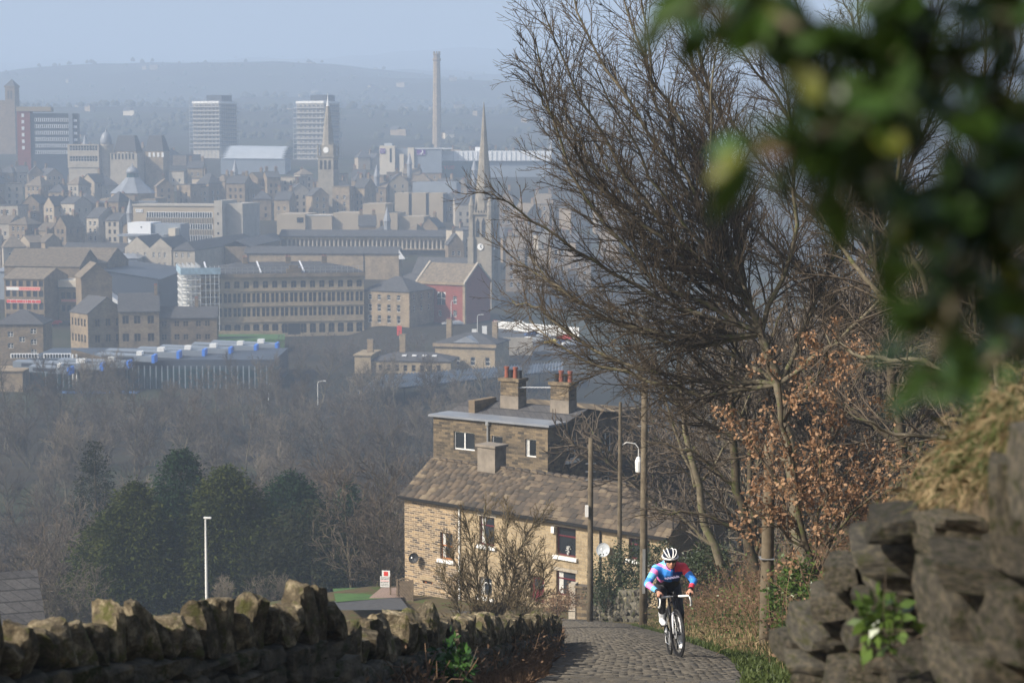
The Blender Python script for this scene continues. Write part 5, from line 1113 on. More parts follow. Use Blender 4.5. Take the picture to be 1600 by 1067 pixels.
def house_surrounds():
    p = P(893, 966, 96); r = empty('gate_pier_wall', (p.x-.15, p.y, p.z-.2), R(-20), 'short stepped stone garden wall with pale pier beside the lane', 'wall')
    part_box(r, 'pier', 'pale', 0, .35, 0, .5, 0, 1.95); q = MB(); q.box(.352, 1.75, .05, .45, 0, 1.75); q.box(.30, 1.8, 0, .5, 1.753, 1.86); q.build('wall', M['house_sooty'], r)
    rr = random.Random(3); r = empty('garden_wall', (0,0,0), 0, 'rough grey garden wall under the evergreen shrub by the lane', 'wall')
    st = [rough_stone(rr, .5, .4, .3, .12, 3).mesh('wall_stone', STB) for _ in range(5)]
    for i in range(15):
        for j in range(5):
            t = i/14; d = 94-t*16; px = 930+t*75; p = P(px, 968+t*2, d); o = inst('wall_stone', rr.choice(st), r, (p.x+rr.uniform(-.05, .05), p.y, p.z+.1+j*.27)); o.rotation_euler = (0, rr.uniform(-.1, .1), R(-75)+rr.uniform(-.2, .2))
    # estate sign and trellis gate left of the house
    p = P(606, 935, 117); r = empty('notice_board', p, R(-10), 'white notice board with a red panel on a post left of the terrace', 'sign'); s = 117/F
    q = MB(); q.box(3*s, 5*s, 0, .1, -.5, 36*s); q.build('post', M['timber'], r)
    bd = part_box(r, 'lower_board', 'white', -12*s, 3*s, -.05, -.01, 19*s, 36*s); tb = part_box(r, 'upper_board', 'white', -9*s, 4*s, -.06, -.02, 36.2*s, 45.5*s)
    part_box(tb, 'red_panel', 'redpaint', -6*s, 1*s, -.07, -.062, 37.2*s, 44*s); rr = random.Random(6)
    for k, (z, m) in enumerate(((34, 'black'), (31.7, 'black'), (29, 'redpaint'), (26.6, 'black'), (24, 'black'), (21.4, 'black'))):
        x = -11.2
        while x < 1.5: w_ = rr.uniform(.9, 2.6); part_box(bd, 'print_mark', m, x*s, min(2, x+w_)*s, -.056, -.051, z*s-.02, (z+1.1)*s-.02); x += w_+.6
    p = P(622, 936, 116.5); r = empty('trellis_gate', p, R(-8), 'arched timber trellis gate against the end of the terrace', 'gate'); w_ = .82
    for x in (-.1, w_): part_box(r, 'gate_post', 'timber', x, x+.1, 0, .1, -.4, 1.2)
    pl = MB(); pl.box(-.35, .35, -.012, .012, -.045, .045)
    for k in range(9):
        for sg in (1,):
            z0 = -.45+k*.2; a = max(0, -z0); b2 = min(w_, 1.12-z0)
            if b2-a > .1: q = MB(); q.add([(a,.03,z0+a),(a,.06,z0+a),(b2,.06,z0+b2),(b2,.03,z0+b2),(a,.03,z0+a+.1),(a,.06,z0+a+.1),(b2,.06,z0+b2+.1),(b2,.03,z0+b2+.1)], [(0,3,7,4),(4,7,6,5),(1,5,6,2),(0,4,5,1),(3,2,6,7)]); o = q.build('lattice_slat', M['timber'], r); o.scale.x = -1; o.location.x = w_
    n = 10; q = MB(); q.tube([(w_*i/n, .05, 1.12+.14*math.sin(math.pi*i/n)) for i in range(n+1)], .04, 6); q.build('arched_top', M['timber'], r); part_box(r, 'bottom_rail', 'timber', .001, w_-.001, .02, .07, -.1, .02); part_box(r, 'backing', 'timber', .02, w_-.02, .061, .07, 0, 1.12)
    q = MB(); a0, a1, a2, a3 = P(525, 947, 110), P(612, 940, 116), P(600, 922, 128), P(520, 925, 128); up = Vector((0,0,.25)); q.quad(a0+up, a1+up, a2+up, a3+up); tag(q.build('grass_verge', plain('verge_grass', (0.05,0.12,0.02), .95, var=.35, scale=2, bump=.6)), kind='structure')
    q = MB(); a0, a1, a2, a3 = P(500, 962, 104), P(640, 960, 108), P(625, 940, 117), P(520, 947, 111); up = Vector((0,0,.3)); q.quad(a0+up, a1+up, a2+up, a3+up); tag(q.build('driveway', plain('driveway_tarmac', (0.07,0.07,0.072), .9, var=.25, scale=3)), kind='structure')
    q = MB(); a0, a1, a2, a3 = P(575, 944, 114.5), P(632, 941, 116.5), P(632, 926, 121), P(596, 926, 121); up = Vector((0,0,.34)); q.quad(a0+up, a1+up, a2+up, a3+up); tag(q.build('gravel_path', plain('pink_gravel', (0.28,0.20,0.16), .95, var=.4, scale=14, bump=.8)), kind='structure')
    p = P(-20, 985, 60); r = building('slate_roofed_shed', 'dark slate roof of a low building behind the wall at the left edge', 'building', (p.x-4.1, 66, P(0, 968, 66).z-3.4), R(20), 4.2, 5, 2.6, 'gable', 1.5, 'stone2', 'slate', chim=())
house_surrounds()
def poles():
    PM = rock('weathered_pole_wood', (0.07,0.056,0.038), (0.12,0.097,0.066), (0.18,0.15,0.105), 3, .6, .01, rnd=.15)
    def pole(px, pyb, pyt, d, rad, lab, lean=0):
        p = P(px, pyb, d); h = P(px, pyt, d).z - p.z; r = empty('telegraph_pole', p, 0, lab, 'pole', 'timber poles along the lane')
        q = MB(); q.tube([(0,0,-.6),(lean*.3,0,h*.3),(lean*.7,0,h*.7),(lean,0,h)], [rad*1.1, rad, rad*.9, rad*.8], 12); o = q.build('shaft', PM, r, smooth=True)
        return r, h
    r, h = pole(922, 972, 684, 84, .125, 'timber pole standing in front of the terrace with a small white box'); part_box(r, 'junction_box', 'white', -.24, -.1, -.28, -.12, h*.58, h*.64); 
    for k in range(3): part_box(r, 'step_iron', 'steel', -.22, .22, -.02, .02, h*.86-k*.35, h*.86-k*.35+.03)
    r, h = pole(1005, 968, 590, 70, .135, 'thick timber pole right of the shrub, tallest by the lane'); part_box(r, 'cable_guard', 'steel', -.05, .05, -.2, -.16, 1, 2.6); part_box(r, 'step_iron', 'steel', -.25, .25, -.02, .02, h*.8, h*.8+.03)
    r, h = pole(1196, 1020, 690, 31, .105, 'round timber post in the brambles at the right of the lane', .03); part_box(r, 'wire_band', 'steel', -.112, .112, -.112, .112, h*.45, h*.45+.015)
    p = P(968, 885, 92); r = empty('lane_lamp', p, 0, 'slim weathered lamp column with a bracket arm between the two timber poles', 'street lamp'); h = P(968, 628, 92).z-p.z
    q = MB(); q.tube([(0,0,-2),(0,0,h*.7),(0,0,h)], [.12,.10,.07], 10); q.build('column', PM, r)
    z = P(968, 697, 92).z-p.z; q = MB(); q.tube([(0,0,z),(.3,0,z+.18),(.7,0,z+.12),(.86,0,z-.1),(.86,0,z-.5)], .025, 6); q.build('bracket_arm', M['white'], r); q = MB(); q.lathe([(.08,z-.5),(.16,z-.7),(.14,z-1.2),(.04,z-1.25)], 10, 0, Matrix.Translation((.86, 0, 0))); q.build('lantern', M['white'], r)
    p = P(323, 935, 140); r = empty('white_street_lamp', p, R(-8), 'white street lamp column standing before the dark conifers', 'street lamp'); h = P(323, 810, 140).z-p.z
    q = MB(); q.tube([(0,0,-3),(0,0,h*.5),(0,0,h)], [.12,.09,.06], 10); q.build('column', M['white'], r); q = MB(); q.tube([(0,0,h-.05),(.2,0,h+.05),(.42,0,h+.03)], .04, 6); q.box(-.12, .42, -.1, .1, h+.02, h+.12); q.build('lantern', M['white'], r)
poles()
# ---------------------------------------------------------------- vegetation
def tubes(polys, mats, name, sides=3, rmin=0.0):
    """polys: list of (pts (n,3), radii (n,)) -> one mesh of tapered tubes"""
    by = {}
    for p, r in polys: by.setdefault(len(p), []).append((p, r))
    V = []; Q = []; off = 0; k = sides; ang = np.arange(k)*2*np.pi/k
    for n, L in by.items():
        Pn = np.array([p for p, r in L], dtype=np.float64); Rn = np.maximum(np.array([r for p, r in L]), rmin)
        t = np.empty_like(Pn); t[:, 1:-1] = Pn[:, 2:]-Pn[:, :-2]; t[:, 0] = Pn[:, 1]-Pn[:, 0]; t[:, -1] = Pn[:, -1]-Pn[:, -2]
        t /= np.linalg.norm(t, axis=2, keepdims=True)+1e-9
        ref = np.where(np.abs(t[:, :1, 2:3]) < .8, np.array([0,0,1.]), np.array([1.,0,0])); ref = np.broadcast_to(ref, t.shape)
        u = np.cross(t, ref); u /= np.linalg.norm(u, axis=2, keepdims=True)+1e-9; v = np.cross(u, t)
        ring = Pn[:, :, None, :] + Rn[:, :, None, None]*(u[:, :, None, :]*np.cos(ang)[None, None, :, None] + v[:, :, None, :]*np.sin(ang)[None, None, :, None])
        m = len(L); V.append(ring.reshape(-1, 3)); idx = (np.arange(m)[:, None, None]*n + np.arange(n-1)[None, :, None])*k + np.arange(k)[None, None, :]
        nx = (np.arange(k)+1) % k; a = idx; b = (np.arange(m)[:, None, None]*n + np.arange(n-1)[None, :, None])*k + nx[None, None, :]
        Q.append((np.stack([a, b, b+k, a+k], -1) + off).reshape(-1, 4)); off += m*n*k
    return mesh_np(name, np.concatenate(V), np.concatenate(Q), mats, True)
def branch_path(rng, p0, d, L, r0, n, gn, up, r1=None):
    pts = [p0]; d = d/np.linalg.norm(d); p = p0
    for i in range(n):
        d = d + rng.normal(0, gn, 3) + np.array([0, 0, up]); d /= np.linalg.norm(d); p = p + d*L/n; pts.append(p)
    r = np.linspace(r0, r1 if r1 is not None else r0*.35, n+1); return np.array(pts), r
def rot_off(rng, d, ang):
    d = d/np.linalg.norm(d); a = rng.normal(0, 1, 3); a -= d*np.dot(a, d); a /= np.linalg.norm(a)+1e-9
    return d*math.cos(ang) + a*math.sin(ang)
def sprout(rng, path, out, level, spec, tips=None):
    """spawn children along a limb; spec[level] = (spacing, length0, length1, angle, gnarl, up, start, rratio, rmin)"""
    if level >= len(spec): return
    sp, l0, l1, an, gn, up, st, rr_, rm = spec[level]; P_, R_ = path
    seg = np.linalg.norm(np.diff(P_, axis=0), axis=1); cum = np.concatenate([[0], np.cumsum(seg)]); tot = cum[-1]
    s = tot*st + rng.uniform(0, sp)
    while s < tot:
        i = min(len(seg)-1, np.searchsorted(cum, s)-1); i = max(i, 0); f = (s-cum[i])/max(seg[i], 1e-6)
        p = P_[i]*(1-f)+P_[i+1]*f; r = R_[i]*(1-f)+R_[i+1]*f; d = P_[i+1]-P_[i]
        L = rng.uniform(l0, l1)*(1-.6*s/tot); n = 4 if L > 1.2 else (3 if L > .35 else 2)
        c = branch_path(rng, p, rot_off(rng, d, an*rng.uniform(.7, 1.3)), L, max(rm, min(r*.8, r*rr_)), n, gn, up, rm*.7)
        out.append((level, c)); sprout(rng, c, out, level+1, spec, tips)
        if tips is not None and level == len(spec)-1: tips.append(c[0][-1]); tips.append(c[0][1])
        s += sp*rng.uniform(.6, 1.4)
BARK = rock('bark', (0.045,0.036,0.026), (0.085,0.068,0.047), (0.14,0.115,0.075), 6, .6, .02, moss=(0.075,0.08,0.03), rnd=.15)
BARKP = rock('pale_bark', (0.08,0.068,0.05), (0.14,0.12,0.085), (0.21,0.18,0.13), 6, .6, .02, moss=(0.11,0.115,0.05), rnd=.15)
TWIG = plain('twig_bark', (0.085,0.066,0.048), .85, var=.45, scale=.8, rnd=.25); TWIGG = plain('grey_twig_bark', (0.15,0.124,0.092), .85, var=.4, scale=.5, rnd=.25)
def bare_tree(seed, H, spread, dens=1.0, stems=1, rmin=.012, twig=None, bark=None):
    rng = np.random.RandomState(seed); trunk = []; out = []
    for s in range(stems):
        d0 = np.array([rng.normal(0, .12 if stems == 1 else .38), rng.normal(0, .12 if stems == 1 else .38), 1.0]); p0 = np.array([rng.normal(0, .1*stems), rng.normal(0, .1*stems), -.5])
        trunk.append(branch_path(rng, p0, d0, H*(.8 if stems == 1 else .75), H*.014/ (stems**.5), 9, .07, .05, H*.003))
    spec = [(H*.045/dens, H*.28*spread, H*.46*spread, .75, .13, .09, .16, .6, H*.003), (H*.040/dens, H*.12, H*.22, .7, .15, .06, .15, .6, rmin*1.5), (H*.034/dens, H*.05, H*.11, .7, .18, .05, .1, .6, rmin)]
    for t in trunk: sprout(rng, t, out, 0, spec)
    tm = tubes(trunk + [c for l, c in out if l == 0], [bark or BARK], 'trunk', 5); cm = tubes([c for l, c in out if l > 0], [twig or TWIG], 'crown', 3)
    return tm, cm
def leaf_cloud(rng, pts, size, aspect=.55, droop=0.0, outward=None, flat=.0):
    """a small bent leaf quad at each point"""
    n = len(pts); a = rng.normal(0, 1, (n, 3)); 
    if outward is not None: a = a*.6 + outward
    a[:, 2] -= droop; a /= np.linalg.norm(a, axis=1, keepdims=True); b = rng.normal(0, 1, (n, 3)); b[:, 2] *= (1-flat); b -= a*np.sum(a*b, 1, keepdims=True); b /= np.linalg.norm(b, axis=1, keepdims=True)+1e-9
    s = (size*rng.uniform(.6, 1.3, n))[:, None]
    V = np.stack([pts, pts+a*s*.5+b*s*aspect*.5, pts+a*s, pts+a*s*.5-b*s*aspect*.5], 1).reshape(-1, 3)
    return V, np.arange(4*n).reshape(-1, 4)
def place_tree(name, meshes, loc, rz, sc_, label, cat='tree', group=None):
    r = empty(name, loc, rz, label, cat, group)
    inst('trunk', meshes[0], r, scale=sc_); inst('crown', meshes[1], r, scale=sc_); return r
def woods():
    rr = random.Random(17)
    var = [bare_tree(s, 13, sp, 1.3, st, .026, tw, bk) for s, sp, st, tw, bk in ((1, .8, 1, TWIG, BARK), (2, 1.0, 1, TWIGG, BARKP), (3, .9, 2, TWIG, BARK), (4, 1.05, 1, TWIG, BARK), (5, .8, 3, TWIGG, BARKP), (6, .7, 1, TWIG, BARK))]
    bush = [bare_tree(s, 6.5, 1.1, .9, 6, .016, tw, bk) for s, tw, bk in ((31, TWIGG, BARKP), (32, TWIG, BARK))]
    looks = ['slender brown', 'broad grey', 'forked brown', 'wide-crowned brown', 'many-stemmed grey', 'narrow brown']
    rows = [(158, -30, 150, 40, .8, 'the grey row nearest the left wall end'), (150, 545, 650, 28, .85, 'the thicket left of the terrace'), (180, -40, 180, 34, 1.0, 'the row behind the left bushes'), (190, 330, 660, 32, .95, 'the row behind the conifers'), (212, -40, 700, 34, 1.05, 'the middle row of the valley wood'), (245, -40, 720, 32, 1.1, 'the deep row of the valley wood'), (285, -20, 760, 32, 1.1, 'the fourth row of the valley wood'), (330, -20, 780, 32, 1.05, 'the back row of the valley wood'),
            (165, 860, 1120, 34, .9, 'the row just behind the tall house'), (215, 700, 1150, 34, 1.0, 'the row beyond the tall house'), (290, 760, 1150, 36, .95, 'the far row beyond the tall house'), (372, 0, 880, 30, .95, 'the row below the museum'), (412, -20, 880, 30, 1.0, 'the row at the museum foot'), (62, 1130, 1700, 55, .8, 'the wood on the right bank'), (82, 1060, 1750, 48, 1.1, 'the upper right wood'), (110, 1040, 1800, 44, 1.3, 'the highest right wood'), (140, 1000, 1800, 44, 1.4, 'the right wood skyline')]
    for d, p0, p1, st, scl, desc in rows:
        px = p0; i = 0
        while px < p1:
            dd = d*(1+rr.uniform(-.06, .06)); x = xat(px+rr.uniform(-.3, .3)*st, 600, dd); z = Tz(x, dd); k = rr.randrange(6)
            if not (62 < dd < 140 and x < 9.5):
                place_tree('bare_tree', var[k], (x, dd, z-.2), rr.uniform(0, 6.28), scl*rr.uniform(.82, 1.18), f'{looks[k]} bare tree, {ORD[min(i, 29)]} from left in {desc}', 'tree', 'bare trees of the wooded valley'); i += 1
            px += st*rr.uniform(.8, 1.2)
    for px, py, d, k, sc_, lab in ((90, 905, 150, 0, 1.2, 'dense grey leafless bush behind the left end of the wall'), (20, 900, 152, 0, 1.0, 'dense grey leafless bush at the left edge'), (150, 890, 156, 1, .9, 'brown leafless bush left of the conifers'), (350, 925, 143, 0, .55, 'small pale leafless bush at the foot of the street lamp'), (430, 915, 150, 0, .6, 'small leafless bush before the dark yew'), (600, 860, 135, 1, 1.3, 'big brown leafless thicket left of the terrace'), (640, 790, 150, 1, 1.4, 'brown leafless thicket behind the terrace end')):
        x = xat(px, py, d); place_tree('bare_bush', bush[k], (x, d, Tz(x, d)-.2), px*.1, sc_, lab, 'bush', 'leafless bushes')
    # the far mass of the wood that reads as one
    cm = bare_tree(77, 9, 1.0, .55, 2, .05)[1]; tv = np.empty(len(cm.vertices)*3); cm.vertices.foreach_get('co', tv); tv = tv.reshape(-1, 3); q = np.empty(len(cm.polygons)*4, dtype=np.int32); cm.polygons.foreach_get('vertices', q); q = q.reshape(-1, 4)
    V = []; Q = []; n = 0
    for k in range(150):
        d = rr.choice((rr.uniform(385, 440), rr.uniform(350, 440), rr.uniform(505, 545))); px = rr.uniform(-30, 900) if d < 450 else rr.uniform(440, 700); x = xat(px, 600, d); s = rr.uniform(.55, 1.0); a = rr.uniform(0, 6.28)
        Rm = np.array([[math.cos(a), -math.sin(a), 0], [math.sin(a), math.cos(a), 0], [0, 0, 1]])*s; V.append(tv @ Rm.T + np.array([x, d, Tz(x, d)-.5])); Q.append(q+n); n += len(tv)
    tag(inst('far_woodland', mesh_np('far_woodland', np.concatenate(V), np.concatenate(Q), TWIG)), 'hazy brown mass of bare woodland below the museum', 'woodland', kind='stuff')
    # wooded far hills: thousands of small rounded crowns
    rng = np.random.RandomState(3); n = 5000; d = np.concatenate([rng.uniform(1250, 2600, n//2), rng.uniform(2200, 6000, n-n//2)]); px = rng.uniform(-60, 1700, n); x = (px-800)*d/F; m = wob(x, d, 420, 2) < rng.uniform(-.4, .3, n); x, d = x[m], d[m]; z = T(x, d)
    ic = np.array([(0,0,1.15),(.9,0,.45),(.28,.85,.45),(-.73,.53,.5),(-.73,-.53,.4),(.28,-.85,.5),(.6,.45,-.3),(-.25,.7,-.3),(-.75,0,-.3),(-.25,-.7,-.3),(.6,-.45,-.3)]); fi = np.array([(0,1,2),(0,2,3),(0,3,4),(0,4,5),(0,5,1),(1,6,2),(2,7,3),(3,8,4),(4,9,5),(5,10,1),(1,10,6),(2,6,7),(3,7,8),(4,8,9),(5,9,10)])
    s = rng.uniform(2.2, 4.6, len(x)); V = ic[None]*s[:, None, None]*rng.uniform(.75, 1.25, (len(x), 11, 1)) + np.stack([x, d, z+s*.5], -1)[:, None]; Q = fi[None] + (np.arange(len(x))*11)[:, None, None]
    tag(inst('hill_woodland', mesh_np('hill_woodland', V.reshape(-1, 3), Q.reshape(-1, 3), plain('hill_tree_tone', (0.045,0.045,0.03), .95, var=.4, scale=.02))), 'dark wooded patches over the far hills', 'woodland', kind='stuff')
woods()
def conifers():
    GOLD = leafy('golden_cypress', (0.022,0.034,0.007), (0.068,0.078,0.016), .85, .5, .12, spec=.1); DARK = leafy('dark_cypress', (0.009,0.026,0.011), (0.026,0.052,0.02), .85, .5, .1, spec=.1); YEW = leafy('yew_foliage', (0.012,0.018,0.008), (0.036,0.038,0.017), .85, .5, .1, spec=.1)
    def conifer(name, px, pyt, wpx, d, mat, lab, seed, lobes, pyb=935, n=62000):
        s = d/F; x = xat(px, 800, d); zt = P(px, pyt, d).z; zb = Tz(x, d); H = zt-zb; Rm = wpx*s/2*1.5; rng = np.random.RandomState(seed)
        r = empty(name, (x, d, zb), 0, lab, 'conifer'); q = MB(); q.tube([(0,0,-.5),(0,0,H*.5),(0,0,H*.97)], [.3,.2,.03], 8); q.build('trunk', BARK, r)
        # sprays: each a drooping fan; several leaders make the outline uneven
        ns = n//26; lead = [(rng.normal(0, Rm*.42), rng.normal(0, Rm*.42), rng.uniform(.62, .93)) for _ in range(lobes)] + [(0, 0, 1.0)]
        L = rng.randint(0, len(lead), ns); lead = np.array(lead); lx, ly, lh = lead[L, 0], lead[L, 1], lead[L, 2]*H
        f = rng.uniform(0.02, 1, ns)**.8; a = rng.uniform(0, 6.283, ns); prof = np.interp(f, [0, .15, .45, .75, .93, 1], [.9, 1.0, 1.0, .82, .48, .08])
        rad = Rm*(.85 if lobes > 2 else 1)*prof*rng.uniform(.62, 1.08, ns)
        c = np.stack([lx*(1-f*.6)+np.cos(a)*rad, ly*(1-f*.6)+np.sin(a)*rad, lh*f], -1); o = np.stack([np.cos(a), np.sin(a), rng.uniform(-.1, .5, ns)], -1)
        pts = np.repeat(c, 26, 0) + rng.normal(0, .32, (ns*26, 3))*np.array([1, 1, .8]) - np.repeat(o, 26, 0)*rng.uniform(0, .8, (ns*26, 1)); V, Q = leaf_cloud(rng, pts, .36, .36, .25, np.repeat(o, 26, 0)*.9)
        inst('crown', mesh_np('crown', V, Q, mat), r)
    conifer('golden_cypress', 212, 757, 104, 160, GOLD, 'golden-green cypress, leftmost of the conifers', 1, 4); conifer('dark_cypress', 284, 706, 100, 168, DARK, 'tall dark green cypress, tallest of the conifers', 2, 3)
    conifer('golden_cypress', 352, 733, 122, 161, GOLD, 'golden-green cypress behind the white street lamp', 3, 4); conifer('dark_spruce', 455, 742, 112, 172, DARK, 'dark green spruce right of the golden cypresses', 4, 4); conifer('dark_yew', 490, 786, 185, 156, YEW, 'broad dark brownish yew right of the street lamp', 5, 6, n=20000)
    conifer('ivy_clad_tree', 150, 690, 60, 205, YEW, 'narrow dark evergreen rising among the bare trees at left', 6, 1, n=6000); conifer('ivy_clad_tree', 545, 755, 52, 176, DARK, 'small dark evergreen just right of the spruce', 7, 1, n=5000)
conifers()
def lane_trees():
    rng = np.random.RandomState(5)
    def guided(name, limbs, d, seed, label, spec, twig, bark, rlimb, leaves=None, cat='tree', dvar=2.0, sides=3):
        rng = np.random.RandomState(seed); base = limbs[0][0]; p0 = P(base[0], base[1], d); r = empty(name, p0, 0, label, cat); o0 = np.array(p0)
        TR = []; out = []; tips = []
        for li, limb in enumerate(limbs):
            dv = 0 if li == 0 else rng.uniform(-dvar, dvar); n = len(limb); pts = np.array([P(a, b, d + dv*(i/(n-1))) for i, (a, b) in enumerate(limb)]) - o0
            t = np.linspace(0, n-1, (n-1)*4+1); pts = np.stack([np.interp(t, range(n), pts[:, k]) for k in range(3)], -1)
            for _ in range(2): pts[1:-1] = pts[1:-1]*.5 + (pts[:-2]+pts[2:])*.25
            pts[1:-1] += rng.normal(0, .035, pts[1:-1].shape); ra = np.linspace(rlimb[0] if li == 0 else rlimb[1], (rlimb[1] if li == 0 else .012), len(pts)); TR.append((pts, ra))
            sprout(rng, (pts, ra), out, 0, spec if li else [(spec[0][0]*2,)+spec[0][1:6]+(.5,)+spec[0][7:]]+spec[1:], tips)
        inst('trunk', tubes(TR, [bark], 'trunk', 6), r); inst('crown', tubes([c for l, c in out], [twig], 'crown', sides), r)
        if leaves:
            mat, cnt, size, lo = leaves; tp = np.array([t for t in tips]); tp = tp[rng.randint(0, len(tp), cnt)] + rng.normal(0, .05, (cnt, 3))
            if lo is not None: tp = tp[tp[:, 2] < lo]
            V, Q = leaf_cloud(rng, tp, size, .6, .5); lf = inst('leaves', mesh_np('leaves', V, Q, mat), r)
        return r
    big = [[(1262, 935), (1240, 720), (1216, 600), (1190, 520), (1163, 463)],
        [(1163, 463), (1090, 330), (970, 170), (880, 40), (845, -60)], [(1163, 463), (1050, 400), (920, 300), (830, 180), (785, 110)], [(1190, 520), (1050, 480), (900, 410), (790, 335), (722, 300)], [(1190, 520), (1070, 545), (920, 500), (820, 440), (752, 395)], [(1216, 600), (1090, 620), (960, 585), (870, 560), (790, 500)],
        [(1163, 463), (1140, 300), (1080, 120), (1040, -60)], [(1190, 520), (1250, 350), (1230, 150), (1190, -60)], [(1163, 463), (1090, 250), (980, 80), (930, -60)], [(1216, 600), (1290, 450), (1340, 250), (1330, 20)], [(1190, 520), (1000, 440), (850, 270), (800, 60)], [(1163, 463), (1020, 350), (900, 190), (815, 20)], [(1240, 720), (1150, 690), (1060, 640), (1000, 610)], [(1216, 600), (1330, 520), (1440, 400), (1500, 250)], [(1163, 463), (1110, 420), (1000, 280), (905, 110)], [(1190, 520), (1130, 380), (1100, 200), (1130, -20)], [(1216, 600), (1060, 590), (900, 555), (800, 480), (760, 470)], [(1163, 463), (1000, 390), (880, 250), (840, 120)], [(1190, 520), (980, 520), (860, 470), (790, 400)], [(1163, 463), (1060, 280), (1000, 130), (985, -40)], [(1163, 463), (1130, 200), (1060, 20), (1050, -60)], [(1216, 600), (1120, 540), (1010, 500), (930, 480)], [(1190, 520), (1080, 440), (960, 340), (890, 200)]]
    big = [big[0]] + [[(a if a > 1163 else 1163-(1163-a)*.9, b) for a, b in l] for l in big[1:]]
    spec = [(.13, .8, 2.1, .58, .11, .04, .06, .45, .011), (.125, .3, 1.0, .62, .13, .05, .12, .6, .006), (.12, .12, .42, .64, .15, .06, .15, .7, .0045)]
    guided('leaning_bare_tree', big, 40, 11, 'big leafless tree leaning over the lane, its twigs fanning left', spec, plain('lichened_twigs', (0.075,0.057,0.038), .85, var=.5, scale=1.5), BARKP, (.17, .06), dvar=2.6)
    t2 = [[(1125, 880), (1085, 760), (1068, 640), (1060, 520)], [(1085, 760), (1050, 660), (1020, 560), (1000, 500)], [(1068, 640), (1110, 540), (1130, 440)], [(1068, 640), (1000, 560), (965, 480)], [(1110, 850), (1060, 800), (1010, 790)], [(1085, 760), (1150, 680), (1180, 600)]]
    sp2 = [(.26, 1.0, 2.0, .6, .1, .05, .08, .5, .012), (.22, .4, .9, .6, .13, .05, .1, .6, .008), (.2, .15, .4, .6, .15, .05, .1, .7, .006)]
    guided('slender_bare_tree', t2, 52, 12, 'slender leafless tree with drooping branches right of the terrace', sp2, TWIG, BARKP, (.13, .05))
    t3 = [[(1180, 890), (1150, 760), (1140, 640), (1150, 520)], [(1150, 760), (1080, 700), (1010, 690)], [(1140, 640), (1200, 540), (1230, 460)], [(1165, 830), (1100, 800), (1030, 800)], [(1140, 640), (1090, 570), (1060, 480)]]
    guided('dark_bare_tree', t3, 47, 13, 'dark leafless tree between the slender tree and the round post', sp2, TWIG, BARK, (.15, .06))
    t4 = [[(1640, 760), (1560, 620), (1480, 520), (1400, 470)], [(1560, 620), (1440, 560), (1340, 560), (1290, 520)], [(1480, 520), (1420, 400), (1400, 250), (1420, 80)], [(1560, 620), (1560, 450), (1530, 250), (1540, 20)], [(1640, 760), (1500, 690), (1400, 680), (1320, 640)], [(1480, 520), (1350, 440), (1280, 330)], [(1600, 700), (1640, 500), (1620, 200)]]
    sp4 = [(.22, .9, 1.8, .7, .16, .05, .08, .5, .011), (.2, .35, .8, .65, .16, .05, .1, .6, .007), (.18, .14, .36, .6, .15, .05, .1, .7, .005)]
    guided('gnarled_bare_tree', t4, 27, 14, 'gnarled leafless tree on the bank behind the foreground leaves', sp4, TWIG, BARKP, (.16, .06), dvar=1.5)
    t7 = [[(1440, 900), (1410, 700), (1385, 540), (1370, 420)], [(1370, 420), (1290, 260), (1180, 110), (1100, 0)], [(1370, 420), (1320, 220), (1260, 60), (1230, -60)], [(1370, 420), (1400, 200), (1420, 0)], [(1385, 540), (1250, 420), (1130, 320), (1060, 230)], [(1385, 540), (1480, 380), (1560, 200), (1600, 40)], [(1410, 700), (1520, 560), (1620, 420)], [(1370, 420), (1360, 200), (1340, -40)], [(1410, 700), (1300, 620), (1200, 560), (1120, 470)], [(1385, 540), (1280, 470), (1190, 400), (1120, 380)], [(1370, 420), (1270, 330), (1150, 210), (1090, 120)], [(1370, 420), (1420, 260), (1500, 100), (1520, -60)], [(1385, 540), (1460, 440), (1560, 330), (1640, 260)], [(1370, 420), (1300, 160), (1200, 20), (1160, -60)], [(1370, 420), (1380, 260), (1470, 60), (1470, -60)]]
    guided('broad_bare_tree', t7, 46, 19, 'broad leafless tree filling the upper right behind the foreground leaves', spec, TWIG, BARK, (.2, .065), dvar=3.0)
    t5 = [[(1275, 900), (1245, 780), (1225, 660), (1200, 545)], [(1245, 780), (1190, 720), (1150, 640)], [(1245, 780), (1310, 680), (1350, 570)], [(1275, 900), (1330, 780), (1400, 660)], [(1265, 860), (1210, 820), (1160, 790)], [(1225, 660), (1280, 580), (1310, 520)], [(1270, 880), (1290, 770), (1280, 680)], [(1290, 850), (1370, 760), (1440, 700)], [(1260, 860), (1230, 790), (1195, 690)]]
    sp5 = [(.15, .5, 1.1, .7, .14, .03, .05, .5, .008), (.13, .2, .5, .7, .15, .02, .1, .6, .005)]
    beech = leafy('dry_beech_leaf', (0.19,0.095,0.048), (0.40,0.25,0.14), .6, 2.5, .3)
    guided('russet_beech', t5, 29.5, 15, 'young beech still holding its dry orange leaves beside the round post', sp5, TWIG, BARK, (.05, .025), (beech, 5600, .075, None), dvar=1.0)
    t6 = [[(770, 1035), (765, 950), (760, 880), (758, 790)], [(768, 1030), (730, 920), (700, 850)], [(772, 1030), (800, 900), (825, 830), (850, 800)], [(770, 1035), (790, 900), (795, 800)], [(766, 1030), (715, 950), (690, 900)], [(774, 1030), (835, 930), (855, 880)], [(770, 1035), (745, 900), (728, 810)], [(770, 1030), (812, 930), (838, 860)]]
    sp6 = [(.09, .6, 1.4, .5, .13, .06, .1, .5, .012), (.09, .25, .7, .55, .15, .06, .1, .6, .010), (.12, .12, .3, .55, .15, .06, .1, .6, .009)]
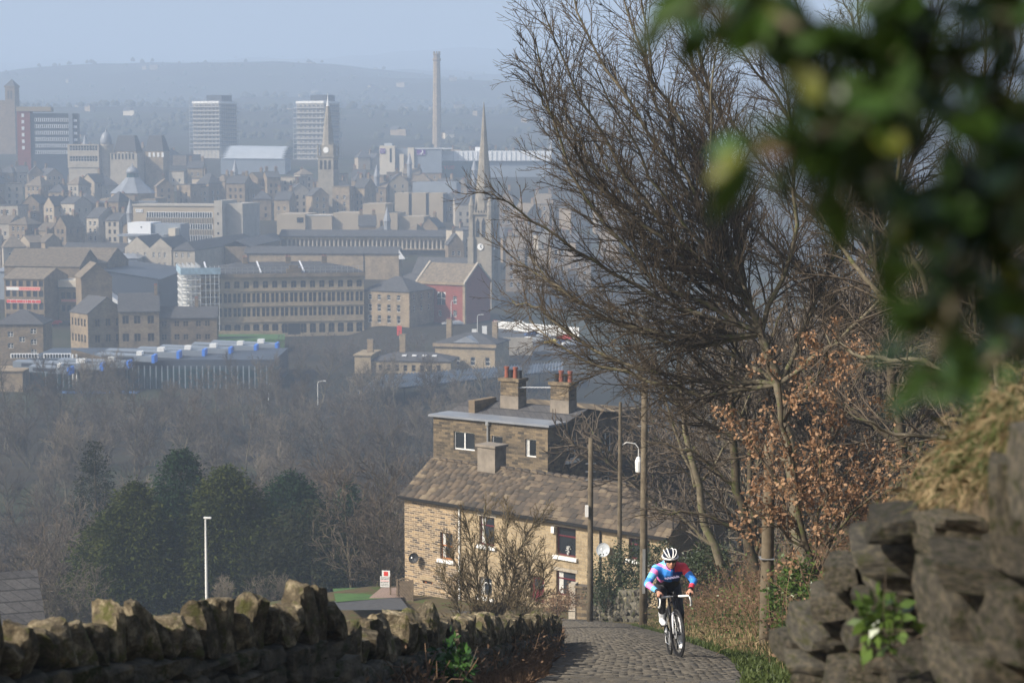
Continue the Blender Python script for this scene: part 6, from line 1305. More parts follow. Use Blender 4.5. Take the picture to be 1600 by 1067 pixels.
    guided('bare_shrub', t6, 62, 16, 'leafless twiggy shrub in front of the terrace wall', sp6, plain('olive_twigs', (0.13,0.10,0.055), .85, var=.4, scale=1), BARKP, (.04, .03), cat='shrub', dvar=1.2)
lane_trees()
def undergrowth():
    rng = np.random.RandomState(9)
    EV = leafy('evergreen_shrub_leaf', (0.018,0.032,0.012), (0.06,0.075,0.03), .5, 3, .15); IVY = leafy('ivy_leaf', (0.03,0.06,0.012), (0.10,0.16,0.03), .35, 4, .2); DRY = leafy('dead_bracken', (0.12,0.07,0.04), (0.27,0.17,0.10), .8, 3, .2); GR = leafy('verge_grass_blade', (0.035,0.06,0.012), (0.095,0.12,0.03), .6, 2, .3); STRAW = leafy('straw_grass_blade', (0.22,0.155,0.075), (0.42,0.32,0.18), .7, 3, .3)
    def shrub(name, blobs, mat, size, n, lab, cat='shrub', aspect=.5, stems=True):
        p0 = P(blobs[0][0], blobs[0][1], blobs[0][2]); r = empty(name, p0, 0, lab, cat); pts = []; ow = []
        for px, py, d, rx, rz_ in blobs:
            c = np.array(P(px, py, d)) - np.array(p0); m = int(n*rx*rz_/sum(b[3]*b[4] for b in blobs)); v = rng.normal(0, 1, (m, 3)); v /= np.linalg.norm(v, axis=1, keepdims=True); k = rng.uniform(.45, 1.05, (m, 1))*(1+.22*np.sin(v[:, :1]*7+px)+.18*np.sin(v[:, 2:]*9+py)); pts.append(c + v*k*np.array([rx, rx*.8, rz_])); ow.append(v)
        V, Q = leaf_cloud(rng, np.concatenate(pts), size, aspect, .1, np.concatenate(ow)*.5); inst('foliage', mesh_np('foliage', V, Q, mat), r)
        st = []
        for px, py, d, rx, rz_ in blobs:
            c = np.array(P(px, py, d)) - np.array(p0)
            for k in range(8): e = c + rng.normal(0, .6, 3)*np.array([rx, rx, rz_]); s0 = c + np.array([rng.normal(0, rx*.3), 0, -rz_*1.1]); st.append((np.array([s0, (s0+e)/2+rng.normal(0, .1, 3), e]), np.array([1, .7, .3])*min(.02, rx*.03)))
        inst('stems', tubes(st, [TWIG], 'stems', 4), r); return r
    shrub('evergreen_shrub', [(955, 905, 86, 1.0, 1.1), (985, 880, 86, 1.0, .9), (1000, 925, 84, .8, .9), (945, 930, 87, .7, .7)], EV, .11, 9000, 'dense evergreen shrub spilling over the garden wall beside the lane')
    shrub('evergreen_shrub', [(1030, 870, 80, .9, .7), (1090, 890, 62, .8, .6), (1110, 870, 60, .7, .5)], EV, .10, 5000, 'low evergreen shrub behind the cyclist')
    shrub('ivy_clump', [(1225, 930, 29.5, .28, .38), (1250, 900, 29.2, .3, .3), (1235, 985, 28.8, .25, .35), (1275, 940, 28.4, .25, .3)], IVY, .07, 2600, 'bright green ivy clump right of the round post')
    shrub('laurel_sprig', [(705, 1030, 15.8, .13, .16), (722, 1045, 15.6, .12, .12)], leafy('laurel_leaf', (0.02,0.06,0.012), (0.06,0.13,0.03), .25, 4, .2), .085, 260, 'small glossy green shrub at the foot of the tumbled wall', aspect=.42)
    shrub('wall_fern', [(1382, 975, 6.5, .10, .08), (1372, 958, 6.5, .07, .07)], IVY, .06, 130, 'blurred bright green sprig growing from the collapsing wall')
    shrub('dry_shrub', [(880, 935, 92, .9, .55), (868, 945, 90, .7, .4)], DRY, .1, 2200, 'brown dry hedge beside the cottage door')
    # grass, bracken and brambles nobody could count
    def blades(name, xs, ys, h, mat, lab, wd=.012, lean=.35, cat='grass', green=0):
        n = len(xs); z = T(xs, ys); a = rng.uniform(0, 6.283, n); hh = h*rng.uniform(.45, 1.3, n); w_ = wd*rng.uniform(.6, 1.4, n); ln = rng.normal(0, lean, (n, 2))*hh[:, None]
        b0 = np.stack([xs, ys, z-.03], -1); sd = np.stack([np.cos(a)*w_, np.sin(a)*w_, 0*a], -1); m_ = b0 + np.stack([ln[:, 0]*.35, ln[:, 1]*.35, hh*.6], -1); t_ = b0 + np.stack([ln[:, 0], ln[:, 1], hh*(1-.25*np.abs(ln[:, 0]/hh))], -1)
        V = np.stack([b0-sd, b0+sd, m_+sd*.7, t_, m_-sd*.7], 1).reshape(-1, 3); Q = np.arange(5*n).reshape(-1, 5); gi = (wob(xs, ys, 1.7, 6) + rng.uniform(-.6, .6, n) > (1-2*green)).astype(int) if green else None
        tag(inst(name, mesh_np(name, V, Q, [mat, GR], idx=gi)), lab, cat, kind='stuff')
    def scat(n, y0, y1, e0, e1, p=1.0):
        y = y0 + (y1-y0)*rng.uniform(0, 1, n)**p; e = rng.uniform(e0, e1, n); x = xr(y)+e; k = wob(x, y, 2.2, 3) + rng.uniform(-.8, .8, n); return x, y, k
    x, y, k = scat(60000, 15, 75, .9, 4.2, 1.6); m = x-xr(y) > np.interp(y, [10, 17, 22, 30], [.95, .98, 1.15, 1.4])-.06; x, y, k = x[m], y[m], k[m]; m = k > -.1; blades('verge_grass', x[m], y[m], .10, GR, 'short green grass along the right of the lane', .011)
    m = (k <= -.1) & (x-xr(y) > 1.6); blades('dry_verge_grass', x[m], y[m], .15, STRAW, 'dry straw grass on the right verge', .010, green=.5)
    x, y, k = scat(60000, 14, 100, -1.9, -.9, 1.8); m = x-xr(y) < -np.interp(y, [10, 17, 22, 30], [.95, .98, 1.15, 1.4])+.06; x, y = x[m], y[m]; blades('lane_edge_grass', x, y, .14, DRY, 'dead grass fringe along the left edge of the lane', .010)
    x, y, k = scat(26000, 20, 70, 2.4, 12, 1.3); blades('bank_grass', x, y, .22, DRY, 'dry and green grass over the right bank', .014, green=.48)
    x = rng.uniform(-6, 2.2, 24000); y = rng.uniform(40, 92, 24000); m = x < xr(y)-1.6; blades('bramble_stems', x[m], y[m], .42, DRY, 'brown dead bramble and bracken behind the left wall', .018, .6, 'undergrowth')
    def canes(name, n, y0, y1, e0, e1, L, mat, lab):
        y = rng.uniform(y0, y1, n); x = xr(y)+rng.uniform(e0, e1, n); z = T(x, y); pl = []
        for i in range(n):
            p = np.array([x[i], y[i], z[i]]); d = np.array([rng.normal(0, .5), rng.normal(0, .5), 1.0]); l = L*rng.uniform(.5, 1.3); pl.append(branch_path(rng, p, d, l, .007, 4, .28, -.16, .003))
        tag(inst(name, tubes(pl, [mat], name, 3)), lab, 'undergrowth', kind='stuff')
        tp = np.concatenate([p[1:] for p, r in pl]); return tp
    tp = canes('bank_brambles', 2600, 22, 62, 2.0, 7.5, 1.2, DRY, 'tangled brown bramble canes on the right bank'); tp = tp[rng.randint(0, len(tp), 14000)]+rng.normal(0, .06, (14000, 3)); V, Q = leaf_cloud(rng, tp, .06, .6, .2); k = rng.uniform(0, 1, len(Q)) < .45
    tag(inst('bramble_leaves', mesh_np('bramble_leaves', V, Q, [IVY, DRY], idx=(~k).astype(int))), 'green and brown bramble leaves over the right bank', 'undergrowth', kind='stuff')
    tp = canes('wall_foot_brambles', 700, 13.5, 34, -1.75, -1.3, .4, DRY, 'dead canes and weeds at the foot of the left wall'); tp = tp[rng.randint(0, len(tp), 2500)]+rng.normal(0, .05, (2500, 3)); V, Q = leaf_cloud(rng, tp, .05, .5, .3); tag(inst('wall_foot_leaves', mesh_np('wall_foot_leaves', V, Q, DRY)), 'withered leaves at the foot of the left wall', 'undergrowth', kind='stuff')
    # straw tussocks on top of the blurred wall
    n = 16000; t = rng.uniform(0, 1, n); px = 1435+t*165+rng.normal(0, 22, n); py = 825-t*180+rng.normal(0, 30, n); d = 8.0-t*2.2+rng.uniform(-.2, .6, n); c = np.array([P(a, b, e) for a, b, e in zip(px, py, d)]); a = np.stack([rng.normal(-.25, .6, n), rng.normal(-.15, .5, n), rng.normal(.1, .6, n)], -1); L = rng.uniform(.015, .05, n)[:, None]; sd = rng.normal(0, 1, (n, 3)); sd = sd/np.linalg.norm(sd, axis=1, keepdims=True)*.0018
    V = np.stack([c-sd, c+sd, c+a*L+sd, c+a*L*1.9+np.array([0, 0, -.03]), c+a*L-sd], 1).reshape(-1, 3); gi = (rng.uniform(0, 1, n) < np.where(py < 740, .55, .2)).astype(int)
    tag(inst('straw_tussock', mesh_np('straw_tussock', V, np.arange(5*n).reshape(-1, 5), [STRAW, GR], idx=gi)), 'blurred pale dry grass tussock topping the collapsing wall', 'grass', kind='stuff')
    q = MB(); pts = [P(1420, 850, 8.2), P(1490, 770, 7.6), P(1565, 690, 6.9), P(1640, 610, 6.2)]; vs = []
    for p in pts: vs += [p+Vector((-.12, .1, -.1)), p+Vector((.9, .5, .0)), p+Vector((.9, .4, -1.6)), p+Vector((-.05, .2, -1.5))]
    q.add(vs, [(4*i+a, 4*i+(a+1)%4, 4*i+4+(a+1)%4, 4*i+4+a) for i in range(3) for a in range(4)]+[(0,1,2,3)]); tag(q.build('earth_bank', plain('bank_earth', (0.10,0.075,0.045), .95, var=.4, scale=6, bump=.8), smooth=False), kind='structure')
undergrowth()
def foreground_leaves():
    rng = np.random.RandomState(2); rr = random.Random(2)
    LM = leafy('glossy_evergreen_leaf', (0.014,0.038,0.006), (0.062,0.112,0.016), .36, 12, .3, rnd=.5, spec=.6); LY = leafy('yellowing_leaf', (0.10,0.12,0.015), (0.2,0.2,0.03), .3, 12, .3, rnd=.3); BR = leafy('pinkish_dead_leaf', (0.35,0.22,0.15), (0.5,0.33,0.24), .5, 12, .3)
    def leaf(L, Wd, mat):
        n = 6; q = MB(); vs = []; 
        for i in range(n+1):
            t = i/n; w_ = Wd*math.sin(math.pi*min(1, t*.92+.04))**.8*(1-.25*t); z = -.12*L*t*t
            vs += [(-w_, t*L, z+w_*.25), (0, t*L, z), (w_, t*L, z+w_*.25)]
        q.add(vs, [(3*i+k, 3*i+k+1, 3*i+k+4, 3*i+k+3) for i in range(n) for k in (0, 1)]); me = q.mesh('leaf', mat, True); return me
    ms = [leaf(.050, .014, LM), leaf(.044, .015, LM), leaf(.056, .015, LM), leaf(.046, .014, LY), leaf(.05, .008, BR)]
    r = empty('evergreen_branch', P(1500, 200, 1.6), 0, 'heavily blurred glossy green leaves hanging close to the lens at top right', 'branch'); o0 = Vector(r.location)
    paths = [[(1680, -60, 1.6), (1520, 80, 1.5), (1380, 60, 1.42), (1250, 40, 1.4), (1120, 20, 1.45), (1070, 10, 1.45)], [(1520, 80, 1.5), (1400, 180, 1.4), (1280, 210, 1.35), (1160, 250, 1.35)], [(1680, 100, 1.6), (1540, 260, 1.5), (1440, 330, 1.42), (1380, 420, 1.4)], [(1540, 260, 1.5), (1500, 420, 1.45), (1480, 520, 1.45), (1430, 580, 1.45)], [(1680, 300, 1.6), (1600, 420, 1.5), (1560, 530, 1.5)], [(1150, -40, 1.5), (1240, 100, 1.45), (1330, 190, 1.45), (1400, 300, 1.45)], [(1380, 60, 1.42), (1420, -10, 1.4), (1440, -60, 1.4)], [(1680, 480, 1.7), (1580, 540, 1.6), (1500, 600, 1.6)], [(1600, 0, 1.5), (1560, 150, 1.45), (1480, 220, 1.4)], [(1640, 40, 1.5), (1500, 20, 1.45), (1380, -10, 1.4)], [(1650, 200, 1.5), (1560, 330, 1.45), (1530, 420, 1.45)], [(1420, -30, 1.45), (1400, 90, 1.42), (1350, 160, 1.4), (1300, 300, 1.4)], [(1640, 120, 1.55), (1600, 260, 1.5), (1500, 340, 1.45)]]
    k = 0
    for pi, pth in enumerate(paths):
        W3 = [P(*p)-o0 for p in pth]; q = MB(); q.tube(W3, [.006]+[.0045]*(len(W3)-2)+[.002], 6); q.build('twig', BARKP, r)
        seg = len(W3)-1; n = seg*19
        for i in range(n):
            t = (i+.5)/n*seg; a = int(t); p = W3[a].lerp(W3[a+1], t-a); d = (W3[a+1]-W3[a]).normalized(); mi = rr.choices(range(5), (5, 5, 5, .7, .1))[0]
            side = Vector((rr.gauss(0, 1), rr.gauss(0, 1), rr.gauss(-.25, 1))); dirv = (d*.6 + side).normalized(); qt = dirv.to_track_quat('Y', 'Z')
            o = inst('leaf', ms[mi], r, p+Vector((rr.gauss(0, .008), rr.gauss(0, .03), rr.gauss(0, .008)))); o.rotation_euler = (qt.to_matrix() @ Matrix.Rotation(rr.uniform(0, 6.28), 3, 'Y')).to_euler(); s = rr.uniform(.48, .88); o.scale = (s, s, s); k += 1
foreground_leaves()
# ---------------------------------------------------------------- the cyclist and the bicycle
def capsule(mb, a, b, ra, rb, n=12, rings=4):
    """tapered capsule between two points"""
    a, b = Vector(a), Vector(b); ax = b-a; L = ax.length; t = ax/L if L > 1e-6 else Vector((0,0,1)); ref = Vector((1,0,0)) if abs(t.x) < .8 else Vector((0,1,0)); u = t.cross(ref).normalized(); v = t.cross(u)
    prof = [(ra*math.cos(k*math.pi/2/rings), -ra*math.sin(k*math.pi/2/rings)) for k in range(rings, 0, -1)] + [(ra, 0), (rb, L)] + [(rb*math.cos(k*math.pi/2/rings), L+rb*math.sin(k*math.pi/2/rings)) for k in range(1, rings+1)]
    vs = []; fs = []
    for r, z in prof:
        for i in range(n): an = 2*math.pi*i/n; vs.append(a + t*z + (u*math.cos(an)+v*math.sin(an))*max(r, .0008))
    m = len(prof)
    for j in range(m-1):
        for i in range(n): fs.append((j*n+i, j*n+(i+1)%n, (j+1)*n+(i+1)%n, (j+1)*n+i))
    fs += [tuple(reversed(range(n))), tuple((m-1)*n+i for i in range(n))]
    mb.add(vs, fs)
def ellipsoid(mb, c, r, M3=None, n=14):
    vs = []; fs = []; c = Vector(c)
    for j in range(n//2+1):
        ph = math.pi*j/(n//2)-math.pi/2
        for i in range(n):
            an = 2*math.pi*i/n; p = Vector((r[0]*math.cos(ph)*math.cos(an), r[1]*math.cos(ph)*math.sin(an), r[2]*math.sin(ph)))
            vs.append(c + (M3 @ p if M3 is not None else p))
    for j in range(n//2):
        for i in range(n): fs.append((j*n+i, j*n+(i+1)%n, (j+1)*n+(i+1)%n, (j+1)*n+i))
    mb.add(vs, fs)
def fuse(mb, name, voxel, mats, smooth_it=4):
    """weld overlapping volumes into one continuous skin"""
    me = mb.mesh('tmp', []); o = bpy.data.objects.new('tmp', me); C.objects.link(o)
    m = o.modifiers.new('r', 'REMESH'); m.mode = 'VOXEL'; m.voxel_size = voxel; m.use_smooth_shade = True
    k = o.modifiers.new('s', 'SMOOTH'); k.factor = .5; k.iterations = smooth_it
    dg = bpy.context.evaluated_depsgraph_get(); dg.update(); r = bpy.data.meshes.new_from_object(o.evaluated_get(dg)); r.name = name
    bpy.data.objects.remove(o); r.materials.clear()
    for x in mats: r.materials.append(x)
    r.polygons.foreach_set('use_smooth', [True]*len(r.polygons)); r.polygons.foreach_set('material_index', [0]*len(r.polygons)); return r
def cyclist():
    d = 28.0; fc = P(1061, 1028, d); rc = P(1047.5, 1024, d+.99); hd = Vector((fc.x-rc.x, fc.y-rc.y, fc.z-rc.z))
    rz = math.atan2(hd.y, hd.x); pit = math.atan2(hd.z, math.hypot(hd.x, hd.y)); B = Matrix.Translation(rc) @ Matrix.Rotation(rz, 4, 'Z') @ Matrix.Rotation(-pit, 4, 'Y') @ Matrix.Rotation(R(3.0), 4, 'X') @ Matrix.Scale(1.05, 4)
    # local frame: x forward (towards the camera), y to the rider's left (picture right), z up; origin at the rear wheel contact
    CF = plain('black_carbon', (0.012,0.012,0.014), .3, var=.2); WH = plain('white_gloss_paint', (.75,.75,.76), .3, var=.04); RUB = plain('black_tyre_rubber', (0.015,0.015,0.016), .8, var=.2); ST = M['steel']
    bk = empty('road_bicycle', (0,0,0), 0, 'black and white road bicycle ridden up the cobbled lane', 'bicycle'); bk.matrix_world = B
    def wheel(x, steer, name):
        w = bpy.data.objects.new(name, None); link(w, bk); w.location = (x, 0, .335); w.rotation_euler = (0, 0, steer); n = 40; Rw = .335
        q = MB(); q.tube([(math.cos(2*math.pi*i/n)*(Rw-.014), 0, math.sin(2*math.pi*i/n)*(Rw-.014)) for i in range(n+1)], .0145, 8, cap=False); q.build('tyre', RUB, w, smooth=True)
        q = MB()
        for s in (-1, 1):
            vs = []
            for i in range(n):
                a = 2*math.pi*i/n
                for r_, y in ((.308, .010*s), (.262, .006*s)): vs.append((math.cos(a)*r_, y, math.sin(a)*r_))
            q.add(vs, [(2*i, 2*((i+1) % n), 2*((i+1) % n)+1, 2*i+1) for i in range(n)])
        q.build('rim', CF, w, smooth=True); q = MB()
        for i in range(20): a = 2*math.pi*i/20; s = .022*(1 if i % 2 else -1); q.tube([(math.cos(a+.3*(1 if i % 4 < 2 else -1))*.02, s, math.sin(a+.3*(1 if i % 4 < 2 else -1))*.02), (math.cos(a)*.265, 0, math.sin(a)*.265)], .0014, 4, cap=False)
        q.build('spokes', ST, w); q = MB(); q.lathe([(.02,-.045),(.026,-.03),(.018,0),(.026,.03),(.02,.045)], 12, 0, Matrix.Rotation(math.pi/2, 4, 'X')); q.build('hub', CF, w, smooth=True)
        q = MB(); q.lathe([(.07,.030),(.07,.032)], 24, 0, Matrix.Rotation(math.pi/2, 4, 'X')); q.build('disc_rotor', ST, w)
    wheel(0, 0, 'rear_wheel'); st = R(9); wheel(.99, st, 'front_wheel')
    bb = (.41, 0, .27); seat_t = (.25, 0, .80); head_b = (.895, 0, .62); head_t = (.845, 0, .775)
    q = MB()
    for a, b, r0, r1 in ((bb, seat_t, .019, .016), (bb, head_b, .026, .024), ((.275, 0, .74), head_t, .017, .017), (head_b, head_t, .024, .022)): q.tube([a, b], [r0, r1], 12)
    for s in (-1, 1): q.tube([(0, .065*s, .335), (.34, .03*s, .28), bb], [.009, .010, .012], 8); q.tube([(0, .065*s, .335), (.27, .02*s, .70)], [.007, .008], 8)
    q.build('frame', CF, bk, smooth=True)
    q = MB(); q.tube([(.62, .0, .42), (.86, .0, .61)], [.0275, .0262], 12); q.build('down_tube_decal', WH, bk, smooth=True)
    q = MB()
    for s in (-1, 1): q.tube([(.99, .055*s, .335), (.95, .05*s, .48), (.905, .035*s, .61), (.893, 0, .635)], [.009, .013, .016, .02], 10)
    f = q.build('fork', WH, bk, smooth=True)
    q = MB(); q.tube([(.25, 0, .79), (.225, 0, .90)], [.014, .013], 10); q.build('seat_post', CF, bk, smooth=True)
    q = MB(); ellipsoid(q, (.20, 0, .925), (.13, .065, .025)); ellipsoid(q, (.30, 0, .92), (.08, .025, .022)); q.build('saddle', CF, bk, smooth=True)
    q = MB(); q.tube([(.838, 0, .80), (.90, 0, .835), (.925, 0, .835)], [.02, .018, .018], 10); q.build('stem', CF, bk, smooth=True); hx, hz = .925, .838; hw = .205
    q = MB(); q.tube([(hx, -.05, hz), (hx, .05, hz)], .0165, 10); q.build('bar_clamp', CF, bk, smooth=True)
    for s in (-1, 1):
        q = MB(); q.tube([(hx, .05*s, hz), (hx+.005, (hw-.02)*s, hz), (hx+.03, hw*s, hz-.003), (hx+.085, hw*s, hz-.015)], .0155, 10); q.tube([(hx+.085, hw*s, hz-.015), (hx+.115, (hw+.005)*s, hz-.06), (hx+.09, (hw+.01)*s, hz-.115), (hx+.03, (hw+.015)*s, hz-.135), (hx-.03, (hw+.015)*s, hz-.135)], .0145, 10); q.build('handlebar', M['white'], bk, smooth=True)
        q = MB(); q.tube([(hx+.07, hw*s, hz-.005), (hx+.115, hw*s, hz+.015), (hx+.14, hw*s, hz+.04)], [.017, .018, .011], 10); q.tube([(hx+.13, hw*s, hz+.01), (hx+.145, hw*s, hz-.06), (hx+.13, hw*s, hz-.11)], [.007, .006, .005], 8); q.build('brake_lever', CF, bk, smooth=True)
    q = MB(); q.box(hx+.03, hx+.075, -.025, .025, hz+.005, hz+.02); q.build('bike_computer', M['black'], bk)
    ca = R(80)                                   # crank angle: picture-left pedal up, the other down
    for s, an in ((-1, ca), (1, ca+math.pi)):
        px_, pz = bb[0]+.17*math.cos(an), bb[2]+.17*math.sin(an); q = MB(); q.tube([(bb[0], .045*s, bb[2]), (px_, .065*s, pz)], [.014, .011], 8); q.build('crank', CF, bk); q = MB(); q.box(px_-.045, px_+.045, s*.11-.045, s*.11+.045, pz-.01, pz+.01); q.build('pedal', M['black'], bk)
    q = MB(); q.lathe([(.095,-.004),(.10,0),(.095,.004)], 32, 0, Matrix.Translation((bb[0], -.05, bb[2])) @ Matrix.Rotation(math.pi/2, 4, 'X')); q.build('chainring', ST, bk)
    q = MB(); q.lathe([(.045,-.02),(.05,0),(.03,.02)], 20, 0, Matrix.Translation((0, -.04, .335)) @ Matrix.Rotation(math.pi/2, 4, 'X')); q.tube([(0, -.05, .385), (.41, -.05, .37)], .005, 4); q.tube([(0, -.05, .285), (.02, -.05, .19), (.41, -.05, .17)], .005, 4); q.build('chain_drive', ST, bk)
    for z, r_ in ((.50, .036),):
        q = MB(); q.lathe([(.034,-.09),(.036,.05),(.022,.08),(.018,.105)], 14, 0, Matrix.Translation((.60, 0, .50)) @ Matrix.Rotation(R(48), 4, 'Y')); q.build('water_bottle', WH, bk, smooth=True)
    # ------------------------------------------------ rider (same local frame)
    rd = empty('person', (0,0,0), 0, 'cyclist in blue, pink and red jersey, white helmet and overshoes, crouched over the bars', 'person'); rd.matrix_world = B
    SK = plain('skin', (0.52,0.27,0.18), .5, var=.1, scale=12); BLK = plain('black_lycra', (0.010,0.010,0.013), .55, var=.2, scale=9, bump=.5, bdist=.006)
    hipc = Vector((.24, 0, 1.0)); chest = Vector((.56, 0, 1.21)); neck = Vector((.68, 0, 1.265)); head = Vector((.79, 0, 1.335))
    sh = {s: Vector((.62, .185*s, 1.225)) for s in (-1, 1)}
    el = {-1: Vector((.70, -.335, 1.03)), 1: Vector((.72, .315, 1.03))}; wr = {-1: Vector((.945, -.225, .915)), 1: Vector((.945, .222, .915))}
    hip = {s: Vector((.25, .095*s, .97)) for s in (-1, 1)}
    pa = {s: Vector((bb[0]+.17*math.cos(a), .115*s, bb[2]+.17*math.sin(a))) for s, a in ((-1, ca), (1, ca+math.pi))}
    ank = {-1: pa[-1] + Vector((-.115, -.005, .115)), 1: pa[1] + Vector((-.115, .0, .13))}
    def knee_of(h, a, L1=.45, L2=.43):
        v = a-h; D = min(v.length, L1+L2-.01); m = (L1*L1-L2*L2+D*D)/(2*D); hgt = math.sqrt(max(L1*L1-m*m, 0)); t = v.normalized(); fw = Vector((1,0,.15)); fw = (fw - t*fw.dot(t)).normalized(); return h + t*m + fw*hgt
    kn = {s: knee_of(hip[s], ank[s]) for s in (-1, 1)}; kn[-1] += Vector((0, -.035, 0)); kn[1] += Vector((0, .01, 0))
    def torso(q, g):
        ellipsoid(q, hipc+Vector((0,0,.0)), (.14+g, .165+g, .13+g)); capsule(q, hipc+Vector((.03, 0, .05)), chest, .135+g, .15+g)
        for s in (-1, 1): capsule(q, hipc+Vector((.05, .06*s, .03)), chest+Vector((0, .08*s, 0)), .10+g, .115+g); capsule(q, chest+Vector((.0, .07*s, .0)), sh[s], .10+g, .072+g)
    def arm(q, s, g): capsule(q, sh[s], el[s], .062+g, .046+g); capsule(q, el[s], wr[s], .045+g, .030+g)
    def leg(q, s, g): capsule(q, hip[s], kn[s], .095+g, .060+g); capsule(q, kn[s], kn[s].lerp(ank[s], .35), .058+g, .056+g); capsule(q, kn[s].lerp(ank[s], .35), ank[s], .056+g, .036+g)
    def foot(q, s, g): capsule(q, ank[s]+Vector((-.03, 0, -.05)), pa[s]+Vector((.0, 0, .035)), .036+g, .036+g); capsule(q, pa[s]+Vector((.0, 0, .035)), pa[s]+Vector((.075, 0, .03)), .037+g, .026+g); capsule(q, ank[s], ank[s]+Vector((-.03, 0, -.05)), .036+g, .034+g)
    def hand(q, s):
        w = wr[s]; grip = Vector((hx+.075, hw*s, hz+.012)); palm = w.lerp(grip, .62)+Vector((0, 0, .018)); capsule(q, w, palm, .027, .030); ellipsoid(q, palm, (.042, .038, .022))
        for k in range(4):
            y = hw*s + (k-1.5)*.019*1.0; k0 = palm+Vector((.03, (k-1.5)*.0185, .006)); ln = (.9, 1.0, .95, .75)[k]
            p1 = k0+Vector((.034*ln, 0, -.006)); out_ = s*(.016); p2 = p1+Vector((.012, out_*.4, -.03*ln)); p3 = p2+Vector((-.016, 0, -.022*ln)); capsule(q, k0, p1, .0098, .0092, 8, 2); capsule(q, p1, p2, .0092, .0085, 8, 2); capsule(q, p2, p3, .0085, .0075, 8, 2)
        t0 = palm+Vector((.0, -s*.034, -.004)); t1 = t0+Vector((.03, -s*.014, -.014)); t2 = t1+Vector((.022, s*.006, -.022)); capsule(q, t0, t1, .0125, .011, 8, 2); capsule(q, t1, t2, .011, .009, 8, 2)
    Hm = Matrix.Rotation(R(16), 3, 'Y')         # the head is lifted on the neck to look up the lane
    hp = lambda x, y, z: head + Hm @ Vector((x, y, z))
    q = MB(); torso(q, -.012)
    for s in (-1, 1): arm(q, s, -.008); leg(q, s, -.008); foot(q, s, -.006); hand(q, s)
    capsule(q, chest+Vector((.05, 0, .03)), neck, .075, .056); capsule(q, neck, head+Vector((-.035, 0, -.02)), .056, .055)
    ellipsoid(q, hp(-.015, 0, .03), (.098, .076, .10), Hm); ellipsoid(q, hp(.03, 0, -.04), (.066, .058, .075), Hm); ellipsoid(q, hp(.062, 0, -.088), (.026, .028, .022), Hm); capsule(q, hp(.088, 0, .004), hp(.105, 0, -.032), .010, .0145, 10, 3)
    for s in (-1, 1): ellipsoid(q, hp(-.005, .078*s, -.01), (.022, .010, .032), Hm); ellipsoid(q, hp(.065, .036*s, -.028), (.024, .024, .02), Hm)
    capsule(q, hp(.083, -.020, -.062), hp(.083, .020, -.062), .0085, .0085, 8, 2); capsule(q, hp(.080, -.017, -.074), hp(.080, .017, -.074), .0085, .0085, 8, 2)
    bm = fuse(q, 'body', .0065, [SK], 2); inst('body', bm, rd)
    mo = MB(); ellipsoid(mo, hp(.0885, 0, -.0675), (.004, .021, .0035), Hm); mo.build('mouth', plain('lips', (.25,.07,.06), .5), rd, smooth=True)
    # clothing
    JB = plain('jersey_blue', (0.04,0.24,0.72), .6, var=.15, scale=8, bump=.5, bdist=.006); JL = plain('jersey_sky_blue', (0.16,0.48,0.85), .6, var=.1, scale=8, bump=.5, bdist=.006); JP = plain('jersey_pink', (0.85,0.25,0.58), .6, var=.1, scale=8, bump=.5, bdist=.006); JR = plain('jersey_red', (0.75,0.06,0.09), .6, var=.15, scale=8, bump=.5, bdist=.006); JN = plain('jersey_navy', (0.02,0.045,0.20), .6, var=.15, scale=8, bump=.5, bdist=.006)
    q = MB(); torso(q, 0.0)
    for s in (-1, 1): arm(q, s, .004)
    capsule(q, chest+Vector((.06, 0, .03)), neck.lerp(head, .12), .082, .060)
    jm = fuse(q, 'jersey', .008, [JB, JL, JP, JR, JN, BLK], 3); n = len(jm.polygons); ctr = np.empty(n*3); jm.polygons.foreach_get('center', ctr); ctr = ctr.reshape(-1, 3); mi = np.zeros(n, int); x, y, z = ctr.T
    def along(a, b): a, b = np.array(a), np.array(b); ab = b-a; return ((ctr-a) @ ab)/(ab @ ab), np.linalg.norm(ctr - a - np.clip(((ctr-a) @ ab)/(ab @ ab), 0, 1)[:, None]*ab, axis=1)
    mi[:] = 0; mi[y > .03] = 4; mi[(y < .0) & (z > 1.26)] = 1; band = np.abs((z-1.27) + .55*(y+.11)) < .022; mi[band & (y < .0) & (x > .5)] = 2
    mi[(y > .06) & (z > 1.17)] = 3; mi[(x < .47)] = 5; low = (x >= .47) & (x < .535) & (y < .05); mi[low] = 2
    for s in (-1, 1):
        t1, d1 = along(sh[s], el[s]); t2, d2 = along(el[s], wr[s]); up_ = (d1 < .085) & (t1 > .12) & (np.abs(y) > .17) & (d1 <= d2); fo = (d2 < .07) & (d2 < d1) & (np.abs(y) > .17)
        if s < 0: mi[up_ & (y < 0)] = 1; mi[up_ & (y < 0) & (t1 < .36)] = 2; mi[up_ & (y < 0) & (t1 > .7)] = 0; k = fo & (y < 0); mi[k] = 1; mi[k & (t2 > .12) & (t2 < .55)] = 2
        else: mi[up_ & (y > 0)] = 0; mi[up_ & (y > 0) & (t1 < .45)] = 3; k = fo & (y > 0); mi[k] = 0; mi[k & (t2 > .5)] = 3
        mi[fo & (np.sign(y) == s) & (t2 > .88)] = 5
    jm.polygons.foreach_set('material_index', mi.astype(np.int32)); inst('jersey', jm, rd)
    lt = MB(); rr = random.Random(1)             # looping script across the chest, too small to read
    pts = []
    for k in range(46): t = k/45; pts.append((.66+.012*math.sin(t*3.1), -.085+t*.20, 1.085+.02*t+.016*math.sin(k*1.35)+.006*math.sin(k*.7)))
    lt.tube(pts, .0035, 5); jl = lt.build('chest_lettering', plain('pale_print', (.45,.42,.62), .6, var=.05), rd); jl.location = (.035, 0, .0)
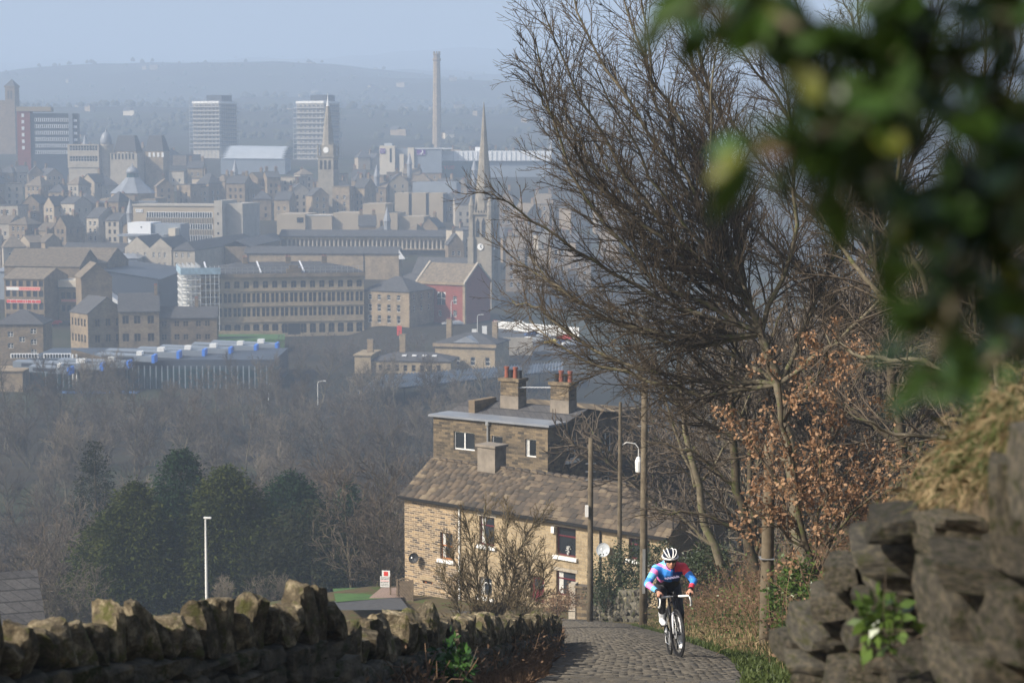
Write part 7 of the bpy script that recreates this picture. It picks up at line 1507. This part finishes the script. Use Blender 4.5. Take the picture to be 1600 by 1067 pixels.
    q = MB(); ellipsoid(q, hipc+Vector((-.01, 0, -.02)), (.15, .175, .135)); capsule(q, hipc, chest.lerp(hipc, .45), .148, .150)
    for s in (-1, 1): leg(q, s, .003)
    inst('bib_tights', fuse(q, 'bib_tights', .008, [BLK], 3), rd)
    OV = plain('white_overshoe', (.78,.79,.80), .4, var=.06, scale=6)
    for s in (-1, 1):
        q = MB(); foot(q, s, .006); capsule(q, ank[s].lerp(kn[s], .30), ank[s], .050, .042); inst('overshoe', fuse(q, 'overshoe', .006, [OV], 3), rd)
    # helmet: dark shell with white ribs, brim and straps
    hc = hp(-.022, 0, .062); q = MB(); n = 28; vs = []; fs = []; m = 9
    for j in range(m+1):
        ph = math.pi/2*(j/m)*1.02
        for i in range(n): a = 2*math.pi*i/n; vs.append(hc + Hm @ Vector((.138*math.sin(ph)*math.cos(a)*(1 if math.cos(a) > 0 else 1.12), .102*math.sin(ph)*math.sin(a), .098*math.cos(ph)-.012)))
    for j in range(m):
        for i in range(n): fs.append((j*n+i, (j+1)*n+i, (j+1)*n+(i+1)%n, j*n+(i+1)%n))
    q.add(vs, fs); he = q.build('helmet', plain('helmet_navy_shell', (0.012,0.015,0.028), .35, var=.1), rd, smooth=True)
    HW = plain('helmet_white', (.80,.80,.78), .35, var=.04)
    for yf in (-.80, -.36, .36, .80):
        q = MB(); pts = []
        for k in range(15):
            a = math.pi*(k/14); yy = .106*yf*math.sin(a)**.45; sc2 = math.sqrt(max(.05, 1-(yf*.86)**2*math.sin(a)**.9)); pts.append(hc + Hm @ Vector((.146*math.cos(a)*(1 if a < math.pi/2 else 1.1), yy, .108*math.sin(a)*sc2-.008)))
        q.tube(pts, .0075, 8); q.build('helmet_rib', HW, he, smooth=True)
    q = MB(); q.tube([hc + Hm @ Vector((.142*math.cos(a)*(1 if math.cos(a) > 0 else 1.12), .105*math.sin(a), -.014-.006*math.cos(a))) for a in np.linspace(0, 2*math.pi, 29)], .0125, 8, cap=False); q.build('helmet_brim', HW, he, smooth=True)
    q = MB()
    for s in (-1, 1): q.tube([hc + Hm @ Vector((.05, .090*s, -.02)), hp(.03, .062*s, -.07), hp(.03, .02*s, -.118)], .005, 6)
    q.build('chin_strap', BLK, he)
    q = MB(); ng = 14
    for s in (0,):
        vs = []
        for i in range(ng+1):
            a = R(-78)+R(156)*i/ng; rx, ry = .105, .079
            for zz in (.020, -.010 - .006*abs(math.sin(a))): vs.append(hp(rx*math.cos(a)-.002, ry*math.sin(a), zz))
        q.add(vs, [(2*i, 2*i+1, 2*i+3, 2*i+2) for i in range(ng)])
    q.build('sunglasses', plain('dark_lens', (.008,.008,.01), .08, var=.1, spec=.8), rd, smooth=True)
cyclist()
# ---------------------------------------------------------------- haze: one even body of air round everything
def haze():
    m = bpy.data.materials.new('haze_air'); m.use_nodes = True; t = m.node_tree; t.nodes.clear()
    pv = t.nodes.new('ShaderNodeVolumePrincipled'); o = t.nodes.new('ShaderNodeOutputMaterial')
    pv.inputs['Color'].default_value = (0.61, 0.765, 1.0, 1); pv.inputs['Density'].default_value = HAZE; pv.inputs['Anisotropy'].default_value = 0.0
    t.links.new(pv.outputs[0], o.inputs['Volume'])
    b = MB(); b.box(-5100, 5100, -45, 8060, -76, 400)
    tag(b.build('haze', m), kind='stuff')
HAZE = 0.00054
haze()
